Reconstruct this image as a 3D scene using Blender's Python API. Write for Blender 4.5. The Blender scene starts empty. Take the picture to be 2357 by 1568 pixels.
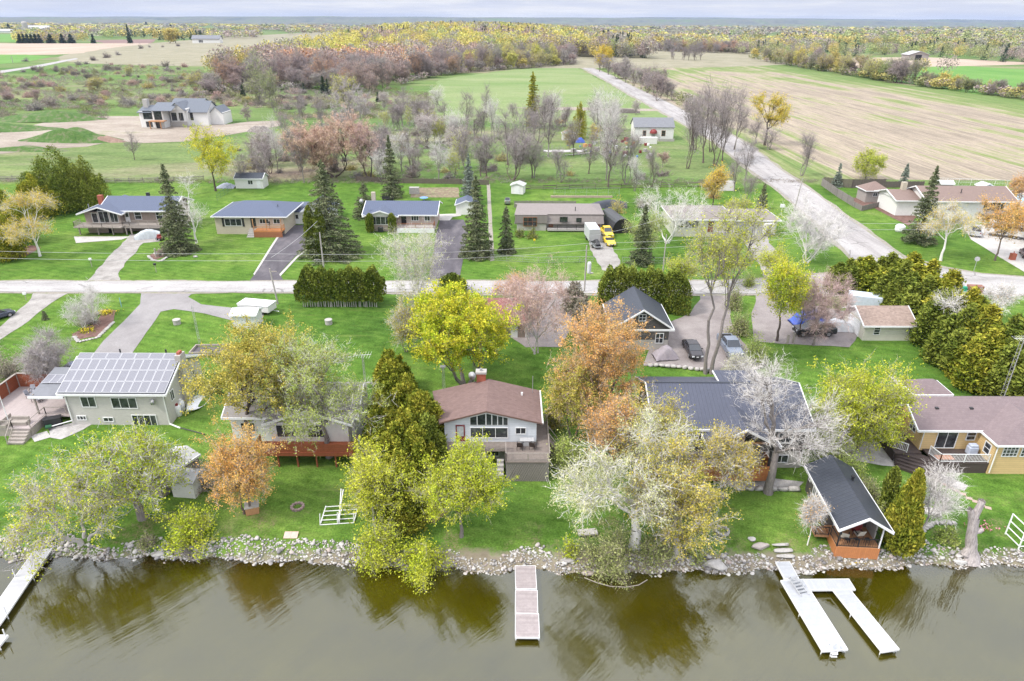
import bpy, bmesh, math, random
import numpy as np
from mathutils import Vector
C = bpy.context.scene.collection
R = math.radians
# ---------------------------------------------------------------- camera
H = 44.0; FPX = 1571.0; PD = R(25.1); RO = R(0.26)
cam = bpy.data.objects.new('camera', bpy.data.cameras.new('camera'))
C.objects.link(cam); bpy.context.scene.camera = cam
cam.data.sensor_width = 36.0; cam.data.lens = 36.0 * FPX / 2357.0
cam.data.clip_start = 0.5; cam.data.clip_end = 30000
cam.location = (0, 0, H)
from mathutils import Matrix
cam.rotation_euler = (Matrix.Rotation(math.pi/2 - PD, 3, 'X') @ Matrix.Rotation(RO, 3, 'Z')).to_euler()
# ---------------------------------------------------------------- sky and sun
SUN_EL, SUN_AZ = R(50), R(-112)       # azimuth measured from +Y towards +X
world = bpy.data.worlds.new('World'); bpy.context.scene.world = world; world.use_nodes = True
nt = world.node_tree; nt.nodes.clear()
def N(nt, t, **kw):
    n = nt.nodes.new(t)
    for k, v in kw.items(): setattr(n, k, v)
    return n
def ramp(nt, stops, interp='LINEAR'):
    n = nt.nodes.new('ShaderNodeValToRGB'); n.color_ramp.interpolation = interp
    e = n.color_ramp.elements
    while len(e) < len(stops): e.new(0.5)
    for i, (p, c) in enumerate(stops):
        e[i].position = p; e[i].color = (c[0], c[1], c[2], 1) if hasattr(c, '__len__') else (c, c, c, 1)
    return n
sky = N(nt, 'ShaderNodeTexSky', sky_type='NISHITA', sun_disc=False)
sky.sun_elevation = SUN_EL; sky.sun_rotation = SUN_AZ; sky.air_density = 1.2; sky.dust_density = 2.0
bg = N(nt, 'ShaderNodeBackground'); bg.inputs[1].default_value = 0.073
wo = N(nt, 'ShaderNodeOutputWorld'); tc = N(nt, 'ShaderNodeTexCoord')
sep = N(nt, 'ShaderNodeSeparateXYZ'); nt.links.new(tc.outputs['Generated'], sep.inputs[0])
elev = ramp(nt, [(0.0, (10.6, 10.7, 10.9)), (0.012, (10.0, 10.1, 10.7)), (0.03, (9.4, 9.6, 10.5)), (0.12, (9.6, 9.9, 11.0)), (0.6, (24, 24.6, 26)), (1.0, (26, 26.5, 28))])
nt.links.new(sep.outputs['Z'], elev.inputs[0])
mp = N(nt, 'ShaderNodeMapping'); mp.inputs['Scale'].default_value = (3.0, 3.0, 42)
nt.links.new(tc.outputs['Generated'], mp.inputs[0])
cn = N(nt, 'ShaderNodeTexNoise'); cn.inputs['Scale'].default_value = 1.6; cn.inputs['Detail'].default_value = 6; cn.inputs['Roughness'].default_value = .62
nt.links.new(mp.outputs[0], cn.inputs['Vector'])
cr = ramp(nt, [(0.3, (.83, .86, .95)), (0.46, (.93, .95, 1.0)), (0.6, (1.1, 1.09, 1.06)), (0.7, (1.22, 1.2, 1.15))])
nt.links.new(cn.outputs['Fac'], cr.inputs[0])
mul = N(nt, 'ShaderNodeMix', data_type='RGBA', blend_type='MULTIPLY'); mul.inputs[0].default_value = 1.0
nt.links.new(elev.outputs[0], mul.inputs[6]); nt.links.new(cr.outputs[0], mul.inputs[7])
mx = N(nt, 'ShaderNodeMix', data_type='RGBA'); mx.inputs[0].default_value = 0.97     # cloud cover over the clear sky
nt.links.new(sky.outputs[0], mx.inputs[6]); nt.links.new(mul.outputs[2], mx.inputs[7])
nt.links.new(mx.outputs[2], bg.inputs[0]); nt.links.new(bg.outputs[0], wo.inputs[0])
sun = bpy.data.objects.new('sun', bpy.data.lights.new('sun', 'SUN')); C.objects.link(sun)
sun.data.energy = 3.1; sun.data.angle = R(11); sun.data.color = (1.0, .95, .87)
sd = Vector((math.sin(SUN_AZ)*math.cos(SUN_EL), math.cos(SUN_AZ)*math.cos(SUN_EL), math.sin(SUN_EL)))
sun.rotation_euler = sd.to_track_quat('Z', 'Y').to_euler()
sc = bpy.context.scene
sc.view_settings.view_transform = 'Standard'; sc.view_settings.look = 'None'
sc.view_settings.exposure = 0.26; sc.view_settings.gamma = 1.0
sc.render.engine = 'CYCLES'; sc.cycles.max_bounces = 6; sc.cycles.diffuse_bounces = 2; sc.cycles.glossy_bounces = 2
sc.cycles.transparent_max_bounces = 6; sc.cycles.volume_bounces = 0; sc.cycles.use_denoising = True
# ---------------------------------------------------------------- where things stand
GY = [-4000, 40, 44, 46.6, 48.3, 50.5, 60, 70, 84, 95, 102, 125, 170, 400, 900, 2000, 14000]
GZ = [-2.5, -2.2, -1.2, -.35, .75, 1.1, 1.6, 2.2, 4.3, 4.6, 4.6, 5, 5.2, 6, 6, 5, 5]
def G(y): return float(np.interp(y, GY, GZ))
def ray(x, y):
    u = (x - 1178.5)/FPX; v = (y - 784)/FPX
    c, s = math.cos(RO), math.sin(RO); u, v = u*c + v*s, -u*s + v*c
    return u, math.cos(PD) - v*math.sin(PD), -math.sin(PD) - v*math.cos(PD)
def P(x, y, z=None):
    """where the line of sight of a point in the photograph meets height z, or the ground"""
    d = ray(x, y)
    if z is not None:
        t = (z - H)/d[2]; return d[0]*t, d[1]*t
    z = 4.0
    for i in range(25):
        t = (z - H)/d[2]; z = .5*z + .5*G(d[1]*t)
    return d[0]*t, d[1]*t
def proj_y(X, Y, Z):
    dz = Z - H; zc = Y*math.cos(PD) - dz*math.sin(PD)
    u = X/zc; v = (-Y*math.sin(PD) - dz*math.cos(PD))/zc
    return (u*math.sin(RO) + v*math.cos(RO))*FPX + 784
def height(X, Y, ty):
    lo, hi = 0, 45
    for i in range(30):
        m = (lo + hi)/2
        if proj_y(X, Y, m) > ty: lo = m
        else: hi = m
    return max(.5, m - G(Y))
def width(X, Y, w): return w/FPX*(Y*math.cos(PD) + (H - G(Y) - 4)*math.sin(PD))
# ---------------------------------------------------------------- materials
MATS = {}
def new_mat(name):
    m = bpy.data.materials.new(name); m.use_nodes = True; m.node_tree.nodes.clear()
    return m, m.node_tree
def finish(nt, sh, disp=None):
    o = N(nt, 'ShaderNodeOutputMaterial'); nt.links.new(sh, o.inputs[0])
def coords(nt, kind='Object', scale=(1, 1, 1), rot=0):
    t = N(nt, 'ShaderNodeTexCoord')
    if kind == 'World':
        g = N(nt, 'ShaderNodeNewGeometry'); out = g.outputs['Position']
    else: out = t.outputs[kind]
    m = N(nt, 'ShaderNodeMapping'); m.inputs['Scale'].default_value = scale; m.inputs['Rotation'].default_value = (0, 0, rot)
    nt.links.new(out, m.inputs[0]); return m.outputs[0]
def noise(nt, vec, scale, detail=4, rough=.55, dist=0):
    n = N(nt, 'ShaderNodeTexNoise'); n.inputs['Scale'].default_value = scale; n.inputs['Detail'].default_value = detail
    n.inputs['Roughness'].default_value = rough; n.inputs['Distortion'].default_value = dist
    nt.links.new(vec, n.inputs['Vector']); return n.outputs['Fac']
def mixc(nt, fac, a, b, mode='MIX'):
    n = N(nt, 'ShaderNodeMix', data_type='RGBA', blend_type=mode)
    if isinstance(fac, (int, float)): n.inputs[0].default_value = fac
    else: nt.links.new(fac, n.inputs[0])
    for i, v in ((6, a), (7, b)):
        if isinstance(v, tuple): n.inputs[i].default_value = (*v[:3], 1)
        else: nt.links.new(v, n.inputs[i])
    return n.outputs[2]
def bump(nt, h, strength, dist=.05):
    b = N(nt, 'ShaderNodeBump'); b.inputs['Strength'].default_value = strength; b.inputs['Distance'].default_value = dist
    nt.links.new(h, b.inputs['Height']); return b.outputs[0]
def princ(nt, col, rough=.7, metal=0, spec=.4, normal=None):
    p = N(nt, 'ShaderNodeBsdfPrincipled')
    if isinstance(col, tuple): p.inputs['Base Color'].default_value = (*col[:3], 1)
    else: nt.links.new(col, p.inputs['Base Color'])
    p.inputs['Roughness'].default_value = rough; p.inputs['Metallic'].default_value = metal
    p.inputs['Specular IOR Level'].default_value = spec
    if normal: nt.links.new(normal, p.inputs['Normal'])
    return p.outputs[0]
def math_(nt, op, a, b=None, clamp=False):
    n = N(nt, 'ShaderNodeMath', operation=op, use_clamp=clamp)
    for i, v in ((0, a), (1, b)):
        if v is None: continue
        if isinstance(v, (int, float)): n.inputs[i].default_value = v
        else: nt.links.new(v, n.inputs[i])
    return n.outputs[0]
def M(name, col=(.5, .5, .5), rough=.7, metal=0, var=.12, scale=3.0, spec=.4, kind='plain', col2=None, pitch=.3, axis=0, bs=.4):
    """weathered surface; kind adds boards / ribs / bricks / shingles"""
    key = name
    if key in MATS: return MATS[key]
    m, nt = new_mat(name); v = coords(nt)
    c1 = tuple(max(0, x*(1 - var)) for x in col); c2 = tuple(min(1, x*(1 + var)) for x in col)
    n1 = noise(nt, v, scale, 5, .65); r1 = ramp(nt, [(.3, c1), (.7, c2)]); nt.links.new(n1, r1.inputs[0])
    cc = r1.outputs[0]; nrm = None
    if kind in ('boards', 'ribs', 'vboards'):
        s = N(nt, 'ShaderNodeSeparateXYZ'); nt.links.new(v, s.inputs[0])
        a = s.outputs[axis]
        f = math_(nt, 'FRACT', math_(nt, 'DIVIDE', a, pitch))
        if kind == 'ribs':
            line = math_(nt, 'GREATER_THAN', f, .84); dark = tuple(x*1.35 + .01 for x in col)
            nrm = bump(nt, line, .9, .04)
            groove = math_(nt, 'GREATER_THAN', math_(nt, 'FRACT', math_(nt, 'ADD', math_(nt, 'DIVIDE', a, pitch), .12)), .88)
            cc = mixc(nt, math_(nt, 'MULTIPLY', line, .5), cc, dark)
            cc = mixc(nt, math_(nt, 'MULTIPLY', groove, .55), cc, tuple(x*.45 for x in col))
        else:
            line = math_(nt, 'LESS_THAN', f, .12)
            cc = mixc(nt, math_(nt, 'MULTIPLY', line, .45), cc, tuple(x*.45 for x in col))
            fl = math_(nt, 'FLOOR', math_(nt, 'DIVIDE', a, pitch))
            w = N(nt, 'ShaderNodeTexWhiteNoise', noise_dimensions='1D'); nt.links.new(fl, w.inputs['W'])
            cc = mixc(nt, math_(nt, 'MULTIPLY', w.outputs[0], var*2.2), cc, tuple(x*.6 for x in (col2 or col)))
            nrm = bump(nt, f, .5, .02)
    if kind in ('brick', 'shingle'):
        b = N(nt, 'ShaderNodeTexBrick')
        mp = N(nt, 'ShaderNodeCombineXYZ'); s = N(nt, 'ShaderNodeSeparateXYZ'); nt.links.new(v, s.inputs[0])
        if kind == 'brick':
            nt.links.new(math_(nt, 'ADD', s.outputs[0], s.outputs[1]), mp.inputs[0]); nt.links.new(s.outputs[2], mp.inputs[1])
            bw, bh = .28, .1
        else:
            nt.links.new(s.outputs[axis], mp.inputs[0]); nt.links.new(s.outputs[1 - axis], mp.inputs[1]); bw, bh = .34, .22
        b.inputs['Brick Width'].default_value = bw; b.inputs['Row Height'].default_value = bh
        b.inputs['Mortar Size'].default_value = .012 if kind == 'brick' else .008; b.inputs['Scale'].default_value = 1.0
        b.inputs['Color1'].default_value = (*c1, 1); b.inputs['Color2'].default_value = (*(col2 or c2), 1)
        b.inputs['Mortar'].default_value = (*[x*(.8 if kind == 'brick' else .5) for x in col], 1)
        nt.links.new(mp.outputs[0], b.inputs['Vector'])
        cc = mixc(nt, .55, cc, b.outputs[0])
        cc = mixc(nt, math_(nt, 'MULTIPLY', noise(nt, v, .5, 3), .35), cc, tuple(x*.72 for x in col))
    else:
        big = noise(nt, v, .35, 3, .6)
        cc = mixc(nt, math_(nt, 'MULTIPLY', big, var*1.6), cc, tuple(x*.7 for x in col))
    finish(nt, princ(nt, cc, rough, metal, spec, nrm)); MATS[key] = m; return m
# ---------------------------------------------------------------- objects
def tag(o, label=None, cat=None, group=None, kind=None):
    if label: o['label'] = label
    if cat: o['category'] = cat
    if group: o['group'] = group
    if kind: o['kind'] = kind
    return o
def empty(name, X, Y, Z=None, rz=0, label=None, cat=None, group=None):
    o = bpy.data.objects.new(name, None); o.empty_display_size = .3; C.objects.link(o)
    o.location = (X, Y, G(Y) if Z is None else Z); o.rotation_euler = (0, 0, rz)
    return tag(o, label, cat, group)
def link(name, me, parent=None):
    o = bpy.data.objects.new(name, me); C.objects.link(o)
    if parent: o.parent = parent
    return o
def mesh_np(name, V, F, mats, mi=None, smooth=False):
    """F: (n,3) or (n,4) index array, or list of such arrays"""
    me = bpy.data.meshes.new(name)
    Fs = F if isinstance(F, list) and isinstance(F[0], np.ndarray) else [F]
    Fs = [np.asarray(f, dtype=np.int32) for f in Fs if len(f)]
    V = np.asarray(V, dtype=np.float32)
    loops = np.concatenate([f.ravel() for f in Fs]); tot = np.concatenate([np.full(len(f), f.shape[1], dtype=np.int32) for f in Fs])
    st = np.concatenate([[0], np.cumsum(tot)[:-1]]).astype(np.int32)
    me.vertices.add(len(V)); me.vertices.foreach_set('co', V.ravel())
    me.loops.add(len(loops)); me.loops.foreach_set('vertex_index', loops)
    me.polygons.add(len(tot)); me.polygons.foreach_set('loop_start', st); me.polygons.foreach_set('loop_total', tot)
    if mi is not None: me.polygons.foreach_set('material_index', np.concatenate(mi) if isinstance(mi, list) else mi)
    if smooth: me.polygons.foreach_set('use_smooth', np.ones(len(tot), dtype=bool))
    for m in (mats if isinstance(mats, (list, tuple)) else [mats]): me.materials.append(m)
    me.update(calc_edges=True); return me
class MB:
    """collects shapes for ONE mesh"""
    def __init__(s): s.v = []; s.f = []
    def add(s, vs, fs):
        n = len(s.v); s.v += [tuple(p) for p in vs]; s.f += [tuple(i + n for i in f) for f in fs]; return s
    def box(s, x0, x1, y0, y1, z0, z1):
        if x0 > x1: x0, x1 = x1, x0
        if y0 > y1: y0, y1 = y1, y0
        if z0 > z1: z0, z1 = z1, z0
        return s.add([(x0,y0,z0),(x1,y0,z0),(x1,y1,z0),(x0,y1,z0),(x0,y0,z1),(x1,y0,z1),(x1,y1,z1),(x0,y1,z1)],
              [(0,3,2,1),(4,5,6,7),(0,1,5,4),(1,2,6,5),(2,3,7,6),(3,0,4,7)])
    def fb(s, face, plane, u0, u1, z0, z1, d0, d1):
        """box on a wall: u along it, d outwards"""
        if face == 'f': return s.box(u0, u1, plane - d1, plane - d0, z0, z1)
        if face == 'b': return s.box(u0, u1, plane + d0, plane + d1, z0, z1)
        if face == 'r': return s.box(plane + d0, plane + d1, u0, u1, z0, z1)
        return s.box(plane - d1, plane - d0, u0, u1, z0, z1)
    def prism(s, poly, t):
        """polygon thickened straight down by t"""
        n = len(poly); lo = [(x, y, z - t) for x, y, z in poly]
        a = sum(poly[i][0]*poly[(i+1) % n][1] - poly[(i+1) % n][0]*poly[i][1] for i in range(n))
        if a < 0: poly = poly[::-1]; lo = lo[::-1]
        return s.add(list(poly) + lo, [tuple(range(n)), tuple(range(2*n - 1, n - 1, -1))] + [(i, i + n, (i+1) % n + n, (i+1) % n) for i in range(n)])
    def bar(s, a, b, r=.03, r2=None, n=6):
        a = Vector(a); b = Vector(b); d = (b - a); 
        if d.length < 1e-6: return s
        d.normalize(); u = d.orthogonal().normalized(); w = d.cross(u); r2 = r if r2 is None else r2
        vs = [a + (u*math.cos(t) + w*math.sin(t))*r for t in [2*math.pi*i/n for i in range(n)]] + \
             [b + (u*math.cos(t) + w*math.sin(t))*r2 for t in [2*math.pi*i/n for i in range(n)]]
        return s.add(vs, [(i, (i+1) % n, (i+1) % n + n, i + n) for i in range(n)] + [tuple(range(n - 1, -1, -1)), tuple(range(n, 2*n))])
    def lathe(s, x, y, prof, n=16):
        vs = []; fs = []
        for r, z in prof: vs += [(x + r*math.cos(2*math.pi*i/n), y + r*math.sin(2*math.pi*i/n), z) for i in range(n)]
        for k in range(len(prof) - 1): fs += [(k*n + i, k*n + (i+1) % n, (k+1)*n + (i+1) % n, (k+1)*n + i) for i in range(n)]
        fs += [tuple(range(n - 1, -1, -1)), tuple(range((len(prof)-1)*n, len(prof)*n))]
        return s.add(vs, fs)
    def sheet(s, poly):
        n = len(poly); return s.add(poly, [tuple(range(n))])
    def build(s, name, mat, parent=None, bevel=0, smooth=False):
        me = bpy.data.meshes.new(name); me.from_pydata(s.v, [], s.f)
        for m in (mat if isinstance(mat, (list, tuple)) else [mat]): me.materials.append(m)
        if smooth: me.polygons.foreach_set('use_smooth', np.ones(len(me.polygons), dtype=bool))
        o = link(name, me, parent)
        if bevel:
            b = o.modifiers.new('bevel', 'BEVEL'); b.width = bevel; b.segments = 2
        return o
def one(name, mb, mat, X, Y, Z, rz, label, cat, group=None, bevel=0, smooth=False):
    o = mb.build(name, mat, None, bevel, smooth); o.location = (X, Y, G(Y) if Z is None else Z); o.rotation_euler = (0, 0, rz)
    return tag(o, label, cat, group)
def copy_tree(o, parent=None):
    c = o.copy(); C.objects.link(c); c.parent = parent
    for ch in o.children: copy_tree(ch, c)
    return c
# ================================================================ ground, water, roads
rng = np.random.default_rng(7)
SX = [-400, -60, -46, -38, -30, -22, -15, -8, -3, 2, 12, 20, 28, 38, 46, 60, 400]
SO = [0, .1, 0, .2, .3, -.1, -.3, -.9, -1.3, -1.2, -1.2, -1.1, -.9, -.2, -.3, 0, 0]
def shore(x): return float(np.interp(x, SX, SO)) + .25*math.sin(x*.9) + .15*math.sin(x*2.3 + 1)
def ground_at(x, y):
    """height of the bank, whose edge wanders with x"""
    if 41 < y < 50.4: return G(max(41, y - shore(x)*min(1, (50.4 - y)/2)))
    return G(y)
def lawn_colour(nt, v):
    n1 = noise(nt, v, .05, 5, .6); n2 = noise(nt, v, .5, 6, .7); n3 = noise(nt, v, 6, 3, .7)
    r1 = ramp(nt, [(.32, (.056, .120, .018)), (.47, (.086, .172, .025)), (.6, (.118, .200, .034)), (.75, (.165, .20, .075))]); nt.links.new(n1, r1.inputs[0])
    r2 = ramp(nt, [(.3, (.48, .53, .45)), (.45, (.85, .87, .85)), (.55, (1.02, 1.0, 1.02)), (.72, (1.5, 1.28, 1.5))]); nt.links.new(n2, r2.inputs[0])
    r3 = ramp(nt, [(.35, .68), (.65, 1.28)]); nt.links.new(n3, r3.inputs[0])
    c = mixc(nt, 1, r1.outputs[0], r2.outputs[0], 'MULTIPLY'); c = mixc(nt, 1, c, r3.outputs[0], 'MULTIPLY')
    st = noise(nt, coords(nt, 'World', (.15, 1.6, 1), .1), 1.0, 3, .5)          # mown swathes and dry streaks
    rs = ramp(nt, [(.56, 0), (.74, .5)]); nt.links.new(st, rs.inputs[0])
    c = mixc(nt, rs.outputs[0], c, (.15, .20, .05))
    sv = N(nt, 'ShaderNodeSeparateXYZ'); nt.links.new(coords(nt, 'World', (1, 1, 1), .35), sv.inputs[0])      # mower passes
    mw = math_(nt, 'SINE', math_(nt, 'MULTIPLY', math_(nt, 'ADD', sv.outputs[1], math_(nt, 'MULTIPLY', n1, 3)), 5.2)); rm_ = ramp(nt, [(.0, .93), (1, 1.08)]); nt.links.new(math_(nt, 'MULTIPLY', math_(nt, 'ADD', mw, 1), .5), rm_.inputs[0])
    c = mixc(nt, 1, c, rm_.outputs[0], 'MULTIPLY')
    bare = noise(nt, v, .22, 6, .7); rb = ramp(nt, [(.66, 0), (.76, .55)]); nt.links.new(bare, rb.inputs[0])
    return mixc(nt, rb.outputs[0], c, (.19, .17, .09))
def wild_colour(nt, v):
    vs = coords(nt, 'World', (.35, 1, 1), .12)
    n1 = noise(nt, vs, .016, 8, .62, .6); n2 = noise(nt, vs, .09, 6, .7); n3 = noise(nt, v, .9, 4, .75)
    r1 = ramp(nt, [(.30, (.075, .15, .035)), (.42, (.115, .19, .055)), (.54, (.16, .21, .08)), (.62, (.24, .225, .14)), (.69, (.24, .185, .15)), (.77, (.34, .30, .22))])
    nt.links.new(n1, r1.inputs[0])
    r2 = ramp(nt, [(.3, (.62, .66, .60)), (.5, (.95, .95, .95)), (.72, (1.35, 1.22, 1.25))]); nt.links.new(n2, r2.inputs[0])
    r3 = ramp(nt, [(.3, .7), (.7, 1.22)]); nt.links.new(n3, r3.inputs[0])
    c = mixc(nt, 1, r1.outputs[0], r2.outputs[0], 'MULTIPLY'); return mixc(nt, 1, c, r3.outputs[0], 'MULTIPLY')
def ground_mat():
    m, nt = new_mat('ground'); v = coords(nt, 'World')
    s = N(nt, 'ShaderNodeSeparateXYZ'); nt.links.new(v, s.inputs[0])
    w = noise(nt, v, .06, 5, .7)
    y = math_(nt, 'ADD', s.outputs[1], math_(nt, 'MULTIPLY', math_(nt, 'SUBTRACT', w, .5), 26))
    f = ramp(nt, [(.0, 0), (1, 1)]); nt.links.new(math_(nt, 'DIVIDE', math_(nt, 'SUBTRACT', y, 178), 8), f.inputs[0])
    c = mixc(nt, f.outputs[0], lawn_colour(nt, v), wild_colour(nt, v))
    # soil and dead leaves along the bank
    lt = noise(nt, v, .28, 6, .75); fine_ = noise(nt, v, 5, 3, .8)
    yl = ramp(nt, [(0, 1), (1, 0)]); nt.links.new(math_(nt, 'DIVIDE', math_(nt, 'SUBTRACT', s.outputs[1], 49.5), 9), yl.inputs[0])
    rl_ = ramp(nt, [(.52, 0), (.66, .8)]); nt.links.new(lt, rl_.inputs[0]); rf_ = ramp(nt, [(.42, 0), (.6, 1)]); nt.links.new(fine_, rf_.inputs[0])
    c = mixc(nt, math_(nt, 'MULTIPLY', math_(nt, 'MULTIPLY', rl_.outputs[0], yl.outputs[0]), rf_.outputs[0]), c, (.27, .19, .13))
    bw = noise(nt, v, .8, 5, .7)
    yb = math_(nt, 'ADD', s.outputs[1], math_(nt, 'MULTIPLY', math_(nt, 'SUBTRACT', bw, .5), 4))
    fb = ramp(nt, [(0, 1), (1, 0)]); nt.links.new(math_(nt, 'DIVIDE', math_(nt, 'SUBTRACT', yb, 47.1), 1.0), fb.inputs[0])
    c = mixc(nt, fb.outputs[0], c, mixc(nt, bw, (.10, .08, .05), (.34, .30, .23)))
    finish(nt, princ(nt, c, .95, spec=.1, normal=bump(nt, noise(nt, v, 9, 4, .8), .5, .08))); return m
xs = [-14000, -4000, -1200, -400, -120] + list(np.arange(-80, 81, 1.0)) + [120, 400, 1200, 4000, 14000]
ys = [y for y in GY if y < 46] + [46, 46.6, 47.2, 47.8, 48.3, 49, 49.7] + [y for y in GY if y > 50]
V = []
for y in ys:
    for x in xs:
        yy = y + (shore(x) if 44 <= y < 50 else 0)*(1 if y < 49 else .5)
        V.append((x, yy, G(y)))
nx = len(xs); F = [(j*nx + i, j*nx + i + 1, (j+1)*nx + i + 1, (j+1)*nx + i) for j in range(len(ys) - 1) for i in range(nx - 1)]
tag(link('ground', mesh_np('ground', V, F, ground_mat())), kind='structure')

def world_poly(pts, px=True):
    return [P(*p) for p in pts] if px else [tuple(p) for p in pts]
def sheet(name, pts, mat, dz, px=True, step=3.0, jit=.25, label=None, cat=None, kind='structure', seed=1):
    W = world_poly(pts, px); rr = random.Random(seed); out = []
    for i in range(len(W)):
        a = Vector(W[i]); b = Vector(W[(i+1) % len(W)]); L = (b - a).length; n = max(1, min(40, int(L/step)))
        nrm = Vector((-(b - a).y, (b - a).x)).normalized() if L > 0 else Vector((0, 0))
        for k in range(n):
            p = a.lerp(b, k/n)
            if 0 < k: p = p + nrm*rr.uniform(-jit, jit)
            out.append((p.x, p.y, 0))
    from mathutils.geometry import tessellate_polygon
    bm = bmesh.new(); vs = [bm.verts.new(p) for p in out]
    for t in tessellate_polygon([[Vector(p) for p in out]]):
        if len(set(t)) == 3: bm.faces.new([vs[k] for k in t])
    lo = min(p[1] for p in out); hi = max(p[1] for p in out)
    for y in GY:
        if lo < y < hi: bmesh.ops.bisect_plane(bm, geom=bm.verts[:] + bm.edges[:] + bm.faces[:], plane_co=(0, y, 0), plane_no=(0, 1, 0))
    for v in bm.verts: v.co.z = G(v.co.y) + dz
    bm.normal_update()
    for f in bm.faces:
        if f.normal.z < 0: f.normal_flip()
    me = bpy.data.meshes.new(name); bm.to_mesh(me); bm.free(); me.materials.append(mat)
    o = link(name, me); return tag(o, label, cat, None, kind)
def surf(name, stops, s1=.5, s2=8, stretch=(1, 1, 1), rot=0, rough=.9, b=.3, extra=None):
    if name in MATS: return MATS[name]
    m, nt = new_mat(name); v = coords(nt, 'World'); vs = coords(nt, 'World', stretch, rot)
    n1 = noise(nt, vs, s1, 7, .68, .3); r1 = ramp(nt, stops); nt.links.new(n1, r1.inputs[0])
    n2 = noise(nt, v, s2, 3, .8); r2 = ramp(nt, [(.3, .78), (.7, 1.18)]); nt.links.new(n2, r2.inputs[0])
    c = mixc(nt, 1, r1.outputs[0], r2.outputs[0], 'MULTIPLY')
    if extra: c = extra(nt, v, c)
    finish(nt, princ(nt, c, rough, spec=.2, normal=bump(nt, n2, b, .03))); MATS[name] = m; return m
def cracks(nt, v, c):
    vo = N(nt, 'ShaderNodeTexVoronoi', feature='DISTANCE_TO_EDGE'); vo.inputs['Scale'].default_value = .35
    d = N(nt, 'ShaderNodeMix', data_type='VECTOR'); d.inputs[0].default_value = .2
    w = N(nt, 'ShaderNodeTexNoise'); w.inputs['Scale'].default_value = .8; nt.links.new(v, w.inputs['Vector'])
    nt.links.new(v, d.inputs[4]); nt.links.new(w.outputs['Color'], d.inputs[5]); nt.links.new(d.outputs[1], vo.inputs['Vector'])
    f = math_(nt, 'MULTIPLY', math_(nt, 'LESS_THAN', vo.outputs['Distance'], .03), math_(nt, 'GREATER_THAN', noise(nt, v, .15, 3), .52))
    return mixc(nt, math_(nt, 'MULTIPLY', f, .5), c, (.1, .09, .09))
m_road = surf('road_surface', [(.3, (.24, .225, .22)), (.45, (.33, .315, .31)), (.6, (.40, .385, .38)), (.75, (.28, .26, .25))], .3, 5, (.25, 1, 1), 0, extra=cracks)
m_road2 = surf('side_road_surface', [(.3, (.23, .215, .21)), (.5, (.34, .32, .315)), (.7, (.40, .385, .38))], .3, 5, (1, .12, 1), 0, extra=cracks)
m_shoulder = surf('shoulder_gravel', [(.3, (.20, .18, .15)), (.5, (.30, .27, .24)), (.7, (.16, .19, .08))], .9, 6)
m_gravel = surf('drive_gravel', [(.3, (.20, .185, .17)), (.5, (.30, .28, .265)), (.68, (.36, .34, .32)), (.8, (.22, .2, .17))], .5, 7)
m_pinkgravel = surf('yard_gravel', [(.3, (.19, .165, .16)), (.5, (.25, .22, .215)), (.7, (.30, .27, .26))], .35, 9)
m_asphalt = surf('dark_asphalt', [(.3, (.075, .068, .078)), (.5, (.105, .096, .108)), (.7, (.165, .15, .16))], .4, 9, (1, .4, 1))
m_greydrive = surf('grey_drive', [(.3, (.215, .2, .2)), (.5, (.26, .245, .245)), (.7, (.30, .285, .285))], .25, 9)
m_concrete = surf('concrete', [(.3, (.38, .36, .34)), (.6, (.48, .46, .44))], .6, 9)
m_sand = surf('bare_soil', [(.3, (.22, .18, .15)), (.45, (.28, .235, .195)), (.56, (.34, .295, .25)), (.64, (.26, .24, .16)), (.74, (.15, .19, .08))], .06, 1.2, (.5, 1, 1))
m_stone = surf('flagstone', [(.3, (.30, .28, .27)), (.6, (.44, .42, .41))], 1.2, 8)
m_mulch = surf('mulch', [(.3, (.10, .055, .045)), (.6, (.2, .12, .10))], 1.5, 9)
def stripe_mat():
    m, nt = new_mat('stubble_field'); v = coords(nt, 'World')
    vs = coords(nt, 'World', (1.6, .03, 1), R(-3.5)); vd = coords(nt, 'World', (1.5, .06, 1), R(-3.5))
    n1 = noise(nt, vs, .11, 6, .72); n2 = noise(nt, v, .02, 5, .6); n3 = noise(nt, vd, .9, 4, .8); n4 = noise(nt, v, 1.2, 4, .8)
    s = N(nt, 'ShaderNodeSeparateXYZ'); nt.links.new(v, s.inputs[0])
    edge = ramp(nt, [(0, .20), (.14, 0), (.70, 0), (.80, .1), (1, .34)]); nt.links.new(math_(nt, 'DIVIDE', math_(nt, 'SUBTRACT', s.outputs[0], 75), 195), edge.inputs[0])
    far = ramp(nt, [(.55, 0), (1, .16)]); nt.links.new(math_(nt, 'DIVIDE', s.outputs[1], 760), far.inputs[0])
    g = math_(nt, 'ADD', math_(nt, 'ADD', math_(nt, 'ADD', n1, math_(nt, 'MULTIPLY', math_(nt, 'SUBTRACT', n2, .5), .55)), edge.outputs[0]), far.outputs[0])
    r = ramp(nt, [(.42, (.25, .21, .165)), (.53, (.33, .275, .215)), (.575, (.27, .255, .155)), (.635, (.19, .225, .09)), (.78, (.13, .19, .06))]); nt.links.new(g, r.inputs[0])
    r3 = ramp(nt, [(.3, .68), (.5, 1.0), (.7, 1.28)]); nt.links.new(n3, r3.inputs[0])
    c = mixc(nt, 1, r.outputs[0], r3.outputs[0], 'MULTIPLY')
    r4 = ramp(nt, [(.3, .8), (.7, 1.15)]); nt.links.new(n4, r4.inputs[0]); c = mixc(nt, 1, c, r4.outputs[0], 'MULTIPLY')
    finish(nt, princ(nt, c, .95, spec=.1)); return m
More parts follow.
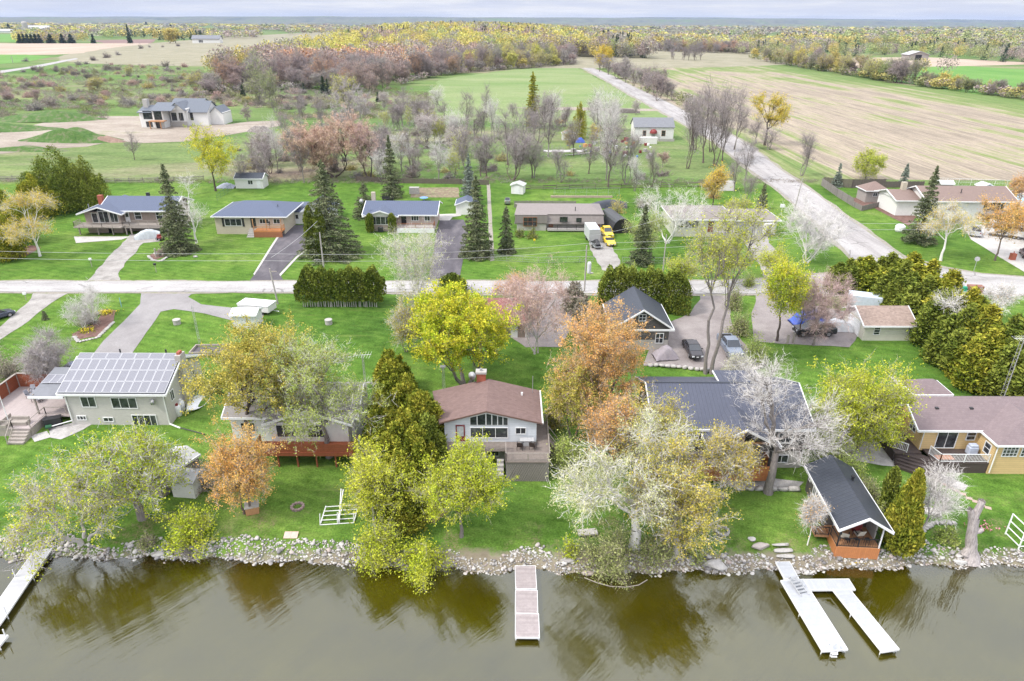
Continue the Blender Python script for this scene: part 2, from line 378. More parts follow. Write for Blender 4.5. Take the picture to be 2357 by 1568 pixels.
def crop_mat(name, a, b, s=.03, st=(1, .3, 1)):
    return surf(name, [(.3, a), (.7, b)], s, .8, st)
m_green = crop_mat('spring_pasture', (.12, .20, .055), (.24, .27, .13), .03, (.4, 1, 1))
m_green2 = crop_mat('winter_wheat', (.085, .21, .035), (.14, .26, .06))
m_tan = crop_mat('tilled_field', (.34, .26, .20), (.44, .36, .29))
m_brown = crop_mat('ploughed_field', (.17, .11, .10), (.25, .17, .15))

# fields far to near
sheet('field', [(62, 188), (62, 735), (100, 750), (160, 752), (250, 792), (262, 640), (264, 480), (282, 395), (300, 300), (300, 186)], stripe_mat(), .012, px=False, step=25, jit=1.0)
sheet('field', [(1400, 126), (1560, 147), (1700, 139), (1700, 135), (1640, 123), (1540, 119), (1420, 120)], m_green, .10, step=30, jit=1)
sheet('field', [(1010, 183), (1180, 160), (1322, 153), (1400, 193), (1500, 246), (1548, 275), (1440, 300), (1180, 285), (1000, 262), (985, 220)], m_green, .02, step=12, jit=1.5)
sheet('field', [(272, 425), (272, 640), (440, 720), (470, 640), (380, 430)], m_green2, .05, px=False, step=25, jit=1)
sheet('field', [(280, 660), (280, 840), (500, 900), (560, 760), (460, 722)], m_tan, .06, px=False, step=25, jit=1)
sheet('field', [(1925, 112), (2050, 118), (2080, 116), (1960, 108)], m_green2, .1, step=40, jit=1)
sheet('field', [(1660, 91), (1800, 96), (1800, 91), (1680, 88)], m_tan, .1, step=40, jit=1)
sheet('field', [(-60, 100), (340, 100), (352, 103), (250, 118), (130, 126), (-60, 128)], m_tan, .06, step=40, jit=2)
sheet('field', [(200, 93), (360, 90), (350, 100), (240, 100)], m_brown, .08, step=40, jit=2)
sheet('field', [(-60, 126), (60, 126), (125, 131), (60, 143), (-60, 152)], m_green2, .08, step=40, jit=2)
sheet('field', [(-60, 79), (42, 79), (40, 97), (-60, 97)], m_green2, .1, step=40, jit=2)
for i, (a, b, mm) in enumerate([((-60, 52), (300, 56), m_brown), ((1960, 66), (2120, 69), m_green2), ((2180, 58), (2340, 60), m_green2), ((1440, 62), (1600, 64), m_brown), ((700, 56), (900, 57), m_tan), ((2000, 86), (2160, 92), m_tan)]):
    sheet('field', [(a[0], a[1] - 1), (b[0], a[1] - 1), (b[0], b[1] + 1.5), (a[0], b[1] + 1.5)], mm, .3, step=400, jit=5)
# bare construction soil round the new house, farm track
sheet('dirt', [(-30, 312), (60, 292), (150, 274), (230, 268), (325, 268), (420, 288), (520, 287), (575, 280), (640, 278), (645, 290), (590, 300), (520, 312), (430, 326), (330, 330), (262, 325), (200, 338), (100, 344), (-30, 358)], m_sand, .05, step=8, jit=1.4)
sheet('path', [(-40, 168), (60, 155), (120, 144), (250, 120), (330, 108), (345, 108), (330, 112), (200, 132), (100, 153), (-40, 176)], m_road, .09, step=30, jit=.6)
sheet('path', [(1180, 248), (1300, 247), (1460, 250), (1548, 252), (1550, 256), (1440, 256), (1250, 253)], m_sand, .055, step=10, jit=.5)
# roads
SRL = [(1318, 146), (1326, 148), (1354, 163), (1404, 190), (1454, 220), (1504, 247), (1555, 275), (1600, 300), (1644, 325), (1690, 362), (1729, 393), (1768, 420), (1813, 455), (1870, 505), (1943, 573), (1975, 612), (1960, 640)]
SRR = [(2110, 640), (2090, 606), (2071, 588), (2008, 543), (1948, 500), (1868, 440), (1795, 390), (1725, 335), (1662, 298), (1620, 276), (1570, 253), (1530, 233), (1467, 205), (1404, 173), (1341, 148), (1336, 145)]
sheet('road_shoulder', [(x - 9*(y/640 + .1), y + 2) for x, y in SRL] + [(x + 9*(y/640 + .1), y - 1) for x, y in SRR], m_shoulder, .035, step=4, jit=.5)
sheet('road_shoulder', [(-60, 645), (600, 646), (1200, 646), (1700, 643), (1960, 622), (2071, 585), (2171, 613), (2260, 629), (2440, 642), (2440, 685), (2250, 679), (2100, 682), (1178, 680), (600, 676), (-60, 676)], m_shoulder, .045, step=4, jit=.35)
sheet('road', SRL + SRR, m_road2, .075, step=4, jit=.15)
sheet('road', [(-60, 648), (600, 649), (1200, 649), (1700, 647), (1960, 628), (2085, 600), (2171, 618), (2260, 632), (2440, 646), (2440, 681), (2250, 676), (2100, 678), (1178, 676), (600, 673), (-60, 673)], m_road, .095, step=4, jit=.15)
# driveways
sheet('driveway', [(290, 553), (250, 591), (218, 630), (196, 650), (275, 650), (272, 630), (300, 593), (330, 560), (368, 556), (362, 540), (300, 540)], m_gravel, .035, step=1.5, jit=.2)
sheet('driveway', [(80, 671), (66, 695), (0, 753), (-60, 800), (-60, 830), (0, 783), (50, 751), (118, 698), (165, 671)], m_gravel, .035, step=1.5, jit=.12)
sheet('driveway', [(326, 671), (323, 700), (285, 740), (215, 815), (160, 850), (200, 850), (300, 820), (325, 784), (370, 718), (400, 712), (470, 722), (533, 738), (600, 748), (610, 712), (559, 712), (463, 701), (433, 684), (440, 678), (500, 671)], m_greydrive, .04, step=2, jit=.06)
sheet('driveway', [(655, 519), (639, 548), (612, 590), (586, 632), (572, 650), (655, 650), (643, 630), (680, 590), (716, 566), (705, 518)], m_asphalt, .04, step=3, jit=.04)
for q in ([(652, 519), (636, 548), (609, 590), (583, 632), (586, 634), (613, 592), (641, 548), (656, 519)], [(717, 566), (681, 592), (643, 632), (645, 637), (650, 632), (687, 592), (722, 566)]):
    sheet('kerb_strip', q, m_concrete, .07, step=6, jit=.02)
sheet('driveway', [(1013, 506), (1004, 540), (996, 590), (985, 650), (1058, 650), (1060, 628), (1070, 573), (1078, 530), (1067, 506)], m_asphalt, .04, step=3, jit=.04)
sheet('footpath', [(1003, 494), (1012, 508), (1035, 508), (1042, 500), (1062, 497), (1058, 492)], m_concrete, .05, step=3, jit=.05)
sheet('driveway', [(1352, 530), (1358, 575), (1372, 596), (1386, 622), (1425, 630), (1428, 600), (1412, 575), (1405, 530)], m_gravel, .035, step=1.5, jit=.2)
sheet('driveway', [(1698, 532), (1720, 570), (1745, 605), (1765, 650), (1830, 650), (1805, 600), (1770, 560), (1764, 532)], m_gravel, .035, step=1.5, jit=.2)
sheet('driveway', [(1610, 670), (1612, 690), (1590, 720), (1545, 740), (1500, 790), (1480, 842), (1560, 846), (1640, 850), (1655, 858), (1757, 845), (1735, 815), (1708, 786), (1690, 760), (1684, 743), (1680, 700), (1676, 670)], m_pinkgravel, .035, step=2, jit=.2)
sheet('driveway', [(1745, 670), (1730, 720), (1735, 786), (1800, 792), (1875, 796), (1955, 800), (1975, 770), (1960, 720), (1860, 700), (1800, 670)], m_pinkgravel, .035, step=2, jit=.2)
sheet('driveway', [(1185, 675), (1180, 780), (1210, 800), (1290, 800), (1315, 745), (1330, 676)], m_pinkgravel, .035, step=2, jit=.2)
sheet('driveway', [(2215, 520), (2235, 552), (2300, 592), (2357, 626), (2440, 680), (2440, 560), (2357, 545), (2290, 515)], m_concrete, .035, step=3, jit=.06)
sheet('footpath', [(1652, 853), (1660, 870), (1668, 890), (1700, 892), (1696, 872), (1692, 853)], m_stone, .04, step=.8, jit=.1)
sheet('footpath', [(2043, 863), (2078, 905), (2098, 912), (2062, 870)], m_concrete, .04, step=2, jit=.04)
sheet('footpath', [(1930, 1015), (1960, 1060), (2030, 1072), (2070, 1075), (2150, 1105), (2220, 1130), (2228, 1118), (2170, 1092), (2100, 1055), (2060, 1010)], m_stone, .03, step=1, jit=.1)
sheet('footpath', [(1650, 1100), (1700, 1130), (1830, 1130), (1850, 1110), (1770, 1100)], m_stone, .03, step=1, jit=.15)
sheet('patio', [(110, 985), (180, 972), (215, 975), (190, 990), (140, 1012), (116, 1008)], m_stone, .03, step=1, jit=.1)
sheet('footpath', [(70, 1004), (80, 1018), (118, 1007), (108, 993)], m_concrete, .05, step=4, jit=0)
sheet('patio', [(170, 545), (175, 560), (280, 552), (300, 545)], m_concrete, .04, step=4, jit=.05)
sheet('patio', [(1930, 455), (1960, 470), (2010, 478), (2050, 500), (2090, 520), (2110, 500), (2060, 470), (2000, 455)], m_mulch, .03, step=2, jit=.2)
for q in ([(165, 770), (180, 782), (225, 775), (262, 738), (268, 715), (235, 712), (225, 740), (190, 757)], [(340, 590), (352, 600), (385, 590), (390, 578), (365, 575)], [(1985, 1170), (960, 1172)][:0],
          [(955, 1175), (960, 1200), (1000, 1205), (1030, 1180), (1010, 1150), (975, 1150)], [(1060, 590), (1090, 600), (1130, 590), (1120, 575), (1075, 575)], [(0, 588), (0, 600), (60, 590), (95, 570), (70, 565)]):
    if q: sheet('flower_bed_soil', q, m_mulch, .03, step=1, jit=.2)

# lake
def water_mat():
    m, nt = new_mat('lake_water'); v = coords(nt, 'World')
    def streak(k):
        m1 = N(nt, 'ShaderNodeMapping'); m1.inputs['Rotation'].default_value = (0, 0, R(-48)); nt.links.new(v, m1.inputs[0])
        m2 = N(nt, 'ShaderNodeMapping'); m2.inputs['Scale'].default_value = (k, 1, 1); nt.links.new(m1.outputs[0], m2.inputs[0]); return m2.outputs[0]
    a = noise(nt, streak(.16), .9, 5, .6, .25)
    b = noise(nt, streak(.35), 4.5, 4, .6)
    calm = noise(nt, streak(.3), .10, 3, .5); rc = ramp(nt, [(.35, .15), (.65, 1)]); nt.links.new(calm, rc.inputs[0])
    hh = math_(nt, 'ADD', a, math_(nt, 'MULTIPLY', b, .13))
    bp = N(nt, 'ShaderNodeBump'); bp.inputs['Distance'].default_value = .085; nt.links.new(hh, bp.inputs['Height']); nt.links.new(rc.outputs[0], bp.inputs['Strength'])
    body = ramp(nt, [(.35, (.031, .026, .0006)), (.6, (.046, .039, .001)), (.75, (.060, .052, .004))]); nt.links.new(noise(nt, v, .12, 5, .6), body.inputs[0])
    d = N(nt, 'ShaderNodeBsdfDiffuse'); nt.links.new(body.outputs[0], d.inputs[0])
    t = N(nt, 'ShaderNodeBsdfTransparent'); t.inputs[0].default_value = (.75, .58, .22, 1)
    s = N(nt, 'ShaderNodeSeparateXYZ'); nt.links.new(v, s.inputs[0])
    sh = ramp(nt, [(0, 0), (.55, .06), (1, .75)]); nt.links.new(math_(nt, 'DIVIDE', math_(nt, 'SUBTRACT', s.outputs[1], 43.2), 3.6), sh.inputs[0])
    mm = N(nt, 'ShaderNodeMixShader'); nt.links.new(sh.outputs[0], mm.inputs[0]); nt.links.new(d.outputs[0], mm.inputs[1]); nt.links.new(t.outputs[0], mm.inputs[2])
    g = N(nt, 'ShaderNodeBsdfGlossy'); g.inputs['Roughness'].default_value = .02; g.inputs[0].default_value = (.80, .82, .79, 1); nt.links.new(bp.outputs[0], g.inputs['Normal'])
    fr = N(nt, 'ShaderNodeFresnel'); fr.inputs['IOR'].default_value = 2.15; nt.links.new(bp.outputs[0], fr.inputs['Normal'])
    m2 = N(nt, 'ShaderNodeMixShader'); nt.links.new(fr.outputs[0], m2.inputs[0]); nt.links.new(mm.outputs[0], m2.inputs[1]); nt.links.new(g.outputs[0], m2.inputs[2])
    finish(nt, m2.outputs[0]); return m
tag(link('water', mesh_np('water', [(-900, -900, 0), (900, -900, 0), (900, 49.5, 0), (-900, 49.5, 0)], [(0, 1, 2, 3)], water_mat())), kind='structure')

# stones of the lake edge
def rock_mat():
    m, nt = new_mat('shore_stone'); g = N(nt, 'ShaderNodeNewGeometry'); o = N(nt, 'ShaderNodeObjectInfo')
    rr = math_(nt, 'FRACT', math_(nt, 'ADD', g.outputs['Random Per Island'], o.outputs['Random']))
    r = ramp(nt, [(0, (.20, .19, .19)), (.2, (.34, .32, .31)), (.45, (.46, .44, .42)), (.65, (.58, .56, .53)), (.85, (.50, .46, .43)), (.94, (.40, .33, .30)), (1, (.28, .27, .28))]); nt.links.new(rr, r.inputs[0])
    v = coords(nt, 'Object'); n = noise(nt, v, 3, 5, .7); r2 = ramp(nt, [(.3, .75), (.7, 1.12)]); nt.links.new(n, r2.inputs[0])
    finish(nt, princ(nt, mixc(nt, 1, r.outputs[0], r2.outputs[0], 'MULTIPLY'), .9, spec=.2, normal=bump(nt, n, .5, .03))); return m
m_rock = rock_mat()
def rock_base(seed, sub=1):
    bm = bmesh.new(); bmesh.ops.create_icosphere(bm, subdivisions=sub, radius=1)
    V = np.array([v.co[:] for v in bm.verts]); F = np.array([[v.index for v in f.verts] for f in bm.faces]); bm.free()
    r = np.random.default_rng(seed)
    for k in range(7):                       # flat facets cut from the ball
        d = r.normal(size=3); d /= np.linalg.norm(d); h = r.uniform(.5, .85); t = V @ d
        V = V - np.clip(t - h, 0, None)[:, None]*d
    V *= r.uniform(.75, 1.15, 3)*np.array([1.1, .9, .7]); V += r.normal(size=V.shape)*.03
    return V, F
RB = [rock_base(i, 2) for i in range(5)]; RBL = [rock_base(i + 9, 1) for i in range(8)]
rows = []
for i in range(12500):
    x = rng.uniform(-64, 64); t = rng.random(); wv = 2.7 + .5*math.sin(x*.23) + .35*math.sin(x*.71)
    if 3 < x < 12: wv *= .75
    y = 46.0 + shore(x) + t*wv; r = min(.32, .075 + rng.exponential(.045) + (.035 if t < .35 else 0))
    if rng.random() < .18 and t > .75: continue
    rows.append((r, x, y))
for i in range(700):
    x = rng.uniform(-60, 60); rows.append((rng.uniform(.08, .24), x, 45.0 + shore(x) + rng.uniform(.1, 1.0)))
rows.sort(reverse=True); big, small = rows[:250], rows[250:]
V = []; F = []; nv = 0
for (r, x, y) in small:
    bv, bf = RBL[rng.integers(8)]; a = rng.uniform(0, 6.28); c, s = math.cos(a), math.sin(a)
    v = bv*r; v = np.c_[v[:, 0]*c - v[:, 1]*s, v[:, 0]*s + v[:, 1]*c, v[:, 2]] + (x, y, ground_at(x, y) + r*.25)
    V.append(v); F.append(bf + nv); nv += len(v)
tag(link('shore_stones', mesh_np('shore_stones', np.concatenate(V), np.concatenate(F), m_rock)), 'pale rounded riprap stones packed along the lake edge', 'stones', None, 'stuff')
RM = [mesh_np('rock', v, f, m_rock) for v, f in RB]
for (r, x, y) in big:
    o = link('rock', RM[rng.integers(5)]); o.location = (x, y, ground_at(x, y) + r*.3); o.scale = (r, r, r); o.rotation_euler = (rng.uniform(-.2, .2), 0, rng.uniform(0, 6.28))
    tag(o, 'larger pale stone set among the riprap along the lake edge', 'rock', 'larger stones of the lake edge')
bi = 0
for (px, py, s, lab) in [(1645, 1322, (1.25, .75, .75), 'big pinkish grey boulder standing among the shore stones'), (1749, 1264, (1.0, .55, .4), 'smooth pale boulder lying alone on the lawn above the shore'),
      (1730, 1243, (.4, .35, .25), 'grey boulder between the shore stones and the lawn'), (112, 1246, (.55, .5, .45), 'brown boulder on the bank beside the left dock'), (364, 1272, (.6, .45, .4), 'tan boulder at the water edge right of the left dock'),
      (2265, 1130, (.0, .0, .0), ''), (1305, 1310, (.6, .4, .25), 'flat pale boulder at the water edge by the wooden dock'), (1352, 1334, (.5, .4, .35), 'second pale boulder in the shallow water right of the wooden dock'),
      (2080, 1283, (1.1, .3, .18), 'long flat grey slab lying on the shore stones'), (2205, 1303, (.75, .4, .3), 'pale flat boulder at the water below the dead trunk'), (950, 1283, (.7, .4, .35), 'pale boulder on the shore under the yellow green bush'),
      (360, 585, (.5, .4, .4), 'boulder in the flower bed by the first spruce'), (450, 592, (.5, .4, .3), 'grey boulder under the tall spruce left of the white birch'), (730, 600, (1.3, .35, .25), 'long pale log shaped rock on lawn beside the asphalt drive'), (1360, 630, (.4, .3, .3), 'small pale stone by the roadside ditch'), (2100, 540, (.6, .5, .5), 'grey boulder under the spruce by the white trunked birch')]:
    if s[0] == 0: continue
    X, Y = P(px, py); V, F = rock_base(40 + bi, 3); bi += 1
    V = V*np.array(s)
    o = link('boulder', mesh_np('boulder', V, F, m_rock)); o.location = (X, Y, ground_at(X, Y) + s[2]*.3); tag(o, lab, 'boulder')
# ================================================================ trees
def bark(name, c, v=.3):
    if name in MATS: return MATS[name]
    m, nt = new_mat(name); n = noise(nt, coords(nt, 'Object', (6, 6, 1.2)), 1.5, 5, .7)
    r = ramp(nt, [(.3, tuple(x*(1 - v) for x in c)), (.7, tuple(min(.9, x*(1 + v)) for x in c))]); nt.links.new(n, r.inputs[0])
    finish(nt, princ(nt, r.outputs[0], .9, spec=.15)); MATS[name] = m; return m
def leaf(name, cs, trans=.35):
    """leaf colours vary from clump to clump and from leaf to leaf"""
    if name in MATS: return MATS[name]
    m, nt = new_mat(name); g = N(nt, 'ShaderNodeNewGeometry'); o = N(nt, 'ShaderNodeObjectInfo')
    n = noise(nt, coords(nt, 'Object'), .5, 3, .6)
    f = math_(nt, 'ADD', math_(nt, 'ADD', math_(nt, 'MULTIPLY', n, 1.1), math_(nt, 'MULTIPLY', g.outputs['Random Per Island'], .35)), math_(nt, 'MULTIPLY', o.outputs['Random'], .2))
    k = len(cs); r = ramp(nt, [(.45 + .7*i/max(1, k - 1), c) for i, c in enumerate(cs)]) if k > 1 else ramp(nt, [(0, cs[0]), (1, cs[0])])
    for i, e in enumerate(r.color_ramp.elements): e.position = min(1, .42 + .55*i/max(1, k - 1))
    nt.links.new(f, r.inputs[0])
    hv = N(nt, 'ShaderNodeHueSaturation'); nt.links.new(r.outputs[0], hv.inputs['Color'])
    nt.links.new(math_(nt, 'ADD', math_(nt, 'MULTIPLY', g.outputs['Random Per Island'], .75), .55), hv.inputs['Value'])  # wide value spread also paints in the shaded gaps between leaf clumps
    d = N(nt, 'ShaderNodeBsdfDiffuse'); nt.links.new(hv.outputs[0], d.inputs[0])
    t = N(nt, 'ShaderNodeBsdfTranslucent'); nt.links.new(hv.outputs[0], t.inputs[0])
    mxs = N(nt, 'ShaderNodeMixShader'); mxs.inputs[0].default_value = trans*.7; nt.links.new(d.outputs[0], mxs.inputs[1]); nt.links.new(t.outputs[0], mxs.inputs[2])
    finish(nt, mxs.outputs[0]); MATS[name] = m; return m
BK_GREY = bark('grey_bark', (.22, .195, .185)); BK_PALE = bark('pale_bark', (.48, .45, .43), .2); BK_WHITE = bark('white_bark', (.72, .70, .67), .15)
BK_DARK = bark('dark_bark', (.10, .08, .07)); BK_BROWN = bark('brown_bark', (.15, .12, .105))
TW_GREY = bark('grey_twigs', (.44, .40, .40), .2); TW_PALE = bark('pale_twigs', (.60, .57, .55), .15); TW_PINK = bark('reddish_twigs', (.52, .38, .36), .2)
TW_WHITE = bark('white_twigs', (.66, .63, .61), .12); TW_BROWN = bark('brown_twigs', (.46, .38, .33), .2); TW_OLIVE = bark('olive_twigs', (.42, .40, .28), .2)
LF = dict(
 yg=leaf('yellow_green_leaves', [(.36, .47, .03), (.46, .54, .045), (.56, .57, .07)]),
 vivid=leaf('vivid_yellow_green_leaves', [(.32, .46, .03), (.42, .55, .04), (.52, .61, .05), (.66, .60, .06)]),
 fresh=leaf('fresh_green_leaves', [(.28, .40, .08), (.38, .48, .11), (.46, .52, .15)]),
 pale=leaf('pale_green_leaves', [(.42, .47, .20), (.50, .54, .24), (.56, .56, .30)]),
 olive=leaf('olive_yellow_leaves', [(.33, .36, .07), (.46, .44, .09), (.60, .48, .11)]),
 gold=leaf('golden_leaves', [(.50, .50, .09), (.63, .55, .09), (.70, .50, .09)]),
 orange=leaf('orange_leaves', [(.60, .47, .15), (.72, .50, .15), (.76, .42, .13)]),
 peach=leaf('peach_buds', [(.52, .45, .19), (.70, .48, .18), (.76, .42, .15)]),
 red=leaf('red_buds', [(.55, .37, .32), (.64, .41, .35), (.62, .47, .35)]),
 grey=leaf('grey_buds', [(.42, .38, .38), (.48, .44, .43), (.47, .46, .37)]),
 mauve=leaf('mauve_buds', [(.42, .35, .36), (.49, .40, .40), (.50, .42, .37)]),
 shrub=leaf('shrub_leaves', [(.21, .27, .08), (.29, .34, .12), (.37, .39, .16)]),
 drab=leaf('drab_shrub_leaves', [(.27, .26, .19), (.34, .33, .23), (.37, .31, .27)]),
 cedar=leaf('cedar_foliage', [(.11, .155, .02), (.185, .235, .03), (.28, .31, .04), (.38, .35, .05)], .15),
 hedge=leaf('hedge_foliage', [(.09, .135, .025), (.15, .20, .035), (.24, .27, .05)], .15),
 spruce=leaf('spruce_needles', [(.085, .115, .06), (.14, .17, .09), (.22, .24, .13)], .1),
 blue=leaf('blue_spruce_needles', [(.14, .18, .14), (.21, .25, .21), (.30, .34, .28)], .1),
 pine=leaf('dark_pine_needles', [(.055, .08, .05), (.09, .12, .075)], .1),
)
TW_MID = bark('dusky_twigs', (.31, .27, .27), .25)
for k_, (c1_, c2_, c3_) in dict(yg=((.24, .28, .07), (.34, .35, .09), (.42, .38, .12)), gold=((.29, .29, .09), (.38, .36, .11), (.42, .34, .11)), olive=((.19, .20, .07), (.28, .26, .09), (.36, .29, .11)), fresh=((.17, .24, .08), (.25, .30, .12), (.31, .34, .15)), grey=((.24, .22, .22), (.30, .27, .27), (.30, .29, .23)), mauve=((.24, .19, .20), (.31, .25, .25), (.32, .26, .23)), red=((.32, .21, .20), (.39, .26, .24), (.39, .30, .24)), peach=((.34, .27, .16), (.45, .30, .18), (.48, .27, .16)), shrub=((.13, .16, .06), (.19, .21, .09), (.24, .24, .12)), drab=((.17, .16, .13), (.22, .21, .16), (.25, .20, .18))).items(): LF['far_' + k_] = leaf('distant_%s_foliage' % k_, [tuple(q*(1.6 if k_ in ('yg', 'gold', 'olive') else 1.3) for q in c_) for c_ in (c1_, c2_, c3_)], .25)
def unit(a): return a/np.maximum(1e-9, np.linalg.norm(a, axis=-1, keepdims=True))
def tube(pts, rad, n, VV, FF, nv):
    pts = np.asarray(pts); k = len(pts); d = unit(np.gradient(pts, axis=0))
    ref = np.array([0, 0, 1.0]) if abs(d[0, 2]) < .8 else np.array([1.0, 0, 0])
    u = unit(np.cross(d, ref)); w = np.cross(d, u); a = 2*np.pi*np.arange(n)/n
    ring = u[:, None]*np.cos(a)[None, :, None] + w[:, None]*np.sin(a)[None, :, None]
    V = pts[:, None] + ring*np.asarray(rad)[:, None, None]; VV.append(V.reshape(-1, 3))
    i = np.arange(n); j = (i + 1) % n
    for s in range(k - 1): FF.append(np.c_[s*n + i, s*n + j, (s+1)*n + j, (s+1)*n + i] + nv)
    return nv + k*n
def bez(p0, d0, p3, sag, n, r, jit):
    L = np.linalg.norm(p3 - p0); p1 = p0 + d0*L*.38; p2 = p3 + np.array([0, 0, -sag*L]) - (p3 - p0)*.25
    t = np.linspace(0, 1, n)[:, None]; q = (1-t)**3*p0 + 3*(1-t)**2*t*p1 + 3*(1-t)*t*t*p2 + t**3*p3
    q[1:-1] += r.normal(size=(n - 2, 3))*L*jit; return q
def kmeans(P_, k, r):
    k = min(k, len(P_)); c = P_[r.choice(len(P_), k, replace=False)]
    for _ in range(4):
        l = np.argmin(((P_[:, None] - c[None])**2).sum(2), 1)
        c = np.array([P_[l == i].mean(0) if (l == i).any() else c[i] for i in range(k)])
    return l, c
def quads(Pn, D, s, r, aspect=.6, flat=0.0):
    """leaf rhombi at points Pn, along directions D"""
    n = len(Pn); D = unit(D); q = unit(np.cross(D, unit(r.normal(size=(n, 3)) + np.array([0, 0, flat]))))
    s = s*r.uniform(.6, 1.35, (n, 1)); V = np.empty((n, 4, 3))
    V[:, 0] = Pn - D*s*.5; V[:, 1] = Pn + q*s*aspect*.5; V[:, 2] = Pn + D*s*.5; V[:, 3] = Pn - q*s*aspect*.5
    return V.reshape(-1, 3), np.arange(n*4).reshape(-1, 4)
def slivers(B, D, L, w, r):
    """thin forked twigs"""
    n = len(B); D = unit(D); q = unit(np.cross(D, r.normal(size=(n, 3))))*w; T = B + D*L
    mid = B + D*L*.55 + q*2; D2 = unit(D + r.normal(size=(n, 3))*.55); T2 = mid + D2*L*.6
    V = np.stack([B - q, B + q, T, mid - q*.7, mid + q*.7, T2], 1)
    i = np.arange(n)*6; F = np.concatenate([np.c_[i, i+1, i+2], np.c_[i+3, i+4, i+5]]); return V.reshape(-1, 3), F
def decid(seed, h, w, cb=.3, tips=330, tw=16, twl=.9, tww=.014, leaves=9000, ls=.16, tr=None, lean=(0, 0), vase=0.0, droop=0.0, stems=1, nl=9, clump=.66, nlimb=6, bias=.45, fine=4, leafdist=.9):
    """deciduous tree: trunk and limbs reach points spread in the crown; returns wood arrays and crown arrays"""
    r = np.random.default_rng(seed); tr = tr or h*.02; rw = w/2
    zb = h*cb; zc = (h + zb)/2; hz = (h - zb)/2
    lobes = unit(r.normal(size=(nl, 3)))*r.uniform(.45, .92, (nl, 1)); lobes[:, 2] = lobes[:, 2]*.95 + .03; wl = r.uniform(.5, 1.6, nl); wl /= wl.sum()
    pt = unit(r.normal(size=(tips*3, 3)))*r.random((tips*3, 1))**bias
    l = lobes[r.choice(nl, size=len(pt), p=wl)]; pt = l*clump*1.12 + pt*(1 - clump*.66)
    nr = np.linalg.norm(pt, axis=1); pt = pt[nr < 1.0 + .12*r.random(len(pt))][:tips]
    sx = 1 + vase*pt[:, 2]
    pt = np.c_[pt[:, 0]*rw*sx, pt[:, 1]*rw*sx, pt[:, 2]*hz + zc]
    pt[:, 0] += lean[0]*pt[:, 2]; pt[:, 1] += lean[1]*pt[:, 2]
    if droop: rr_ = np.linalg.norm(pt[:, :2], axis=1)/rw; pt[:, 2] -= droop*hz*rr_**2
    VV = []; FF = []; nv = 0; up = np.array([lean[0]*.7, lean[1]*.7, 1.0]); up /= np.linalg.norm(up)
    fork = np.array([lean[0]*zb, lean[1]*zb, zb*.82]); roots = []
    if stems == 1: roots = [(np.zeros(3), fork, pt)]
    else:
        lab, c = kmeans(pt, stems, r)
        for i in range(stems):
            a = 6.28*i/stems; b = np.array([math.cos(a), math.sin(a), 0])*tr*1.4
            f_ = fork*.9 + b*2 + (c[i] - fork)*.12; f_[2] = zb*.7; roots.append((b, f_, pt[lab == i]))
    ends = []; edirs = []; seg_p = []; seg_d = []
    for b, f, pp in roots:
        if len(pp) == 0: continue
        rt = tr*math.sqrt(len(pp)/len(pt))*(1 if stems == 1 else 1.15)
        q = bez(b, np.array([0, 0, 1.0]), f, 0, 5, r, .02); q[0] = b - np.array([0, 0, .3])
        nv = tube(q, rt*np.array([1.45, 1.12, 1.0, .93, .86]), 9, VV, FF, nv)
        lab, c = kmeans(pp, nlimb, r); d0 = unit(f - q[-2])
        # the leader keeps going through the crown, limbs leave it at different heights
        top = pp[np.argsort(pp[:, 2])[-max(3, len(pp)//12):]].mean(0)
        lead = bez(f, d0, f + (top - f)*.72, .05, 7, r, .02); nv = tube(lead, rt*np.linspace(.8, .22, 7), 6, VV, FF, nv)
        for i in range(len(c)):
            P1 = pp[lab == i]
            if len(P1) == 0: continue
            tpos = np.clip((c[i][2] - f[2])/max(1, top[2] - f[2])*.75 - .18 + r.uniform(-.08, .08), 0, .85); k = tpos*6; k0 = int(k)
            s = lead[k0]*(1 - k + k0) + lead[min(6, k0 + 1)]*(k - k0)
            rl = min(rt*.66, rt*math.sqrt(len(P1)/len(pp))*.95); n1 = s + (c[i] - s)*.5; out = unit((c[i] - s)*np.array([1, 1, .5]) + np.array([0, 0, .4]))
            q1 = bez(s, out, n1, -.06, 5, r, .035); nv = tube(q1, rl*np.linspace(1, .72, 5), 6, VV, FF, nv)
            lab2, c2 = kmeans(P1, max(2, len(P1)//14), r)
            for j in range(len(c2)):
                P2 = P1[lab2 == j]
                if len(P2) == 0: continue
                r2 = rl*.72*math.sqrt(min(1, len(P2)/len(P1)*2.4)); n2 = n1 + (c2[j] - n1)*.62
                q2 = bez(n1, unit(q1[-1] - q1[-2]), n2, -.05 + droop*.2, 4, r, .05); nv = tube(q2, r2*np.linspace(1, .6, 4), fine, VV, FF, nv)
                lab3, c3 = kmeans(P2, max(2, len(P2)//4), r)
                for m_ in range(len(c3)):
                    P3 = P2[lab3 == m_]
                    if len(P3) == 0: continue
                    n3 = n2 + (c3[m_] - n2)*.6; q3 = bez(n2, unit(q2[-1] - q2[-2]), n3, droop*.2, 3, r, .06)
                    nv = tube(q3, max(.022*max(1, h/13), r2*.5)*np.linspace(1, .55, 3), 3, VV, FF, nv)
                    for e in P3:
                        q4 = bez(n3, unit(q3[-1] - q3[-2]), e, droop*.5, 3, r, .08)
                        nv = tube(q4, max(.015*max(1, h/13), r2*.22)*np.array([1, .7, .3]), 3, VV, FF, nv)
                        ends.append(e); edirs.append(e - n3); seg_p += [q4[1], n3*.5 + q4[1]*.5, q3[1]]; seg_d += [e - n3, e - n3, n3 - n2]
    wood = (np.concatenate(VV), np.concatenate(FF))
    E = np.concatenate([np.array(ends), np.array(seg_p)]); D = unit(np.concatenate([np.array(edirs), np.array(seg_d)]))
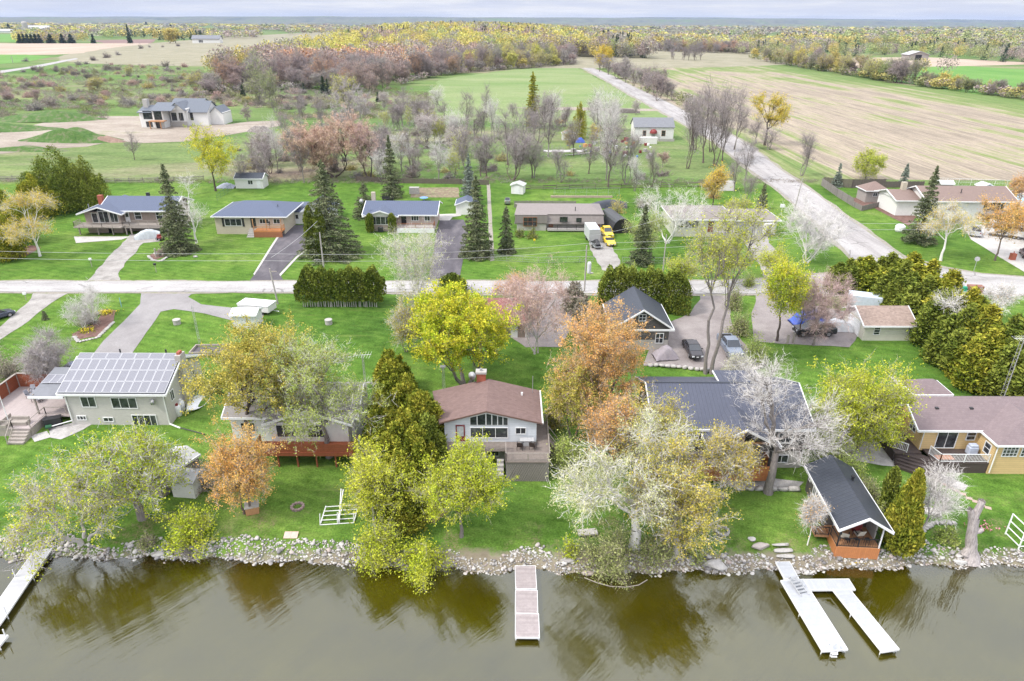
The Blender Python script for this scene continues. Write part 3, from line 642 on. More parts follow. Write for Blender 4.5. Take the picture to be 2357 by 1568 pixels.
    k = max(1, tw*tips//len(E)); B = np.repeat(E, k, 0); DD = np.repeat(D, k, 0)
    B = B + r.normal(size=B.shape)*.18*twl
    DD = unit(DD*.75 + unit(r.normal(size=B.shape))*.8 + np.array([0, 0, .22 - droop*1.1])); L = twl*r.uniform(.45, 1.25, (len(B), 1))
    V1, F1 = slivers(B, DD, L, tww, r)
    V2 = np.zeros((0, 3)); F2 = np.zeros((0, 4), int)
    if leaves:
        wt = np.repeat(r.random(len(B)//k)**2.2, k)[:len(B)]; wt = np.r_[wt, np.full(len(B) - len(wt), .1)] + .03; idx = r.choice(len(B), size=leaves, p=wt/wt.sum())
        pos = B[idx] + DD[idx]*L[idx]*r.uniform(.2, 1.15, (leaves, 1)) + r.normal(size=(leaves, 3))*ls*leafdist
        V2, F2 = quads(pos, r.normal(size=(leaves, 3)), ls, r, .75)
    return wood, (V1, F1), (V2, F2)
def tree_meshes(name, parts, barkm, twigm, leafm):
    wood, tw, lf = parts
    a = mesh_np(name + '_trunk', wood[0], wood[1], barkm, smooth=True)
    V = np.concatenate([tw[0], lf[0]]); F = [tw[1], lf[1] + len(tw[0])]
    mi = [np.zeros(len(tw[1]), dtype=np.int32), np.ones(len(lf[1]), dtype=np.int32)]
    if len(lf[1]) == 0: F = F[:1]; mi = mi[:1]
    b = mesh_np(name + '_crown', V, F, [twigm, leafm], mi); return a, b
def plant(name, meshes, X, Y, label, cat='tree', group=None, rz=0, sc_=(1, 1, 1), pn=('trunk', 'crown'), Z=None):
    e = empty(name, X, Y, Z, rz, label, cat, group); e.scale = sc_ if hasattr(sc_, '__len__') else (sc_,)*3
    for n, me in zip(pn, meshes):
        if me is not None: link(n, me, e)
    return e
def conifer(seed, h, w, cb=.04, n=9000, ls=.30, rag=.25, droop=.25, power=.9, tr=.16, up=0.0):
    r = np.random.default_rng(seed); VV = []; FF = []; nv = 0
    nv = tube([(0, 0, -.3), (0, 0, h*.5), (0, 0, h*.98)], [tr*1.3, tr*.7, .02], 7, VV, FF, nv)
    nb = int(26 + h*7); zs = np.sort(r.random(nb)**1.25)*(1 - cb) + cb; pos = []; dirs = []
    for i, z in enumerate(zs):
        az = i*2.4 + r.uniform(-.4, .4); L = w/2*(1 - z)**power*r.uniform(1 - rag, 1.08) + .12
        zz = z*h; o = np.array([math.cos(az), math.sin(az), 0])
        t = np.linspace(0, 1, 5)[:, None]; q = np.array([0, 0, zz]) + o*L*t + np.array([0, 0, 1])*(-droop*L*t**1.2 + up*L*t**2 + .12*L*t**4)
        nv = tube(q[[0, 2, 4]], np.array([.05, .03, .01])*(.4 + L/3), 3, VV, FF, nv)
        k = int(n*(L + .3)/(w*.27)/nb); tt = r.random((k, 1))**.7
        side = np.array([-o[1], o[0], 0]); sp = (.10 + .30*L*(1 - tt)*tt*2.2)
        p = np.array([0, 0, zz]) + o*L*tt*1.03 + np.array([0, 0, 1])*(-droop*L*tt**1.2 + up*L*tt**2 + .12*L*tt**4) + side*sp*r.normal(size=(k, 1)) + np.array([0, 0, 1])*r.normal(size=(k, 1))*.07
        p[:, 2] -= np.abs(r.normal(size=k))*.12
        pos.append(p); dirs.append(o + side*r.normal(size=(k, 1))*.7 + np.array([0, 0, 1])*(r.normal(size=(k, 1))*.35 - .25))
    k = n//7; z = r.random(k)*(1 - cb) + cb; a = r.random(k)*6.28; rr = w/2*(1 - z)**power*r.random(k)**.5*.45
    pos.append(np.c_[np.cos(a)*rr, np.sin(a)*rr, z*h]); dirs.append(r.normal(size=(k, 3)))
    Pn = np.concatenate(pos); D = np.concatenate(dirs); Pn[:, 2] = np.maximum(Pn[:, 2], .08)
    V, F = quads(Pn, D, ls, r, .42); return (np.concatenate(VV), np.concatenate(FF)), (V, F)
def cedar(seed, h, w, d=None, n=9000, ls=.30, shape='cone', z0=.03, lumps=14, lumpy=.2, top=.0, fan=1.0):
    """arborvitae: upright sprays over a lumpy outline, denser towards the outside"""
    r = np.random.default_rng(seed); d = d or w; VV = []; FF = []
    nst = 1 if shape != 'box' else 0
    tube([(0, 0, -.3), (0, 0, h*.45), (0, 0, h*.9)], [.15, .1, .03], 6, VV, FF, 0)
    u = r.random(n); a = r.random(n)*2*np.pi; rad = r.random(n)**.28
    L = unit(r.normal(size=(lumps, 3))*np.array([1, 1, .8])); Lz = r.random(lumps)
    if shape == 'box':
        f = r.random(n); x = r.uniform(-w/2, w/2, n); y = r.uniform(-d/2, d/2, n); z = u*h
        k = f < .38; y[k] = -d/2*r.random(k.sum())**.12; k = (f >= .38) & (f < .62); y[k] = d/2*r.random(k.sum())**.12
        k = (f >= .62) & (f < .9); z[k] = h*r.random(k.sum())**.12
        b = .5 + .5*np.sin(x*1.15 + 1.3*np.sin(x*.6 + seed)) ; b2 = .5 + .5*np.sin(x*2.9 + z*1.7 + seed)
        tt = z/h; y *= (1 - .34*np.clip(tt - .45, 0, 1)**1.3*1.6)*(.72 + .20*b + .18*b2); sp = np.abs(np.sin(x*1.9 + seed + .8*np.sin(x*.7))); z = z*(.74 + .12*b + .16*sp)*(1 - .35*np.clip(np.abs(x)/w*2 - .8, 0, 1)/.2*tt**2) + z0*h*(1 - tt)
        x *= (1 - .06*np.clip(tt - .6, 0, 1)*2)
        Pn = np.c_[x, y, z]; out = np.c_[x*.02, np.sign(y)*.5, np.full(n, .55)]
    else:
        if shape == 'dome':                 # several ragged leaders grown together
            k = 9 + int(w*1.3); aa = r.random(k)*6.28; dd = r.random(k)**.5*.36; dd[0] = 0; hk = h*(1 - .42*(dd/.36)**1.6)*r.uniform(.84, 1.06, k); hk[0] = h; rk = w*r.uniform(.15, .27, k); rk[0] = w*.24
            i = r.integers(k, size=n); tt = r.random(n)**.85; zz = tt*hk[i]; pr = rk[i]*(1 - tt)**.5*np.minimum(1, .75 + tt)*rad*(1 + .22*np.sin(tt*23 + i*1.7 + a*2))
            Pn = np.c_[np.cos(aa[i])*dd[i]*w + np.cos(a)*pr, (np.sin(aa[i])*dd[i]*w + np.sin(a)*pr)*d/w, zz + z0*h]
            Pn += r.normal(size=Pn.shape)*.12; V, F = quads(Pn, np.c_[np.cos(a)*.6, np.sin(a)*.6, np.full(n, .7)] + r.normal(size=Pn.shape)*.5, ls, r, .45); return (np.concatenate(VV), np.concatenate(FF)), (V, F)
        t = u**(.8 if shape == 'cone' else .7)
        prof = dict(cone=lambda t: (1 - t)**.62*np.minimum(1, .72 + t*1.5), col=lambda t: np.minimum(1, (1 - t)*4.5)**.6*np.minimum(1, .8 + t), dome=lambda t: np.sqrt(np.clip(1 - t**2.3, 0, 1))*np.minimum(1, .8 + t))[shape](t)
        dirv = np.c_[np.cos(a), np.sin(a), (t - .5)*1.6]; sc2 = np.ones(n)
        for i in range(lumps):
            m_ = unit(dirv) @ unit(L[i]); sc2 += lumpy*np.clip((m_ - .72)*4, 0, 1)
        sc2 *= .96/sc2.mean(); pr = prof*rad*sc2*(1 + .08*np.sin(t*19 + a*3))
        Pn = np.c_[np.cos(a)*w/2*pr, np.sin(a)*d/2*pr, (z0 + t*(1 - z0))*h*(1 + .06*(sc2 - 1))]
        out = np.c_[np.cos(a)*.45, np.sin(a)*.45, np.full(n, .8*fan + .2)]
    Pn += r.normal(size=Pn.shape)*.06
    V, F = quads(Pn, out + r.normal(size=Pn.shape)*.38, ls, r, .5); return (np.concatenate(VV), np.concatenate(FF)), (V, F)
def bush(seed, h, w, leaves=3000, ls=.16, stems=60, lumpy=.5, tww=.012):
    r = np.random.default_rng(seed); nl = 7; lo = unit(r.normal(size=(nl, 3)))*r.uniform(.3, .75, (nl, 1)); lo[:, 2] = np.abs(lo[:, 2])
    T = lo[r.integers(nl, size=stems)]*lumpy + unit(r.normal(size=(stems, 3)))*r.random((stems, 1))**.4*(1.1 - lumpy*.6); T[:, 2] = np.abs(T[:, 2])
    T = T*np.array([w/2, w/2, h*.95]); VV = []; FF = []; nv = 0
    B = np.c_[r.normal(size=(stems, 2))*w*.05, np.zeros(stems)]
    for b, t in zip(B, T):
        q = bez(b, unit(np.array([t[0]*.4, t[1]*.4, h])), t, .05, 4, r, .05); nv = tube(q, [.03, .022, .015, .008], 3, VV, FF, nv)
    k = 14; E = np.repeat(T, k, 0); f = r.uniform(.35, 1.0, (len(E), 1)); E = np.repeat(B, k, 0)*(1 - f) + E*f; D = unit(np.repeat(T - B, k, 0)) + unit(r.normal(size=E.shape))*.9
    V1, F1 = slivers(E, D, h*.22*r.uniform(.5, 1.3, (len(E), 1)), tww, r)
    idx = r.integers(len(E), size=leaves); pos = E[idx] + unit(D[idx])*h*.18*r.random((leaves, 1)) + r.normal(size=(leaves, 3))*.12*h/2; pos[:, 2] = np.abs(pos[:, 2]) + .03
    V2, F2 = quads(pos, r.normal(size=(leaves, 3)), ls, r, .75); return (np.concatenate(VV), np.concatenate(FF)), (V1, F1), (V2, F2)
# ---------------------------------------------------------------- trees one can tell apart, from the lake inland
TR = [
 # base x, base y, top y, crown width px, leaves, bark, twigs, options, name, label
 (195,1243,1030,265,'yg',BK_PALE,TW_GREY,dict(clump=0.75,cb=0.1,leaves=8000,ls=.15,tw=18,droop=.55,stems=3,tr=.26,tips=300),'willow_tree','leaning many stemmed tree with drooping grey twigs at the left shore'),
 (330,1192,950,250,'yg',BK_GREY,TW_PALE,dict(cb=0.14,leaves=12500,ls=.16,tw=12,droop=.3,tr=.42,tips=340,clump=0.8,lean=(-.1,0)),'deciduous_tree','gnarled tree with sparse yellow green leaves before the solar panel house'),
 (568,1183,950,190,'orange',BK_BROWN,TW_BROWN,dict(cb=0.12,leaves=19000,ls=.14,tw=12,tr=.15,tips=330,stems=2),'maple_tree','orange leaved maple on the lakeside lawn by the wooden crate'),
 (588,1030,756,325,'olive',BK_DARK,TW_OLIVE,dict(cb=0.2,leaves=40000,ls=.17,tw=14,tr=.34,tips=480,lean=(.16,0),stems=2),'deciduous_tree','broad olive gold tree rising over the left end of the red decked house'),
 (758,1052,775,310,'fresh',BK_GREY,TW_PALE,dict(cb=0.2,leaves=24000,ls=.14,tw=15,tr=.3,tips=400),'deciduous_tree','tall thin leaved grey green tree in front of the red decked house'),
 (1062,1237,1008,182,'yg',BK_GREY,TW_OLIVE,dict(cb=0.16,leaves=24000,ls=.15,tw=14,tr=.17,tips=330,bias=.35),'deciduous_tree','bright yellow green tree on the lawn below the central white house'),
 (862,1205,1000,170,'yg',BK_PALE,TW_OLIVE,dict(cb=0.08,leaves=17000,ls=.16,tw=15,tr=.16,tips=280),'deciduous_tree','light yellow green tree leaning against the cedars near the shore'),
 (1072,890,660,238,'vivid',BK_GREY,TW_OLIVE,dict(lean=(-.07,0),cb=0.18,leaves=42000,ls=.21,tw=10,tr=.36,tips=420,bias=.33,clump=0.62,nl=12,stems=3),'maple_tree','large vivid yellow green maple behind the central white house'),
 (1385,985,686,262,'peach',BK_GREY,TW_BROWN,dict(cb=0.08,leaves=36000,ls=.15,tw=16,tr=.3,tips=460,stems=3,bias=.38),'maple_tree','tall peach orange maple beside the black roofed garage'),
 (1318,1010,835,150,'olive',BK_GREY,TW_PINK,dict(cb=.15,leaves=18000,ls=.15,tw=14,tr=.16,tips=280,stems=2),'deciduous_tree','smaller orange and olive tree right of the central white house'),
 (1490,1120,880,185,'olive',BK_GREY,TW_GREY,dict(cb=.12,leaves=13000,ls=.15,tw=16,tr=.14,tips=300,stems=2),'deciduous_tree','olive tree behind the big white limbed tree'),
 (1405,1080,905,165,'peach',BK_GREY,TW_BROWN,dict(cb=.1,leaves=12000,ls=.15,tw=18,tr=.14,tips=280,stems=2),'deciduous_tree','smaller peach tree below the tall peach orange maple'),
 (1660,1150,985,120,'olive',BK_GREY,TW_PALE,dict(cb=.15,leaves=7000,ls=.15,tw=18,tr=.1,tips=200,stems=2),'deciduous_tree','thin golden tree before the left end of the orange terrace'),
 (1462,1262,885,345,'pale',BK_WHITE,TW_WHITE,dict(bias=0.55,cb=0.16,leaves=15000,ls=.14,tw=15,tww=.017,tr=0.5,tips=330,clump=0.8,nl=10,lean=(-.05,0),droop=.25,nlimb=6),'sycamore_tree','big white limbed tree with pale green leaves on the lakeshore'),
 (1552,1290,955,245,'olive',BK_PALE,TW_GREY,dict(cb=0.16,leaves=24000,ls=.15,tw=14,tr=.36,tips=400,droop=.15),'deciduous_tree','thick trunked olive leaved tree on the shore right of the white limbed tree'),
 (1768,1134,815,250,'grey',BK_GREY,TW_PALE,dict(cb=0.3,leaves=800,ls=.1,tw=14,tr=0.38,tips=420,clump=0.78,nlimb=7),'bare_tree','tall bare pale tree in front of the grey metal roofed house'),
 (1945,1052,785,235,'yg',BK_GREY,TW_OLIVE,dict(cb=0.06,leaves=34000,ls=.16,tw=16,tr=.24,tips=420,stems=2),'deciduous_tree','yellow green tree between the grey metal roofed house and yellow house'),
 (2095,1256,1060,110,'grey',BK_PALE,TW_PALE,dict(cb=.25,leaves=300,ls=.08,tw=22,tr=.12,tips=150,lean=(.22,0)),'bare_tree','small leaning bare tree on the shore left of the dead trunk'),
 (1858,1256,1148,38,'peach',BK_WHITE,TW_PALE,dict(cb=.38,leaves=900,ls=.10,tw=26,tr=.05,tips=90),'young_tree','thin young tree with buds on the lawn beside the lakeside cabin'),
 (1630,860,430,185,'yg',BK_GREY,TW_OLIVE,dict(cb=.44,leaves=6000,ls=.17,tw=18,tr=.24,tips=360,stems=2,vase=.35,nl=12),'deciduous_tree','very tall twin trunked tree in the gravel yard by the pickup truck'),
 (1788,785,585,135,'vivid',BK_DARK,TW_OLIVE,dict(cb=.26,leaves=15000,ls=.17,tw=12,tr=.15,tips=280),'maple_tree','yellow green maple left of the dark car with the blue tarp'),
 (1872,795,600,140,'mauve',BK_GREY,TW_PINK,dict(cb=0.08,leaves=500,ls=.08,tw=24,tr=.16,tips=330),'bare_tree','twiggy pinkish grey tree beside the white garage'),
 (1838,775,640,80,'olive',BK_DARK,TW_OLIVE,dict(cb=.3,leaves=3500,ls=.14,tw=16,tr=.1,tips=160),'deciduous_tree','slim olive tree standing by the dark car'),
 (966,748,505,165,'pale',BK_PALE,TW_PALE,dict(cb=0.2,leaves=4500,ls=.14,tw=14,tr=.2,tips=420,vase=.1),'bare_tree','tall pale bare tree by the road in front of the second asphalt drive'),
 (985,800,640,105,'olive',BK_GREY,TW_GREY,dict(cb=.1,leaves=5500,ls=.14,tw=20,tr=.12,tips=220,stems=2),'deciduous_tree','thin olive tree left of the vivid yellow green maple'),
 (935,810,690,70,'olive',BK_GREY,TW_PALE,dict(cb=.1,leaves=4200,ls=.14,tw=18,tr=.09,tips=160,stems=2),'deciduous_tree','small brushy olive tree at the edge of the big lawn'),
 (1233,812,600,185,'red',BK_PALE,TW_PINK,dict(cb=0.06,leaves=10000,ls=.11,tw=18,tr=.2,tips=400,stems=3,vase=.15),'maple_tree','red budded many stemmed tree beside the red roofed garage'),
 (1180,700,620,90,'orange',BK_GREY,TW_PINK,dict(cb=.1,leaves=3500,ls=.12,tw=20,tr=.08,tips=160,stems=3),'small_tree','low pinkish orange tree behind the red roofed garage'),
 (92,590,440,172,'gold',BK_WHITE,TW_PALE,dict(cb=.24,leaves=10500,ls=.15,tw=14,tr=.2,tips=280,clump=.85,nl=7,droop=.3),'birch_tree','white birch with golden leaves at the left of the long roofed bungalow'),
 (452,560,398,110,'pale',BK_WHITE,TW_WHITE,dict(cb=0.15,leaves=500,ls=.12,tw=9,tr=0.18,tips=240,vase=.2,nl=6,clump=.8),'birch_tree','bare white birch behind the tall spruce on the left'),
 (497,440,284,146,'vivid',BK_DARK,TW_OLIVE,dict(cb=.22,leaves=17000,ls=.2,tw=12,tr=.22,tips=300,bias=.35),'maple_tree','bright yellow maple behind the small black roofed shed'),
 (1855,605,430,160,'grey',BK_WHITE,TW_WHITE,dict(cb=0.06,leaves=0,tw=16,tww=.02,tr=0.24,tips=460,stems=4,vase=.2),'birch_tree','large bare white birch in the corner by the two roads'),
 (1535,560,418,180,'pale',BK_WHITE,TW_WHITE,dict(cb=0.12,leaves=1500,ls=.13,tw=10,tww=.02,tr=0.24,tips=340,vase=.25,stems=3,clump=.7),'birch_tree','spreading bare white birch behind the black shelter tent'),
 (1475,600,470,110,'fresh',BK_GREY,TW_OLIVE,dict(cb=.2,leaves=5500,ls=.15,tw=14,tr=.13,tips=200),'deciduous_tree','light green tree right of the ragged spruce by the black shelter'),
 (2165,600,452,150,'gold',BK_WHITE,TW_PALE,dict(cb=.28,leaves=4800,ls=.15,tw=18,tr=.2,tips=260,clump=.8,nl=6,droop=.35,vase=.1),'birch_tree','white trunked birch with thin golden leaves on the corner lawn'),
 (2290,600,440,150,'orange',BK_BROWN,TW_BROWN,dict(cb=.25,leaves=12000,ls=.17,tw=14,tr=.15,tips=280),'maple_tree','orange maple beside the white trailer on the right'),
 (2370,560,440,110,'orange',BK_BROWN,TW_BROWN,dict(cb=.2,leaves=8000,ls=.17,tw=14,tr=.13,tips=200),'maple_tree','orange maple cut by the right edge beyond the white trailer'),
 (2345,475,385,80,'peach',BK_GREY,TW_BROWN,dict(cb=.1,leaves=6000,ls=.18,tw=20,tr=.14,tips=200),'deciduous_tree','brown orange tree by the swimming pool'),
 (2205,815,675,165,'pale',BK_WHITE,TW_WHITE,dict(cb=.3,leaves=700,ls=.13,tw=14,tww=.02,tr=.2,tips=160,clump=.85,nl=6,vase=.2),'birch_tree','white branched birch standing inside the right cedar hedge'),
 (2290,740,640,90,'peach',BK_WHITE,TW_WHITE,dict(cb=.25,leaves=300,ls=.1,tw=16,tww=.02,tr=.14,tips=110,clump=.8,nl=5,vase=.3),'birch_tree','smaller bare white tree beside the road at the right'),
 (218,745,648,95,'grey',BK_PALE,TW_PALE,dict(cb=.1,leaves=500,ls=.1,tw=12,tr=.08,tips=130,stems=3,clump=.85),'bare_tree','low bare whitish tree over the flower bed between two drives'),
 (190,755,690,70,'grey',BK_PALE,TW_PALE,dict(cb=.08,leaves=100,ls=.1,tw=12,tr=.06,tips=90,stems=3,clump=.85),'bare_tree','small bare tree at the lower end of the flower bed'),
 (118,885,758,110,'drab',BK_GREY,TW_GREY,dict(cb=.1,leaves=3000,ls=.12,tw=30,tr=.12,tips=260,stems=3),'bare_tree','grey twiggy tree left of the wide drive above the wooden fence'),
 (1690,905,815,60,'pale',BK_PALE,TW_PALE,dict(cb=.2,leaves=1800,ls=.12,tw=26,tr=.07,tips=130),'bare_tree','small pale tree at the end of the stone walk'),
 (1232,330,175,0,'','','',0,'',''),
 (768,408,232,225,'red',BK_DARK,TW_PINK,dict(cb=0.05,leaves=52000,ls=.21,tw=18,tr=.42,tips=480,stems=3,bias=.36,tww=.025),'maple_tree','huge red budded maple behind the spruce and the sheds'),
 (850,412,262,110,'red',BK_DARK,TW_PINK,dict(cb=.16,leaves=6500,ls=.17,tw=26,tr=.3,tips=300,stems=2,tww=.025),'maple_tree','greyish red tree joined to the right of the huge red maple'),
 (812,330,165,115,'mauve',BK_GREY,TW_GREY,dict(cb=.1,leaves=2500,ls=.15,tw=20,tr=.25,tips=340,stems=3,tww=.03),'bare_tree','tall grey bare tree rising behind the huge red maple'),
 (1760,335,200,100,'gold',BK_DARK,TW_OLIVE,dict(cb=.25,leaves=9000,ls=.26,tw=16,tr=.35,tips=260,clump=.8,nl=8,vase=.1),'willow_tree','golden willow by the side road at the edge of the stubble field'),
 (1992,412,335,78,'yg',BK_GREY,TW_OLIVE,dict(cb=.02,leaves=9000,ls=.2,tw=20,tr=.12,tips=260,bias=.3,clump=.2),'round_tree','round yellow green bush tree behind the board fence on the right'),
 (1388,160,102,50,'gold',BK_DARK,TW_OLIVE,dict(cb=.02,leaves=7000,ls=.6,tw=8,tr=.3,tips=160,bias=.3,clump=.3,twl=1.5),'round_tree','round golden tree where the side road meets the wood'),
 (1640,478,375,75,'gold',BK_DARK,TW_BROWN,dict(cb=.2,leaves=6500,ls=.2,tw=16,tr=.14,tips=200),'deciduous_tree','golden orange tree behind the grey bungalow on the right'),
 (1690,505,440,70,'yg',BK_GREY,TW_OLIVE,dict(cb=.1,leaves=3000,ls=.17,tw=18,tr=.1,tips=160,stems=2),'small_tree','thin yellow green small tree behind the grey bungalow'),
 (1560,690,560,70,'yg',BK_GREY,TW_OLIVE,dict(cb=.2,leaves=4500,ls=.15,tw=14,tr=.08,tips=140),'small_tree','thin yellow tree at the right end of the roadside cedars'),
 (1775,640,555,105,'yg',BK_GREY,TW_OLIVE,dict(cb=.1,leaves=6500,ls=.15,tw=12,tr=.1,tips=160,stems=2),'small_tree','leafy yellow green small tree beside the bungalow drive'),
 (1665,660,545,95,'yg',BK_GREY,TW_OLIVE,dict(cb=.15,leaves=5500,ls=.15,tw=14,tr=.1,tips=160,stems=2),'small_tree','thin yellow green tree in front of the grey bungalow'),
 (1140,1180,0,0,'','','',0,'','')]
seed = 100
for (bx, by, ty, w, lk, bk, tk, kw, nm, lab) in TR:
    seed += 1
    if not w: continue
    X, Y = P(bx, by); h = height(X, Y, ty); wm = width(X, Y, w)*(1.12 if Y < 100 else 1.0); kw['leaves'] = int(kw['leaves']*1.2)
    parts = decid(seed, h, wm, **kw)
    plant(nm, tree_meshes(nm, parts, bk, tk, LF[lk]), X, Y, lab)
# spruces and other conifers
CF = [
 (415,580,378,90,'spruce',dict(n=15000,rag=.2,power=.75,droop=.45),'spruce_tree','tall dark spruce left of the beige bungalow with blue roof'),
 (762,588,368,155,'spruce',dict(n=17000,rag=.15,power=.8,droop=.3,ls=.36),'spruce_tree','widest blue green spruce beside the asphalt drive'),
 (903,455,312,62,'spruce',dict(n=8000,rag=.2,ls=.34),'spruce_tree','dark spruce behind the blue roofed brick bungalow'),
 (842,500,415,66,'spruce',dict(n=6000,rag=.1,ls=.3),'spruce_tree','short dense spruce left of the blue roofed brick bungalow'),
 (1098,590,405,82,'spruce',dict(n=13000,rag=.15,power=.7),'spruce_tree','tall spruce at the right side of the second asphalt drive'),
 (1080,470,355,48,'blue',dict(n=6500,rag=.2),'spruce_tree','pale blue spruce behind the small blue roofed shed'),
 (1165,582,475,52,'spruce',dict(n=5500,rag=.45,droop=.9,power=.6),'weeping_conifer','small weeping conifer beside the brown roofed bungalow'),
 (1475,608,470,72,'spruce',dict(n=8000,rag=.4,droop=.35),'spruce_tree','ragged dark spruce right of the black shelter tent'),
 (1752,482,422,32,'spruce',dict(n=3500,ls=.28),'spruce_tree','small spruce behind the grey bungalow garage'),
 (2112,560,382,84,'spruce',dict(n=12000,rag=.2),'spruce_tree','tall spruce before the brown roofed house on the right'),
 (1925,430,376,27,'blue',dict(n=2800,ls=.26,rag=.1),'spruce_tree','left small blue spruce at the board fence'),
 (2078,428,376,27,'blue',dict(n=2800,ls=.26,rag=.1),'spruce_tree','right small blue spruce at the board fence'),
 (1225,292,165,42,'cedar',dict(n=9000,rag=.5,ls=.5,power=.5),'spruce_tree','tall ragged conifer rising among the bare trees beyond the yards'),
 (105,736,716,14,'spruce',dict(n=600,ls=.14),'young_spruce','tiny spruce on the lawn between two drives'),
]
for i, (bx, by, ty, w, lk, kw, nm, lab) in enumerate(CF):
    X, Y = P(bx, by); h = height(X, Y, ty); (wv, wf), (cv, cf) = conifer(300 + i, h, width(X, Y, w), **kw)
    plant(nm, (mesh_np(nm, wv, wf, BK_DARK), mesh_np(nm + '_crown', cv, cf, LF[lk])), X, Y, lab)
CD = [  # arborvitae and cedars
 (905,905,808,80,'cedar','dome',7000,'northernmost cedar of the row left of the central white house'),
 (915,960,832,105,'cedar','dome',11000,'second cedar of the row left of the central white house'),
 (945,1010,868,105,'cedar','dome',12000,'third cedar of the row left of the central white house'),
 (975,1055,905,110,'cedar','dome',13000,'golden green cedar at the corner of the central white house'),
 (935,1085,945,105,'cedar','dome',11000,'wide cedar in the middle of the row by the central white house'),
 (965,1130,985,110,'cedar','dome',12000,'cedar left of the bright yellow green lawn tree'),
 (885,1045,905,95,'cedar','dome',10000,'cedar on the outer left side of the row by the central white house'),
 (990,1105,960,85,'hedge','dome',9000,'cedar on the right side of the row below the central white house'),
 (905,1150,1010,110,'cedar','dome',11000,'low cedar at the lake end of the row beside the boat lift frame'),
 (925,1195,1045,120,'cedar','dome',12000,'darkest cedar of the row nearest the lake'),
 (2062,1262,1082,92,'cedar','cone',13000,'conical cedar right of the lakeside cabin'),
 (2030,1195,1078,30,'hedge','col',2600,'thin columnar cedar behind the conical cedar'),
 (150,478,340,170,'hedge','dome',17000,'huge round cedar behind the left bungalow'),
 (215,480,362,105,'hedge','dome',9000,'tall cedar at the right side of the huge round one'),
 (95,500,402,105,'cedar','dome',9000,'yellowish cedar left of the huge round one'),
 (28,560,432,110,'cedar','dome',10000,'cedar at the left edge behind the golden birch'),
 (20,595,500,90,'cedar','dome',8000,'low cedar at the left edge nearest the road'),
 (722,594,474,27,'hedge','col',4500,'left column cedar by the wooden pole'),
 (744,596,480,27,'hedge','col',4500,'right column cedar by the wooden pole'),
 (853,535,492,18,'hedge','col',1800,'small column cedar left of the bay window'),
 (903,535,492,18,'hedge','col',1800,'small column cedar right of the bay window'),
 (1333,320,236,42,'cedar','dome',5000,'dark leafy tree among the bare trees near the white cottage'),
 (1322,720,650,66,'drab','dome',4200,'brownish green juniper behind the red budded tree'),
 (1040,672,630,70,'hedge','dome',3800,'dark shrubby cedar at the roadside behind the vivid maple'),
 (1335,770,690,50,'drab','dome',3000,'drab juniper above the peach orange maple'),
]
for i, (bx, by, ty, w, lk, sh, n, lab) in enumerate(CD):
    X, Y = P(bx, by); h = height(X, Y, ty); wm = width(X, Y, w)*(1.22 if 'central white' in lab or 'row' in lab else 1.05 if w > 40 else 1.0); n = int(n*1.8)
    (wv, wf), (cv, cf) = cedar(400 + i, h, wm, n=n, shape=sh, ls=.30 if n > 3000 else .22, lumpy=.28 if sh == 'dome' else .14) if False else ((np.zeros((0,3)), []), cedar(400 + i, h, wm, n=n, shape=sh, ls=.34 if n > 3000 else .22, lumpy=.28 if sh == 'dome' else .14)[1])
    T_, F_ = [], []; tube([(0, 0, -.3), (0, 0, h*.45), (0, 0, h*.9)], [.15, .1, .03], 6, T_, F_, 0)
    plant('cedar_tree', (mesh_np('cedar_trunk', T_[0], np.concatenate(F_), BK_BROWN), mesh_np('cedar_crown', cv, cf, LF[lk])), X, Y, lab)
# rows of cedars: each row is one hedge, with its stems
def hedge_row(px, w_, d, h, label, seed, n, stems=0, rz=0, z0=.0, lk='hedge', X=None):
    X, Y = P(*px) if X is None else X
    e = empty('cedar_hedge', X, Y, None, rz, label, 'hedge')
    _, (v, f) = cedar(seed, h, w_, d, n=n, shape='box', ls=.36, z0=z0); link('foliage', mesh_np('hedge_foliage', v, f, LF[lk]), e)
    r = np.random.default_rng(seed)
    for i in range(stems):
        x = (i + .5)/stems*w_*.86 - w_*.43 + r.uniform(-.1, .1); T_, F_ = [], []
        tube([(x, -d*.30 + r.uniform(-.1, .1), -.2), (x + r.uniform(-.08, .08), -d*.25, h*.4)], [.075, .05], 6, T_, F_, 0)
        link('stem', mesh_np('hedge_stem', T_[0], F_[0], BK_PALE), e)
    return e
hedge_row((787, 700), 13.2, 3.6, 5.9, 'clipped cedar hedge on pale stems beside the road above the big lawn', 11, 30000, 34, z0=.18)
hedge_row((1478, 712), 13.5, 4.2, 6.6, 'long dark cedar hedge behind the black roofed garage', 12, 26000, 0, rz=R(-4))
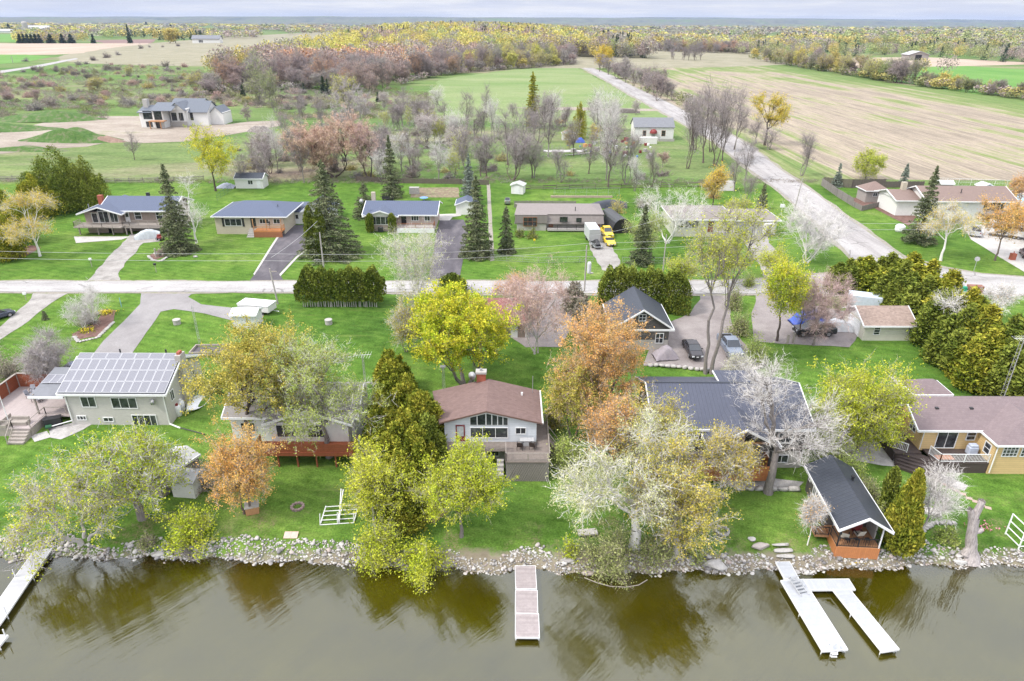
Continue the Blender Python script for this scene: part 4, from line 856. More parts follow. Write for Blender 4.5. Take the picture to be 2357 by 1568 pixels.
# the tall cedar hedge running down the right side, tree by tree
HR = [(1945,668,598,75),(1985,665,592,85),(2035,668,585,90),(2085,690,590,100),(2060,715,605,90),(2120,715,603,105),(2110,750,640,100),(2165,760,632,110),(2150,790,675,100),(2205,800,668,110),(2195,840,705,110),(2245,850,712,120),(2300,860,730,120),(2250,885,762,110),(2320,912,770,130),(2370,880,735,120),(2230,800,690,100)]
CP = []
for k in range(4):
    v, f = cedar(440 + k, 7.0, 5.2, n=24000, shape='dome', ls=.36)[1]; T_, F_ = [], []; tube([(0, 0, -.3), (0, 0, 3), (0, 0, 6)], [.15, .1, .03], 6, T_, F_, 0)
    CP.append((mesh_np('cedar_trunk', T_[0], np.concatenate(F_), BK_BROWN), mesh_np('cedar_crown', v, f, LF['cedar' if k % 2 else 'hedge'])))
for i, (bx, by, ty, w) in enumerate(HR):
    X, Y = P(bx, by); h = height(X, Y, ty); wm = width(X, Y, w)*1.28
    plant('cedar_tree', CP[i % 4], X, Y, 'dense olive cedar in the tall hedge behind the white garage and yellow house', 'tree', 'cedars of the tall hedge on the right', rz=i*1.7, sc_=(wm/5.2, wm/5.2, h/7.0))
# bushes
BS = [
 (450,1240,1145,155,'yg',5200,'yellow green bush on the bank right of the leaning shore tree'),(468,1120,1040,80,'drab',1200,'greyish brush behind the two small lakeside sheds'),
 (868,1285,1145,125,'yg',6500,'tall bright yellow green bush at the lake edge left of the overhanging one'),(965,1320,1215,165,'yg',8500,'bright yellow green bush hanging over the lake'),
 (1400,1315,1190,200,'shrub',7500,'broad brown green brush under the white limbed tree'),(1505,1290,1180,120,'shrub',4500,'dark brush between the two big shore trees'),(1312,1290,1225,45,'yg',1500,'small yellow green bush at the lawn edge left of the shore brush'),
 (1600,1285,1230,80,'fresh',1400,'low green growth around the thick trunked tree'),
 (1300,1075,975,90,'fresh',5000,'green brush along the lot line right of the white house deck'),(1270,980,900,60,'olive',1500,'small olive brush behind the white house deck'),
 (1905,1050,950,90,'fresh',4500,'upper green bush left of the yellow house patio'),(1950,1110,1010,90,'fresh',4500,'middle green bush left of the yellow house patio'),(1990,1150,1075,80,'shrub',3500,'lower green bush between cabin and patio'),(1880,985,905,70,'fresh',3500,'green bush behind the right end of the grey metal roof'),
 (1700,770,690,60,'shrub',3200,'lower part of the green brush along the gravel yard'),(1690,710,640,50,'shrub',2600,'upper green brush along the gravel yard'),(1735,830,745,70,'fresh',3600,'nearest green brush right of the pickup truck'),(1725,660,620,40,'fresh',1500,'small brush at the road end of the gravel yard'),
 (130,860,800,45,'drab',1500,'dark brown bush beside the wide drive'),(22,870,790,100,'drab',2600,'large grey brush at the left edge above the wooden deck'),(88,862,800,60,'drab',1500,'grey brush behind the deck fence'),(205,745,700,60,'drab',800,'low shrubs in the flower bed between the drives'),
 (372,588,566,40,'drab',400,'twiggy shrub in the round flower bed by the drive'),(1195,545,517,28,'hedge',1200,'round evergreen at the left corner of the brown roofed bungalow'),(1223,548,520,34,'hedge',1600,'round evergreen beside the yard lamp'),
 (560,428,392,40,'drab',600,'bare twiggy bush behind the black roofed shed'),(1650,1000,930,60,'olive',0,''),(2175,1240,1205,70,'fresh',1800,'fresh green plants in the bed by the dead trunk'),(2110,525,505,20,'hedge',500,'small dark shrub on the corner lawn'),
 (735,700,0,0,'',0,''),(1455,640,600,40,'fresh',1500,'thin green bush by the roadside wire fence'),(340,1255,1215,60,'shrub',700,'low weeds on the bank behind the fallen branch'),(2008,1205,1150,50,'fresh',1600,'green bush behind the lakeside cabin'),
 (1640,455,400,55,'orange',1500,'orange shrub below the golden tree beyond the yards'),(1480,478,430,80,'grey',1600,'grey thicket behind the covered boats'),(1420,490,440,50,'gold',900,'brownish gold shrub beside the covered boat'),
 (930,350,0,0,'',0,''),(2330,455,415,40,'drab',0,'')]
for i, (bx, by, ty, w, lk, n, lab) in enumerate(BS):
    if not w or not n: continue
    X, Y = P(bx, by); h = height(X, Y, ty); wm = width(X, Y, w); wd, tw, lf = bush(500 + i, h, wm, leaves=n, ls=.16, stems=46)
    m2 = tree_meshes('bush', (wd, tw, lf), BK_GREY, TW_BROWN if lk in ('drab', 'shrub', 'grey') else TW_OLIVE, LF[lk]); plant('bush', m2, X, Y, lab, 'bush', pn=('stems', 'leaves'))
# dead trunk
X, Y = P(2232, 1280); T_, F_ = [], []; nv = 0; rr = np.random.default_rng(5)
q = np.array([(0, 0, -.3), (0, 0, .2), (-.1, 0, .8), (-.4, .0, 1.8), (-.6, .05, 3.0), (-.8, .1, 4.2)]); nv = tube(q, [1.0, .75, .5, .46, .42, .40], 12, T_, F_, nv)
nv = tube([(-.8, .1, 3.9), (-.75, .1, 4.6), (-.6, .15, 5.5), (-.55, .15, 6.1)], [.36, .32, .30, .26], 9, T_, F_, nv); nv = tube([(-.8, .1, 3.9), (-1.15, .1, 4.6), (-1.4, .1, 5.2)], [.3, .26, .24], 9, T_, F_, nv)
nv = tube([(-.6, 0, 2.7), (-.1, -.1, 3.0), (.2, -.1, 3.1)], [.26, .22, .2], 8, T_, F_, nv); nv = tube([(.05, 0, 1.6), (-.35, -.1, 1.2), (-.6, -.2, .3)], [.3, .3, .35], 8, T_, F_, nv)
V = np.concatenate(T_); V += rr.normal(size=V.shape)*.045
o = link('dead_tree', mesh_np('dead_tree', V, np.concatenate(F_), bark('dead_wood', (.38, .34, .33), .45))); o.location = (X, Y, G(Y)); tag(o, 'thick dead grey trunk with sawn off limbs on the right shore', 'dead tree')
o = link('tree_stump', None) if False else None
# ---------------------------------------------------------------- trees and shrubs of the middle distance: a few shapes, copied
def lite(seed, h, w, kind):
    kw = dict(bare=dict(leaves=200, ls=.16, tw=8, twl=1.6, tww=.022, cb=.06, droop=-.2, vase=.12, bias=.6, clump=.7), fuzzy=dict(leaves=6500, ls=.19, tw=14, twl=1.2, tww=.03, cb=.06, clump=.6, droop=-.1), full=dict(leaves=9000, ls=.34, tw=6, twl=1.1, tww=.04, cb=.08, bias=.33))[kind]
    return decid(seed, h, w, tips=170, tr=h*.014, stems=1 + seed % 2*2, **kw)
PROTO = {}
for kind, seeds, w in (('bare', (1, 2, 3, 4), 7.5), ('fuzzy', (5, 6, 7, 8), 9.5), ('full', (9, 10, 11), 9.5)):
    PROTO[kind] = []
    for s in seeds:
        wood, tw, lf = lite(s*31, 14.0, w, kind)
        PROTO[kind].append((tree_meshes('tree', (wood, tw, lf), BK_GREY, TW_GREY, LF['grey']), w))
def inst(kind, i, X, Y, h, w, lk, tk, bk, label, cat='tree', group=None, name='deciduous_tree'):
    far = Y > 150; lk = 'far_' + lk if Y > 300 and 'far_' + lk in LF else lk
    (a, b), w0 = PROTO[kind][i % len(PROTO[kind])]
    e = empty(name, X, Y, None, i*2.4, label, cat, group); e.scale = (w/w0, w/w0, h/14.0)
    t = link('trunk', a, e); t.material_slots[0].link = 'OBJECT'; t.material_slots[0].material = bk
    c = link('crown', b, e)
    for k, mm in enumerate((tk, LF[lk])):
        if k < len(c.material_slots): c.material_slots[k].link = 'OBJECT'; c.material_slots[k].material = TW_MID if mm in (TW_GREY, TW_PINK) and far else mm
    return e
r = random.Random(3); cnt = 0
def place(bx, by, ty, w, kind, lk, tk, bk, label, group=None, name='deciduous_tree'):
    global cnt; cnt += 1
    X, Y = P(bx, by); inst(kind, cnt, X, Y, height(X, Y, ty), width(X, Y, w), lk, tk, bk, label, 'tree', group, name)
# bare trees between the yards and the fields
lab = 'bare grey tree standing in the scrub between the back yards and the fields'; grp = 'bare trees in the scrub behind the yards'
for bx, by, ty, w in [(640,400,265,45),(655,330,240,40),(690,270,195,50),(960,300,215,60),(985,330,238,50),(1010,255,190,45),(925,395,300,60),(960,410,330,55),(1010,415,310,65),(1045,350,235,60),(1075,300,205,40),(1105,320,235,60),(1120,270,190,30),(1075,400,260,70),(1120,410,300,70),
      (1140,330,215,50),(1168,380,245,80),(1180,415,290,95),(1205,370,235,75),(1240,330,200,80),(1262,360,215,75),(1275,300,195,60),(1225,410,300,70),(1290,420,330,60),(1375,320,200,60),(1392,360,180,75),(1400,430,270,90),(1440,425,290,70),(1355,400,300,60),(1425,300,250,50),(1320,360,270,50),(1500,430,330,45),(700,420,300,60),(600,425,330,60),(560,430,345,50),(620,380,290,45),(310,368,300,40),(880,420,330,50),(1395,415,240,60),(1460,440,350,45),(1690,440,350,45),(1720,465,390,40)]:
    k = r.random(); place(bx, by, ty, w, 'bare', 'grey' if k < .7 else 'mauve', TW_PALE if k < .35 else TW_GREY, BK_GREY if k < .6 else BK_BROWN, lab, grp, 'bare_tree')
for bx, by, ty, w, lk, la in [(985,310,245,50,'yg','slight yellow green tree in the scrub left of the tall conifer'),(1010,335,262,45,'yg','second slight yellow green tree in the scrub'),(1310,345,290,40,'olive','small olive tree beside the white shed'),(1365,330,280,40,'gold','olive gold tree beside the dark leafy tree'),(1525,385,345,40,'red','small red twigged tree before the white cottage'),(1290,290,270,40,'orange','low orange tree by the farm track'),(600,240,130,80,'fresh','tall light green tree at the left end of the wood'),(635,260,150,60,'fresh','light green tree in front of the wood at its left end'),(795,255,160,75,'yg','pale yellow tree before the red wood')]:
    place(bx, by, ty, w, 'fuzzy', lk, TW_GREY, BK_GREY, la, None)
rx = random.Random(12)
for i in range(95):
    bx = rx.uniform(560, 1570); by = rx.uniform(235, 415)
    if 1150 < bx < 1575 and 300 < by < 408 or bx < 660 and by < 320 or (bx > 1000 and by < 262): continue
    h_ = rx.uniform(45, 100)*(by - 60)/300; k = rx.random(); place(bx, by, by - h_, h_*rx.uniform(.55, .85), 'bare' if k < .75 else 'fuzzy', 'grey' if k < .5 else 'mauve' if k < .9 else 'yg', TW_GREY if k < .7 else TW_PALE, BK_BROWN if k < .5 else BK_GREY, lab, grp, 'bare_tree')
lab = 'tall bare grey tree in the clump where the side road passes the white cottage'; grp = 'tall bare trees beside the side road'
for bx, by, ty, w in [(1582,388,195,70),(1618,375,182,80),(1645,382,178,75),(1662,372,188,65),(1600,345,190,60),(1690,345,200,55),(1635,350,178,60)]:
    place(bx, by, ty, w, 'bare', 'mauve', TW_GREY, BK_BROWN, lab, grp, 'bare_tree')
for bx, by, ty, w, la in [(1715,415,310,50,'thin bare tree in the verge before the clump of tall trees'),(1845,405,290,60,'lone bare tree right of the side road'),(1740,330,265,50,'bare brushy tree under the golden willow'),(1770,345,285,60,'grey brushy tree right of the golden willow')]:
    place(bx, by, ty, w, 'bare', 'grey', TW_GREY, BK_GREY, la, None, 'bare_tree')
# row along the right side of the side road
lab = 'leafless purplish tree in the row along the far part of the side road'; grp = 'trees in the row along the side road'
for i, (bx, by, ty, w) in enumerate([(1400,172,128,45),(1420,182,135,45),(1440,190,132,45),(1458,198,140,40),(1475,206,150,40),(1490,214,140,45),(1505,222,146,50),(1520,222,150,40),(1535,230,180,30),(1548,232,185,35),(1435,180,128,40),(1512,232,160,50),(1380,165,120,35)]):
    place(bx, by, ty, w, 'fuzzy' if i % 3 else 'bare', 'mauve' if i % 2 else 'grey', TW_GREY, BK_BROWN, lab, grp)
lab = 'bare tree in the cluster standing in the far green field'; grp = 'trees of the cluster in the far green field'
for bx, by, ty, w in [(1572,141,104,22),(1585,141,100,26),(1600,141,98,28),(1612,141,102,22),(1548,140,108,20),(1822,139,95,30),(1838,138,100,26)]: place(bx, by, ty, w, 'bare', 'grey', TW_GREY, BK_BROWN, lab, grp)
# hedgerow along the right of the stubble field
lab = 'mixed spring tree in the long hedgerow beyond the stubble field'; grp = 'trees of the long hedgerow beyond the stubble field'
rr = random.Random(8)
for i in range(58):
    f = i/57; Y = 840 - f**.62*470 + rr.uniform(-5, 5); X = 268 + rr.uniform(-5, 6) + (max(0, 500 - Y)*.14 if Y < 500 else 0)
    big = f < .62; h = rr.uniform(11, 19) if big else rr.uniform(6, 10.5); w = h*rr.uniform(.75, 1.05)
    lk = rr.choice(['yg', 'gold', 'olive', 'fresh', 'grey', 'mauve', 'shrub', 'olive']) if big else rr.choice(['shrub', 'olive', 'drab', 'mauve', 'gold', 'drab'])
    inst('fuzzy' if i % 3 else 'full', i, X, Y, h, w, lk, TW_GREY, BK_BROWN, lab, 'tree', grp)
# single shrubs of the scrub on the left, and the bushes by the farm track
lab = 'leafless or budding shrub in the wild scrub left of the wood'; grp = 'shrubs of the wild scrub'
SB = []
for k, (lk, tk) in enumerate((('drab', TW_BROWN), ('grey', TW_GREY), ('shrub', TW_OLIVE), ('red', TW_PINK), ('olive', TW_OLIVE))):
    for s in range(2):
        wd, tw, lf = bush(700 + k*2 + s, 4.0, 7.0, leaves=1500 if lk != 'grey' else 700, ls=.26, stems=44, tww=.03); SB.append(tree_meshes('shrub', (wd, tw, lf), BK_GREY, TW_MID if k < 2 else tk, LF['far_' + lk]))
rr = random.Random(21)
def shrub(X, Y, s, k, lab_, grp_): plant('shrub', SB[k], X, Y, lab_, 'shrub', grp_, rz=rr.uniform(0, 6), sc_=(s*rr.uniform(.8, 1.3), s, s*rr.uniform(.8, 1.2)), pn=('stems', 'leaves'))
for i in range(290):
    f = rr.random(); py = 150 + 105*f**1.15; px = rr.uniform(-30, 600 + (py - 150)*1.6) if rr.random() < .75 else rr.uniform(380, 900)
    if 250 < px < 600 and py > 245: continue
    if px < 250 and py < 165 - px*.05: continue
    if rr.random() < .45: py = rr.choice([183, 200, 214, 228, 240]) + rr.uniform(-4, 4)
    X, Y = P(px, py); k = rr.choice([0, 1, 0, 1, 4, 5, 8, 2, 3, 6, 7] if rr.random() < .9 else [6, 7]); shrub(X, Y, rr.uniform(.5, 1.35), k, lab, grp)
lab = 'low shrub among the bare trees behind the yards'; grp = 'shrubs behind the yards'
for i in range(110):
    px = rr.uniform(540, 1560); py = rr.uniform(300, 412)
    if 1160 < px < 1560 and 305 < py < 400: continue
    X, Y = P(px, py); shrub(X, Y, rr.uniform(.4, .9), rr.choice([0, 1, 2, 3, 8, 9]), lab, grp)
lab = 'grey shrub in the hedge line along the farm track'; grp = 'shrubs along the farm track'
for px, py in [(60,142),(92,166),(130,160),(180,150),(215,140),(247,134),(272,128),(325,113),(345,110),(375,110),(410,108),(198,148),(160,168),(150,168)]:
    X, Y = P(px, py); shrub(X, Y, rr.uniform(1.0, 1.6), rr.choice([0, 1, 2, 3]), lab, grp)
for px, py, ty, w, lk, la in [(228,215,172,40,'yg','yellow green tree standing in the left scrub'),(300,178,145,26,'yg','small yellow tree in the left scrub by the fence line'),(215,215,180,30,'gold','golden bushy tree beside the yellow green one in the scrub'),(455,210,162,50,'yg','round yellow willow at the left end of the wood'),(460,160,0,0,'',''),(88,240,200,30,'red','reddish tree in the scrub at the left'),(20,235,205,40,'red','reddish brush tree at the left edge'),(570,280,235,30,'mauve','mauve bare tree by the gravel turnaround')]:
    if w: place(px, py, ty, w, 'fuzzy', lk, TW_GREY, BK_GREY, la)
for px, py, ty, w in [(560,222,195,14),(745,215,175,20),(755,218,182,16),(700,215,190,12),(870,235,212,12),(338,62,50,10),(300,100,56,12),(395,72,56,12),(22,72,54,12)]:
    X, Y = P(px, py); h = height(X, Y, ty); wm = width(X, Y, w)
    (wv, wf), (cv, cf) = conifer(760, 10, 4.5, n=1500, ls=.9, rag=.15) if 'CMID' not in globals() else CMID
    CMID = ((wv, wf), (cv, cf))
    if 'CMM' not in globals(): CMM = (mesh_np('conifer', wv, wf, BK_DARK), mesh_np('conifer_crown', cv, cf, LF['pine']))
    plant('conifer', CMM, X, Y, 'small dark conifer standing alone beyond the yards', 'tree', 'single dark conifers in the distance', sc_=(wm/4.5, wm/4.5, h/10))
lab = 'dark conifer in the short row beside the far tilled field'; grp = 'dark conifers beside the far tilled field'
for px, w in [(48,18),(57,16),(66,18),(75,17),(84,18),(93,16),(118,22),(145,18),(165,20),(216,13)]:
    X, Y = P(px, 100); h = height(X, Y, 78); wm = width(X, Y, w); plant('conifer', CMM, X, Y, lab, 'tree', grp, rz=px, sc_=(wm/4.5, wm/4.5, h/10))
for px, py, w in [(405,100,26),(392,100,18)]:
    place(px, py, 62, w*1.6, 'full', 'gold', TW_GREY, BK_BROWN, 'bright yellow tree before the distant white farmhouse', 'yellow trees before the distant farmhouse')
for px in (1288, 1300, 1310): pass
# the wood: its front rows tree by tree, the rest as one mass
rr = random.Random(5)
edge = [(-170, 400), (-150, 425), (-127, 440), (-78, 415), (-66, 520), (-58, 545), (-30, 600), (0, 640), (58, 700)]
def edge_y(x): return float(np.interp(x, [p[0] for p in edge], [p[1] for p in edge]))
def wood_col(X, Y):
    u = (X + 100)/160; n = math.sin(X*.035 + Y*.011) + math.sin(X*.013 - Y*.021 + 1)
    if Y < 600 and X < 0: c = ['red', 'red', 'mauve', 'mauve', 'peach', 'grey'] if n > -.9 else ['grey', 'mauve', 'olive', 'fresh']
    elif Y < 640: c = ['mauve', 'grey', 'red', 'olive', 'mauve', 'yg']
    elif Y < 1200 and X < 90: c = ['yg', 'yg', 'gold', 'olive', 'fresh', 'grey'] if n > -.2 else ['mauve', 'grey', 'yg', 'red', 'olive', 'mauve', 'pine' if Y > 900 else 'grey']
    elif Y < 1200: c = ['mauve', 'grey', 'olive', 'fresh', 'mauve', 'grey', 'pine']
    elif X < 90 and Y < 2300: c = ['yg', 'fresh', 'yg', 'olive', 'grey'] if n > 0 else ['grey', 'mauve', 'olive', 'yg', 'pine']
    else: c = ['grey', 'mauve', 'fresh', 'olive', 'grey', 'shrub']
    return rr.choice(c)
lab = 'tree at the front of the big spring wood beyond the scrub'; grp = 'trees at the front of the big wood'
front = []
for row in range(9):
    x = -172 + rr.uniform(0, 4)
    while x < 60:
        front.append((x, edge_y(x) + row*11 + rr.uniform(-3, 3), row)); x += rr.uniform(7, 10.5) + row*.5
front = front[:290]
for i, (X, Y, row) in enumerate(front):
    h = rr.uniform(13, 22) if row else rr.uniform(9, 17); lk = wood_col(X, Y)
    kind = 'full' if lk in ('yg', 'gold') and rr.random() < .6 else 'fuzzy'
    inst(kind, i + row, X, Y, h, rr.uniform(10, 15), lk, TW_PINK if lk in ('red', 'peach') else TW_GREY, BK_BROWN, lab, 'tree', grp)
def rise(X, Y): return 17*math.exp(-((X + 70 + .02*Y)/(190 + .06*Y))**2)*max(0, min(1, (Y - 640)/500))
V = [(x, y, G(y) + rise(x, y) - .3) for y in np.linspace(640, 2600, 30) for x in np.linspace(-700, 420, 40)]
F = [(j*40 + i, j*40 + i + 1, (j+1)*40 + i + 1, (j+1)*40 + i) for j in range(29) for i in range(39)]
tag(link('hill', mesh_np('hill', V, F, surf('wood_floor', [(.3, (.2, .19, .12)), (.7, (.3, .27, .2))], .05, 1), smooth=True)), kind='structure')
def clump(seed, n, s, kind='d'):
    r_ = np.random.default_rng(seed); p = unit(r_.normal(size=(n, 3)))*r_.random((n, 1))**.33
    if kind == 'd': p = p*np.array([.5, .5, .42]) + np.array([0, 0, .56])
    else:
        t = r_.random(n)**1.3; a = r_.random(n)*6.28; rad = (1 - t)*.26*r_.random(n)**.4; p = np.c_[np.cos(a)*rad, np.sin(a)*rad, t]
    return quads(p, r_.normal(size=(n, 3)) + (0 if kind == 'd' else np.array([0, 0, -.5])), s, r_, .8)
LK = ['yg', 'gold', 'olive', 'fresh', 'grey', 'mauve', 'red', 'peach', 'shrub', 'pine']
CL = {q: [clump(800 + i, n, s) for i in range(4)] for q, n, s in ((0, 380, .07), (1, 170, .11), (2, 50, .2))}
CC = {q: [clump(830 + i, n, s, 'c') for i in range(2)] for q, n, s in ((0, 160, .09), (1, 70, .13), (2, 28, .2))}
def mass(name, items, label):
    Vs = []; Fs = []; ms = []; nv = 0
    for (X, Y, h, w, lk, q) in items:
        cv, cf = (CC if lk == 'pine' else CL)[q][rr.randrange(2 if lk == 'pine' else 4)]; a = rr.uniform(0, 6.28); c, s = math.cos(a), math.sin(a)
        v = np.c_[(cv[:, 0]*c - cv[:, 1]*s)*w + X, (cv[:, 0]*s + cv[:, 1]*c)*w + Y, cv[:, 2]*h + G(Y) + (rise(X, Y) if -700 < X < 420 and Y < 2600 else 0)]
        Vs.append(v); Fs.append(cf + nv); nv += len(v); ms.append(np.full(len(cf), LK.index(lk), dtype=np.int32))
    return tag(link(name, mesh_np(name, np.concatenate(Vs), np.concatenate(Fs), [LF.get('far_' + k, LF[k]) for k in LK], np.concatenate(ms))), label, None, None, 'stuff')
items = []
for i in range(4200):
    X = rr.uniform(-230, 150); Y = edge_y(min(58, max(-170, X))) + 95 + 1500*rr.random()**1.5
    if X > 62 and Y < 760: continue
    if X < -172: Y += 60
    lk = wood_col(X, Y); h = rr.uniform(10, 22); items.append((X, Y, h, h*rr.uniform(.6, 1.1), lk, 0 if Y < 900 else 1))
mass('woods', items, 'the big spring wood of yellow, red and bare trees')
# tree masses that carry on to the horizon, with gaps for the fields
def infield(px, py):
    for (x0, x1, y0, y1) in ((-60, 352, 100, 165), (-60, 40, 74, 100), (200, 360, 88, 104), (1395, 1860, 117, 150), (1655, 1810, 86, 97), (1920, 2080, 105, 120), (-60, 120, 120, 155), (2000, 2160, 84, 93)):
        if x0 < px < x1 and y0 < py < y1: return True
    return False
items = []
for i in range(15000):
    py = 54 + 95*rr.random()**1.9; px = rr.uniform(-80, 2430); X, Y = P(px, py)
    if infield(px, py): continue
    if px < 1370 and py > 102 - .02*px and px < 620: continue
    if 600 < px < 1360 and Y < 2100: continue
    if px > 1370 and py > 117: continue
    n = math.sin(X*.004 + 2)*math.sin(Y*.0031) + .6*math.sin(X*.011 + Y*.006)
    if Y > 1500 and n < -.55: continue
    if px > 1900: c = ['olive', 'grey', 'fresh', 'mauve', 'shrub', 'fresh'] if n > 0 else ['grey', 'mauve', 'fresh', 'yg']
    elif px < 600: c = ['olive', 'yg', 'grey', 'mauve', 'fresh', 'grey']
    else: c = ['grey', 'mauve', 'grey', 'olive', 'fresh', 'yg' if py > 95 else 'grey']
    if n > .95: c = ['pine', 'olive', 'shrub']
    h = rr.uniform(12, 19); items.append((X, Y, h, h*rr.uniform(1.0, 1.7)*(1 if Y < 2500 else 2.2), rr.choice(c), 1 if Y < 1500 else 2))
# behind the hedgerow on the right
for i in range(900):
    X = rr.uniform(285, 700); Y = rr.uniform(430, 1050)
    if 272 < X < 470 and Y < 760 and not (rr.random() < .02): continue
    if X < 520 and Y > 650 and Y < 900: continue
    h = rr.uniform(9, 17); items.append((X, Y, h, h, rr.choice(['shrub', 'olive', 'mauve', 'grey', 'fresh', 'pine', 'pine']), 0))
mass('forest', items, 'distant woods and tree lines reaching the horizon')
items = []
for i in range(420):                      # brush along the feet of the hedgerow, the road rows and the wood
    a = rr.random()
    if a < .4: f = rr.random(); Y = 840 - f**.62*470; X = 268 + rr.uniform(-5, 6) + (max(0, 500 - Y)*.14 if Y < 500 else 0); k = ['shrub', 'drab', 'olive', 'mauve']; hh = (3, 7)
    elif a < .6: X = rr.uniform(80, 92); Y = rr.uniform(330, 700); k = ['mauve', 'grey', 'shrub']; hh = (2, 5)
    elif a < .8: X = rr.uniform(-172, 60); Y = edge_y(X) + rr.uniform(-8, 6); k = ['grey', 'mauve', 'shrub']; hh = (2, 6)
    else: px = rr.uniform(1390, 1720); X, Y = P(px, 120.5 + (px - 1395)*.012); k = ['mauve', 'grey', 'shrub']; hh = (4, 8)
    h = rr.uniform(*hh); items.append((X, Y, h, h*1.7, rr.choice(['drab' if q == 'drab' and 0 else 'shrub' if q == 'drab' else q for q in k]), 1))
mass('brush', items, 'low brush along the hedgerow, the side road and the edge of the wood')
# tree belt behind the far green field
lab = 'tree in the belt behind the far green field'; grp = 'trees of the belt behind the far green field'
for i in range(70):
    px = 1395 + i*4.6 + rr.uniform(-4, 4); py = 121 + rr.uniform(-3, 1) + (px - 1395)*.012
    X, Y = P(px, py); h = rr.uniform(12, 20); lk = rr.choice(['grey', 'mauve', 'mauve', 'grey', 'yg', 'olive', 'peach']); inst('fuzzy', i, X, Y, h, rr.uniform(10, 15), lk, TW_GREY, BK_BROWN, lab, 'tree', grp)
# undergrowth below the scrub
items = []
r_ = np.random.default_rng(77); Vs = []; Fs = []; nv = 0
GV, GF = quads(unit(r_.normal(size=(60, 3)))*np.array([.55, .55, .35])*r_.random((60, 1))**.5 + np.array([0, 0, .3]), r_.normal(size=(60, 3)) + np.array([0, 0, .8]), .19, r_, .3)
UM = ['drab', 'shrub', 'mauve', 'grey', 'olive']; ms = []
for i in range(13000):
    if i < 9600:
        py = 150 + 125*r_.random(); px = r_.uniform(-40, 1000); n = math.sin(px*.021 + py*.13) + math.sin(px*.0087 - py*.21 + 2)
        if n < -.75 or (250 < px < 640 and py > 250) or (px < 330 and py < 170 - px*.1): continue
        if px > 600 and py < 205: continue
        s = r_.uniform(.8, 2.4)
    elif i < 12200: px = r_.uniform(520, 1560); py = r_.uniform(290, 418); s = r_.uniform(.4, 1.2); n = math.sin(px*.031 + py*.09) + math.sin(px*.011 - py*.15);
    else: px = r_.uniform(0, 1900); py = 418 + r_.uniform(-4, 5); s = r_.uniform(.4, 1.1); n = 1
    if i >= 9600 and (n < .0 or (1150 < px < 1570 and 305 < py < 400)): continue
    X, Y = P(px, py)
    Vs.append(GV*np.array([s*1.5, s, s]) + (X, Y, G(Y))); Fs.append(GF + nv); nv += len(GV); ms.append(np.full(len(GF), [0, 1, 2, 3, 0, 2, 3][int(abs(math.sin(px*.013)*3 + n*2)) % 7], dtype=np.int32))
tag(link('undergrowth', mesh_np('undergrowth', np.concatenate(Vs), np.concatenate(Fs), [LF['far_' + k] for k in UM], np.concatenate(ms))), 'low weeds, canes and brambles of the scrub', None, None, 'stuff')
# hills along the horizon
def hill(y, amp, base, seed, col):
    r_ = np.random.default_rng(seed); xs_ = np.linspace(-1.0*y, 1.0*y, 160); ph = r_.uniform(0, 6.28, 6)
    hh = base + amp*sum(math.sin(1) and np.sin(xs_/y*f + ph[i])/(i + 1.5) for i, f in enumerate((2, 5, 9, 17, 31, 60)))
    V = []; 
    for x, h in zip(xs_, hh): V += [(x, y, 0), (x, y + 250, h*.85), (x, y + 600, h), (x, y + 1600, 0)]
    F = [(a*4 + k, (a+1)*4 + k, (a+1)*4 + k + 1, a*4 + k + 1) for a in range(len(xs_) - 1) for k in range(3)]
    tag(link('hills', mesh_np('hills', V, F, surf('hill_woods', [(.3, (.08, .10, .09)), (.5, (.15, .155, .13)), (.7, (.12, .17, .08))], .004, .02), smooth=True)), kind='structure')
hill(5200, 10, 32, 1, 0); hill(7600, 14, 62, 2, 0); hill(10500, 14, 84, 3, 0)
# mounds of earth beside the building site
def mound(px, py, sx, sy, h, mat, label, seed, name='earth_mound'):
    X, Y = P(px, py); r_ = np.random.default_rng(seed); n = 28; V = []; F = []
    ph = r_.uniform(0, 6.28, 8)
    for j in range(n + 1):
        for i in range(n + 1):
            u = i/n*2 - 1; v = j/n*2 - 1; d = math.hypot(u, v); a = math.atan2(v, u)
            z = max(0, 1 - (d*(1 + .12*math.sin(a*3 + ph[0])))**2)**1.6*h*(1 + .18*math.sin(u*5 + ph[1]) + .12*math.sin(v*9 + u*7 + ph[2])) - .05; V.append((u*sx, v*sy, z))
    for j in range(n):
        for i in range(n): F.append((j*(n+1)+i, j*(n+1)+i+1, (j+1)*(n+1)+i+1, (j+1)*(n+1)+i))
    o = link(name, mesh_np(name, V, F, mat, smooth=True)); o.location = (X, Y, G(Y)); tag(o, label, 'mound')
m_weedy = surf('weedy_earth', [(.3, (.04, .09, .02)), (.5, (.075, .14, .035)), (.62, (.15, .15, .09)), (.75, (.22, .18, .14))], .45, 2.2, b=1)
mound(110, 276, 24, 9, 3.4, m_weedy, 'long grassy earth mound left of the building site', 1); mound(20, 298, 20, 8, 2.0, m_weedy, 'low grassy mound at the left edge', 6)
mound(172, 324, 19, 6, 3.8, m_weedy, 'grassy mound in front of the building site', 2); mound(60, 346, 16, 3.5, 1.2, m_weedy, 'long low weedy bank in front of the mounds', 3)
mound(250, 326, 6.5, 3.2, 1.8, surf('brown_earth', [(.3, (.2, .13, .1)), (.7, (.3, .21, .17))], .8, 4), 'bare brown heap of earth beside the grassy mound', 4)
mound(596, 302, 5, 3, 2.2, surf('dark_debris', [(.3, (.10, .085, .08)), (.7, (.3, .27, .25))], 1.5, 3), 'dark heap of rubble beside the gravel turnaround', 5)
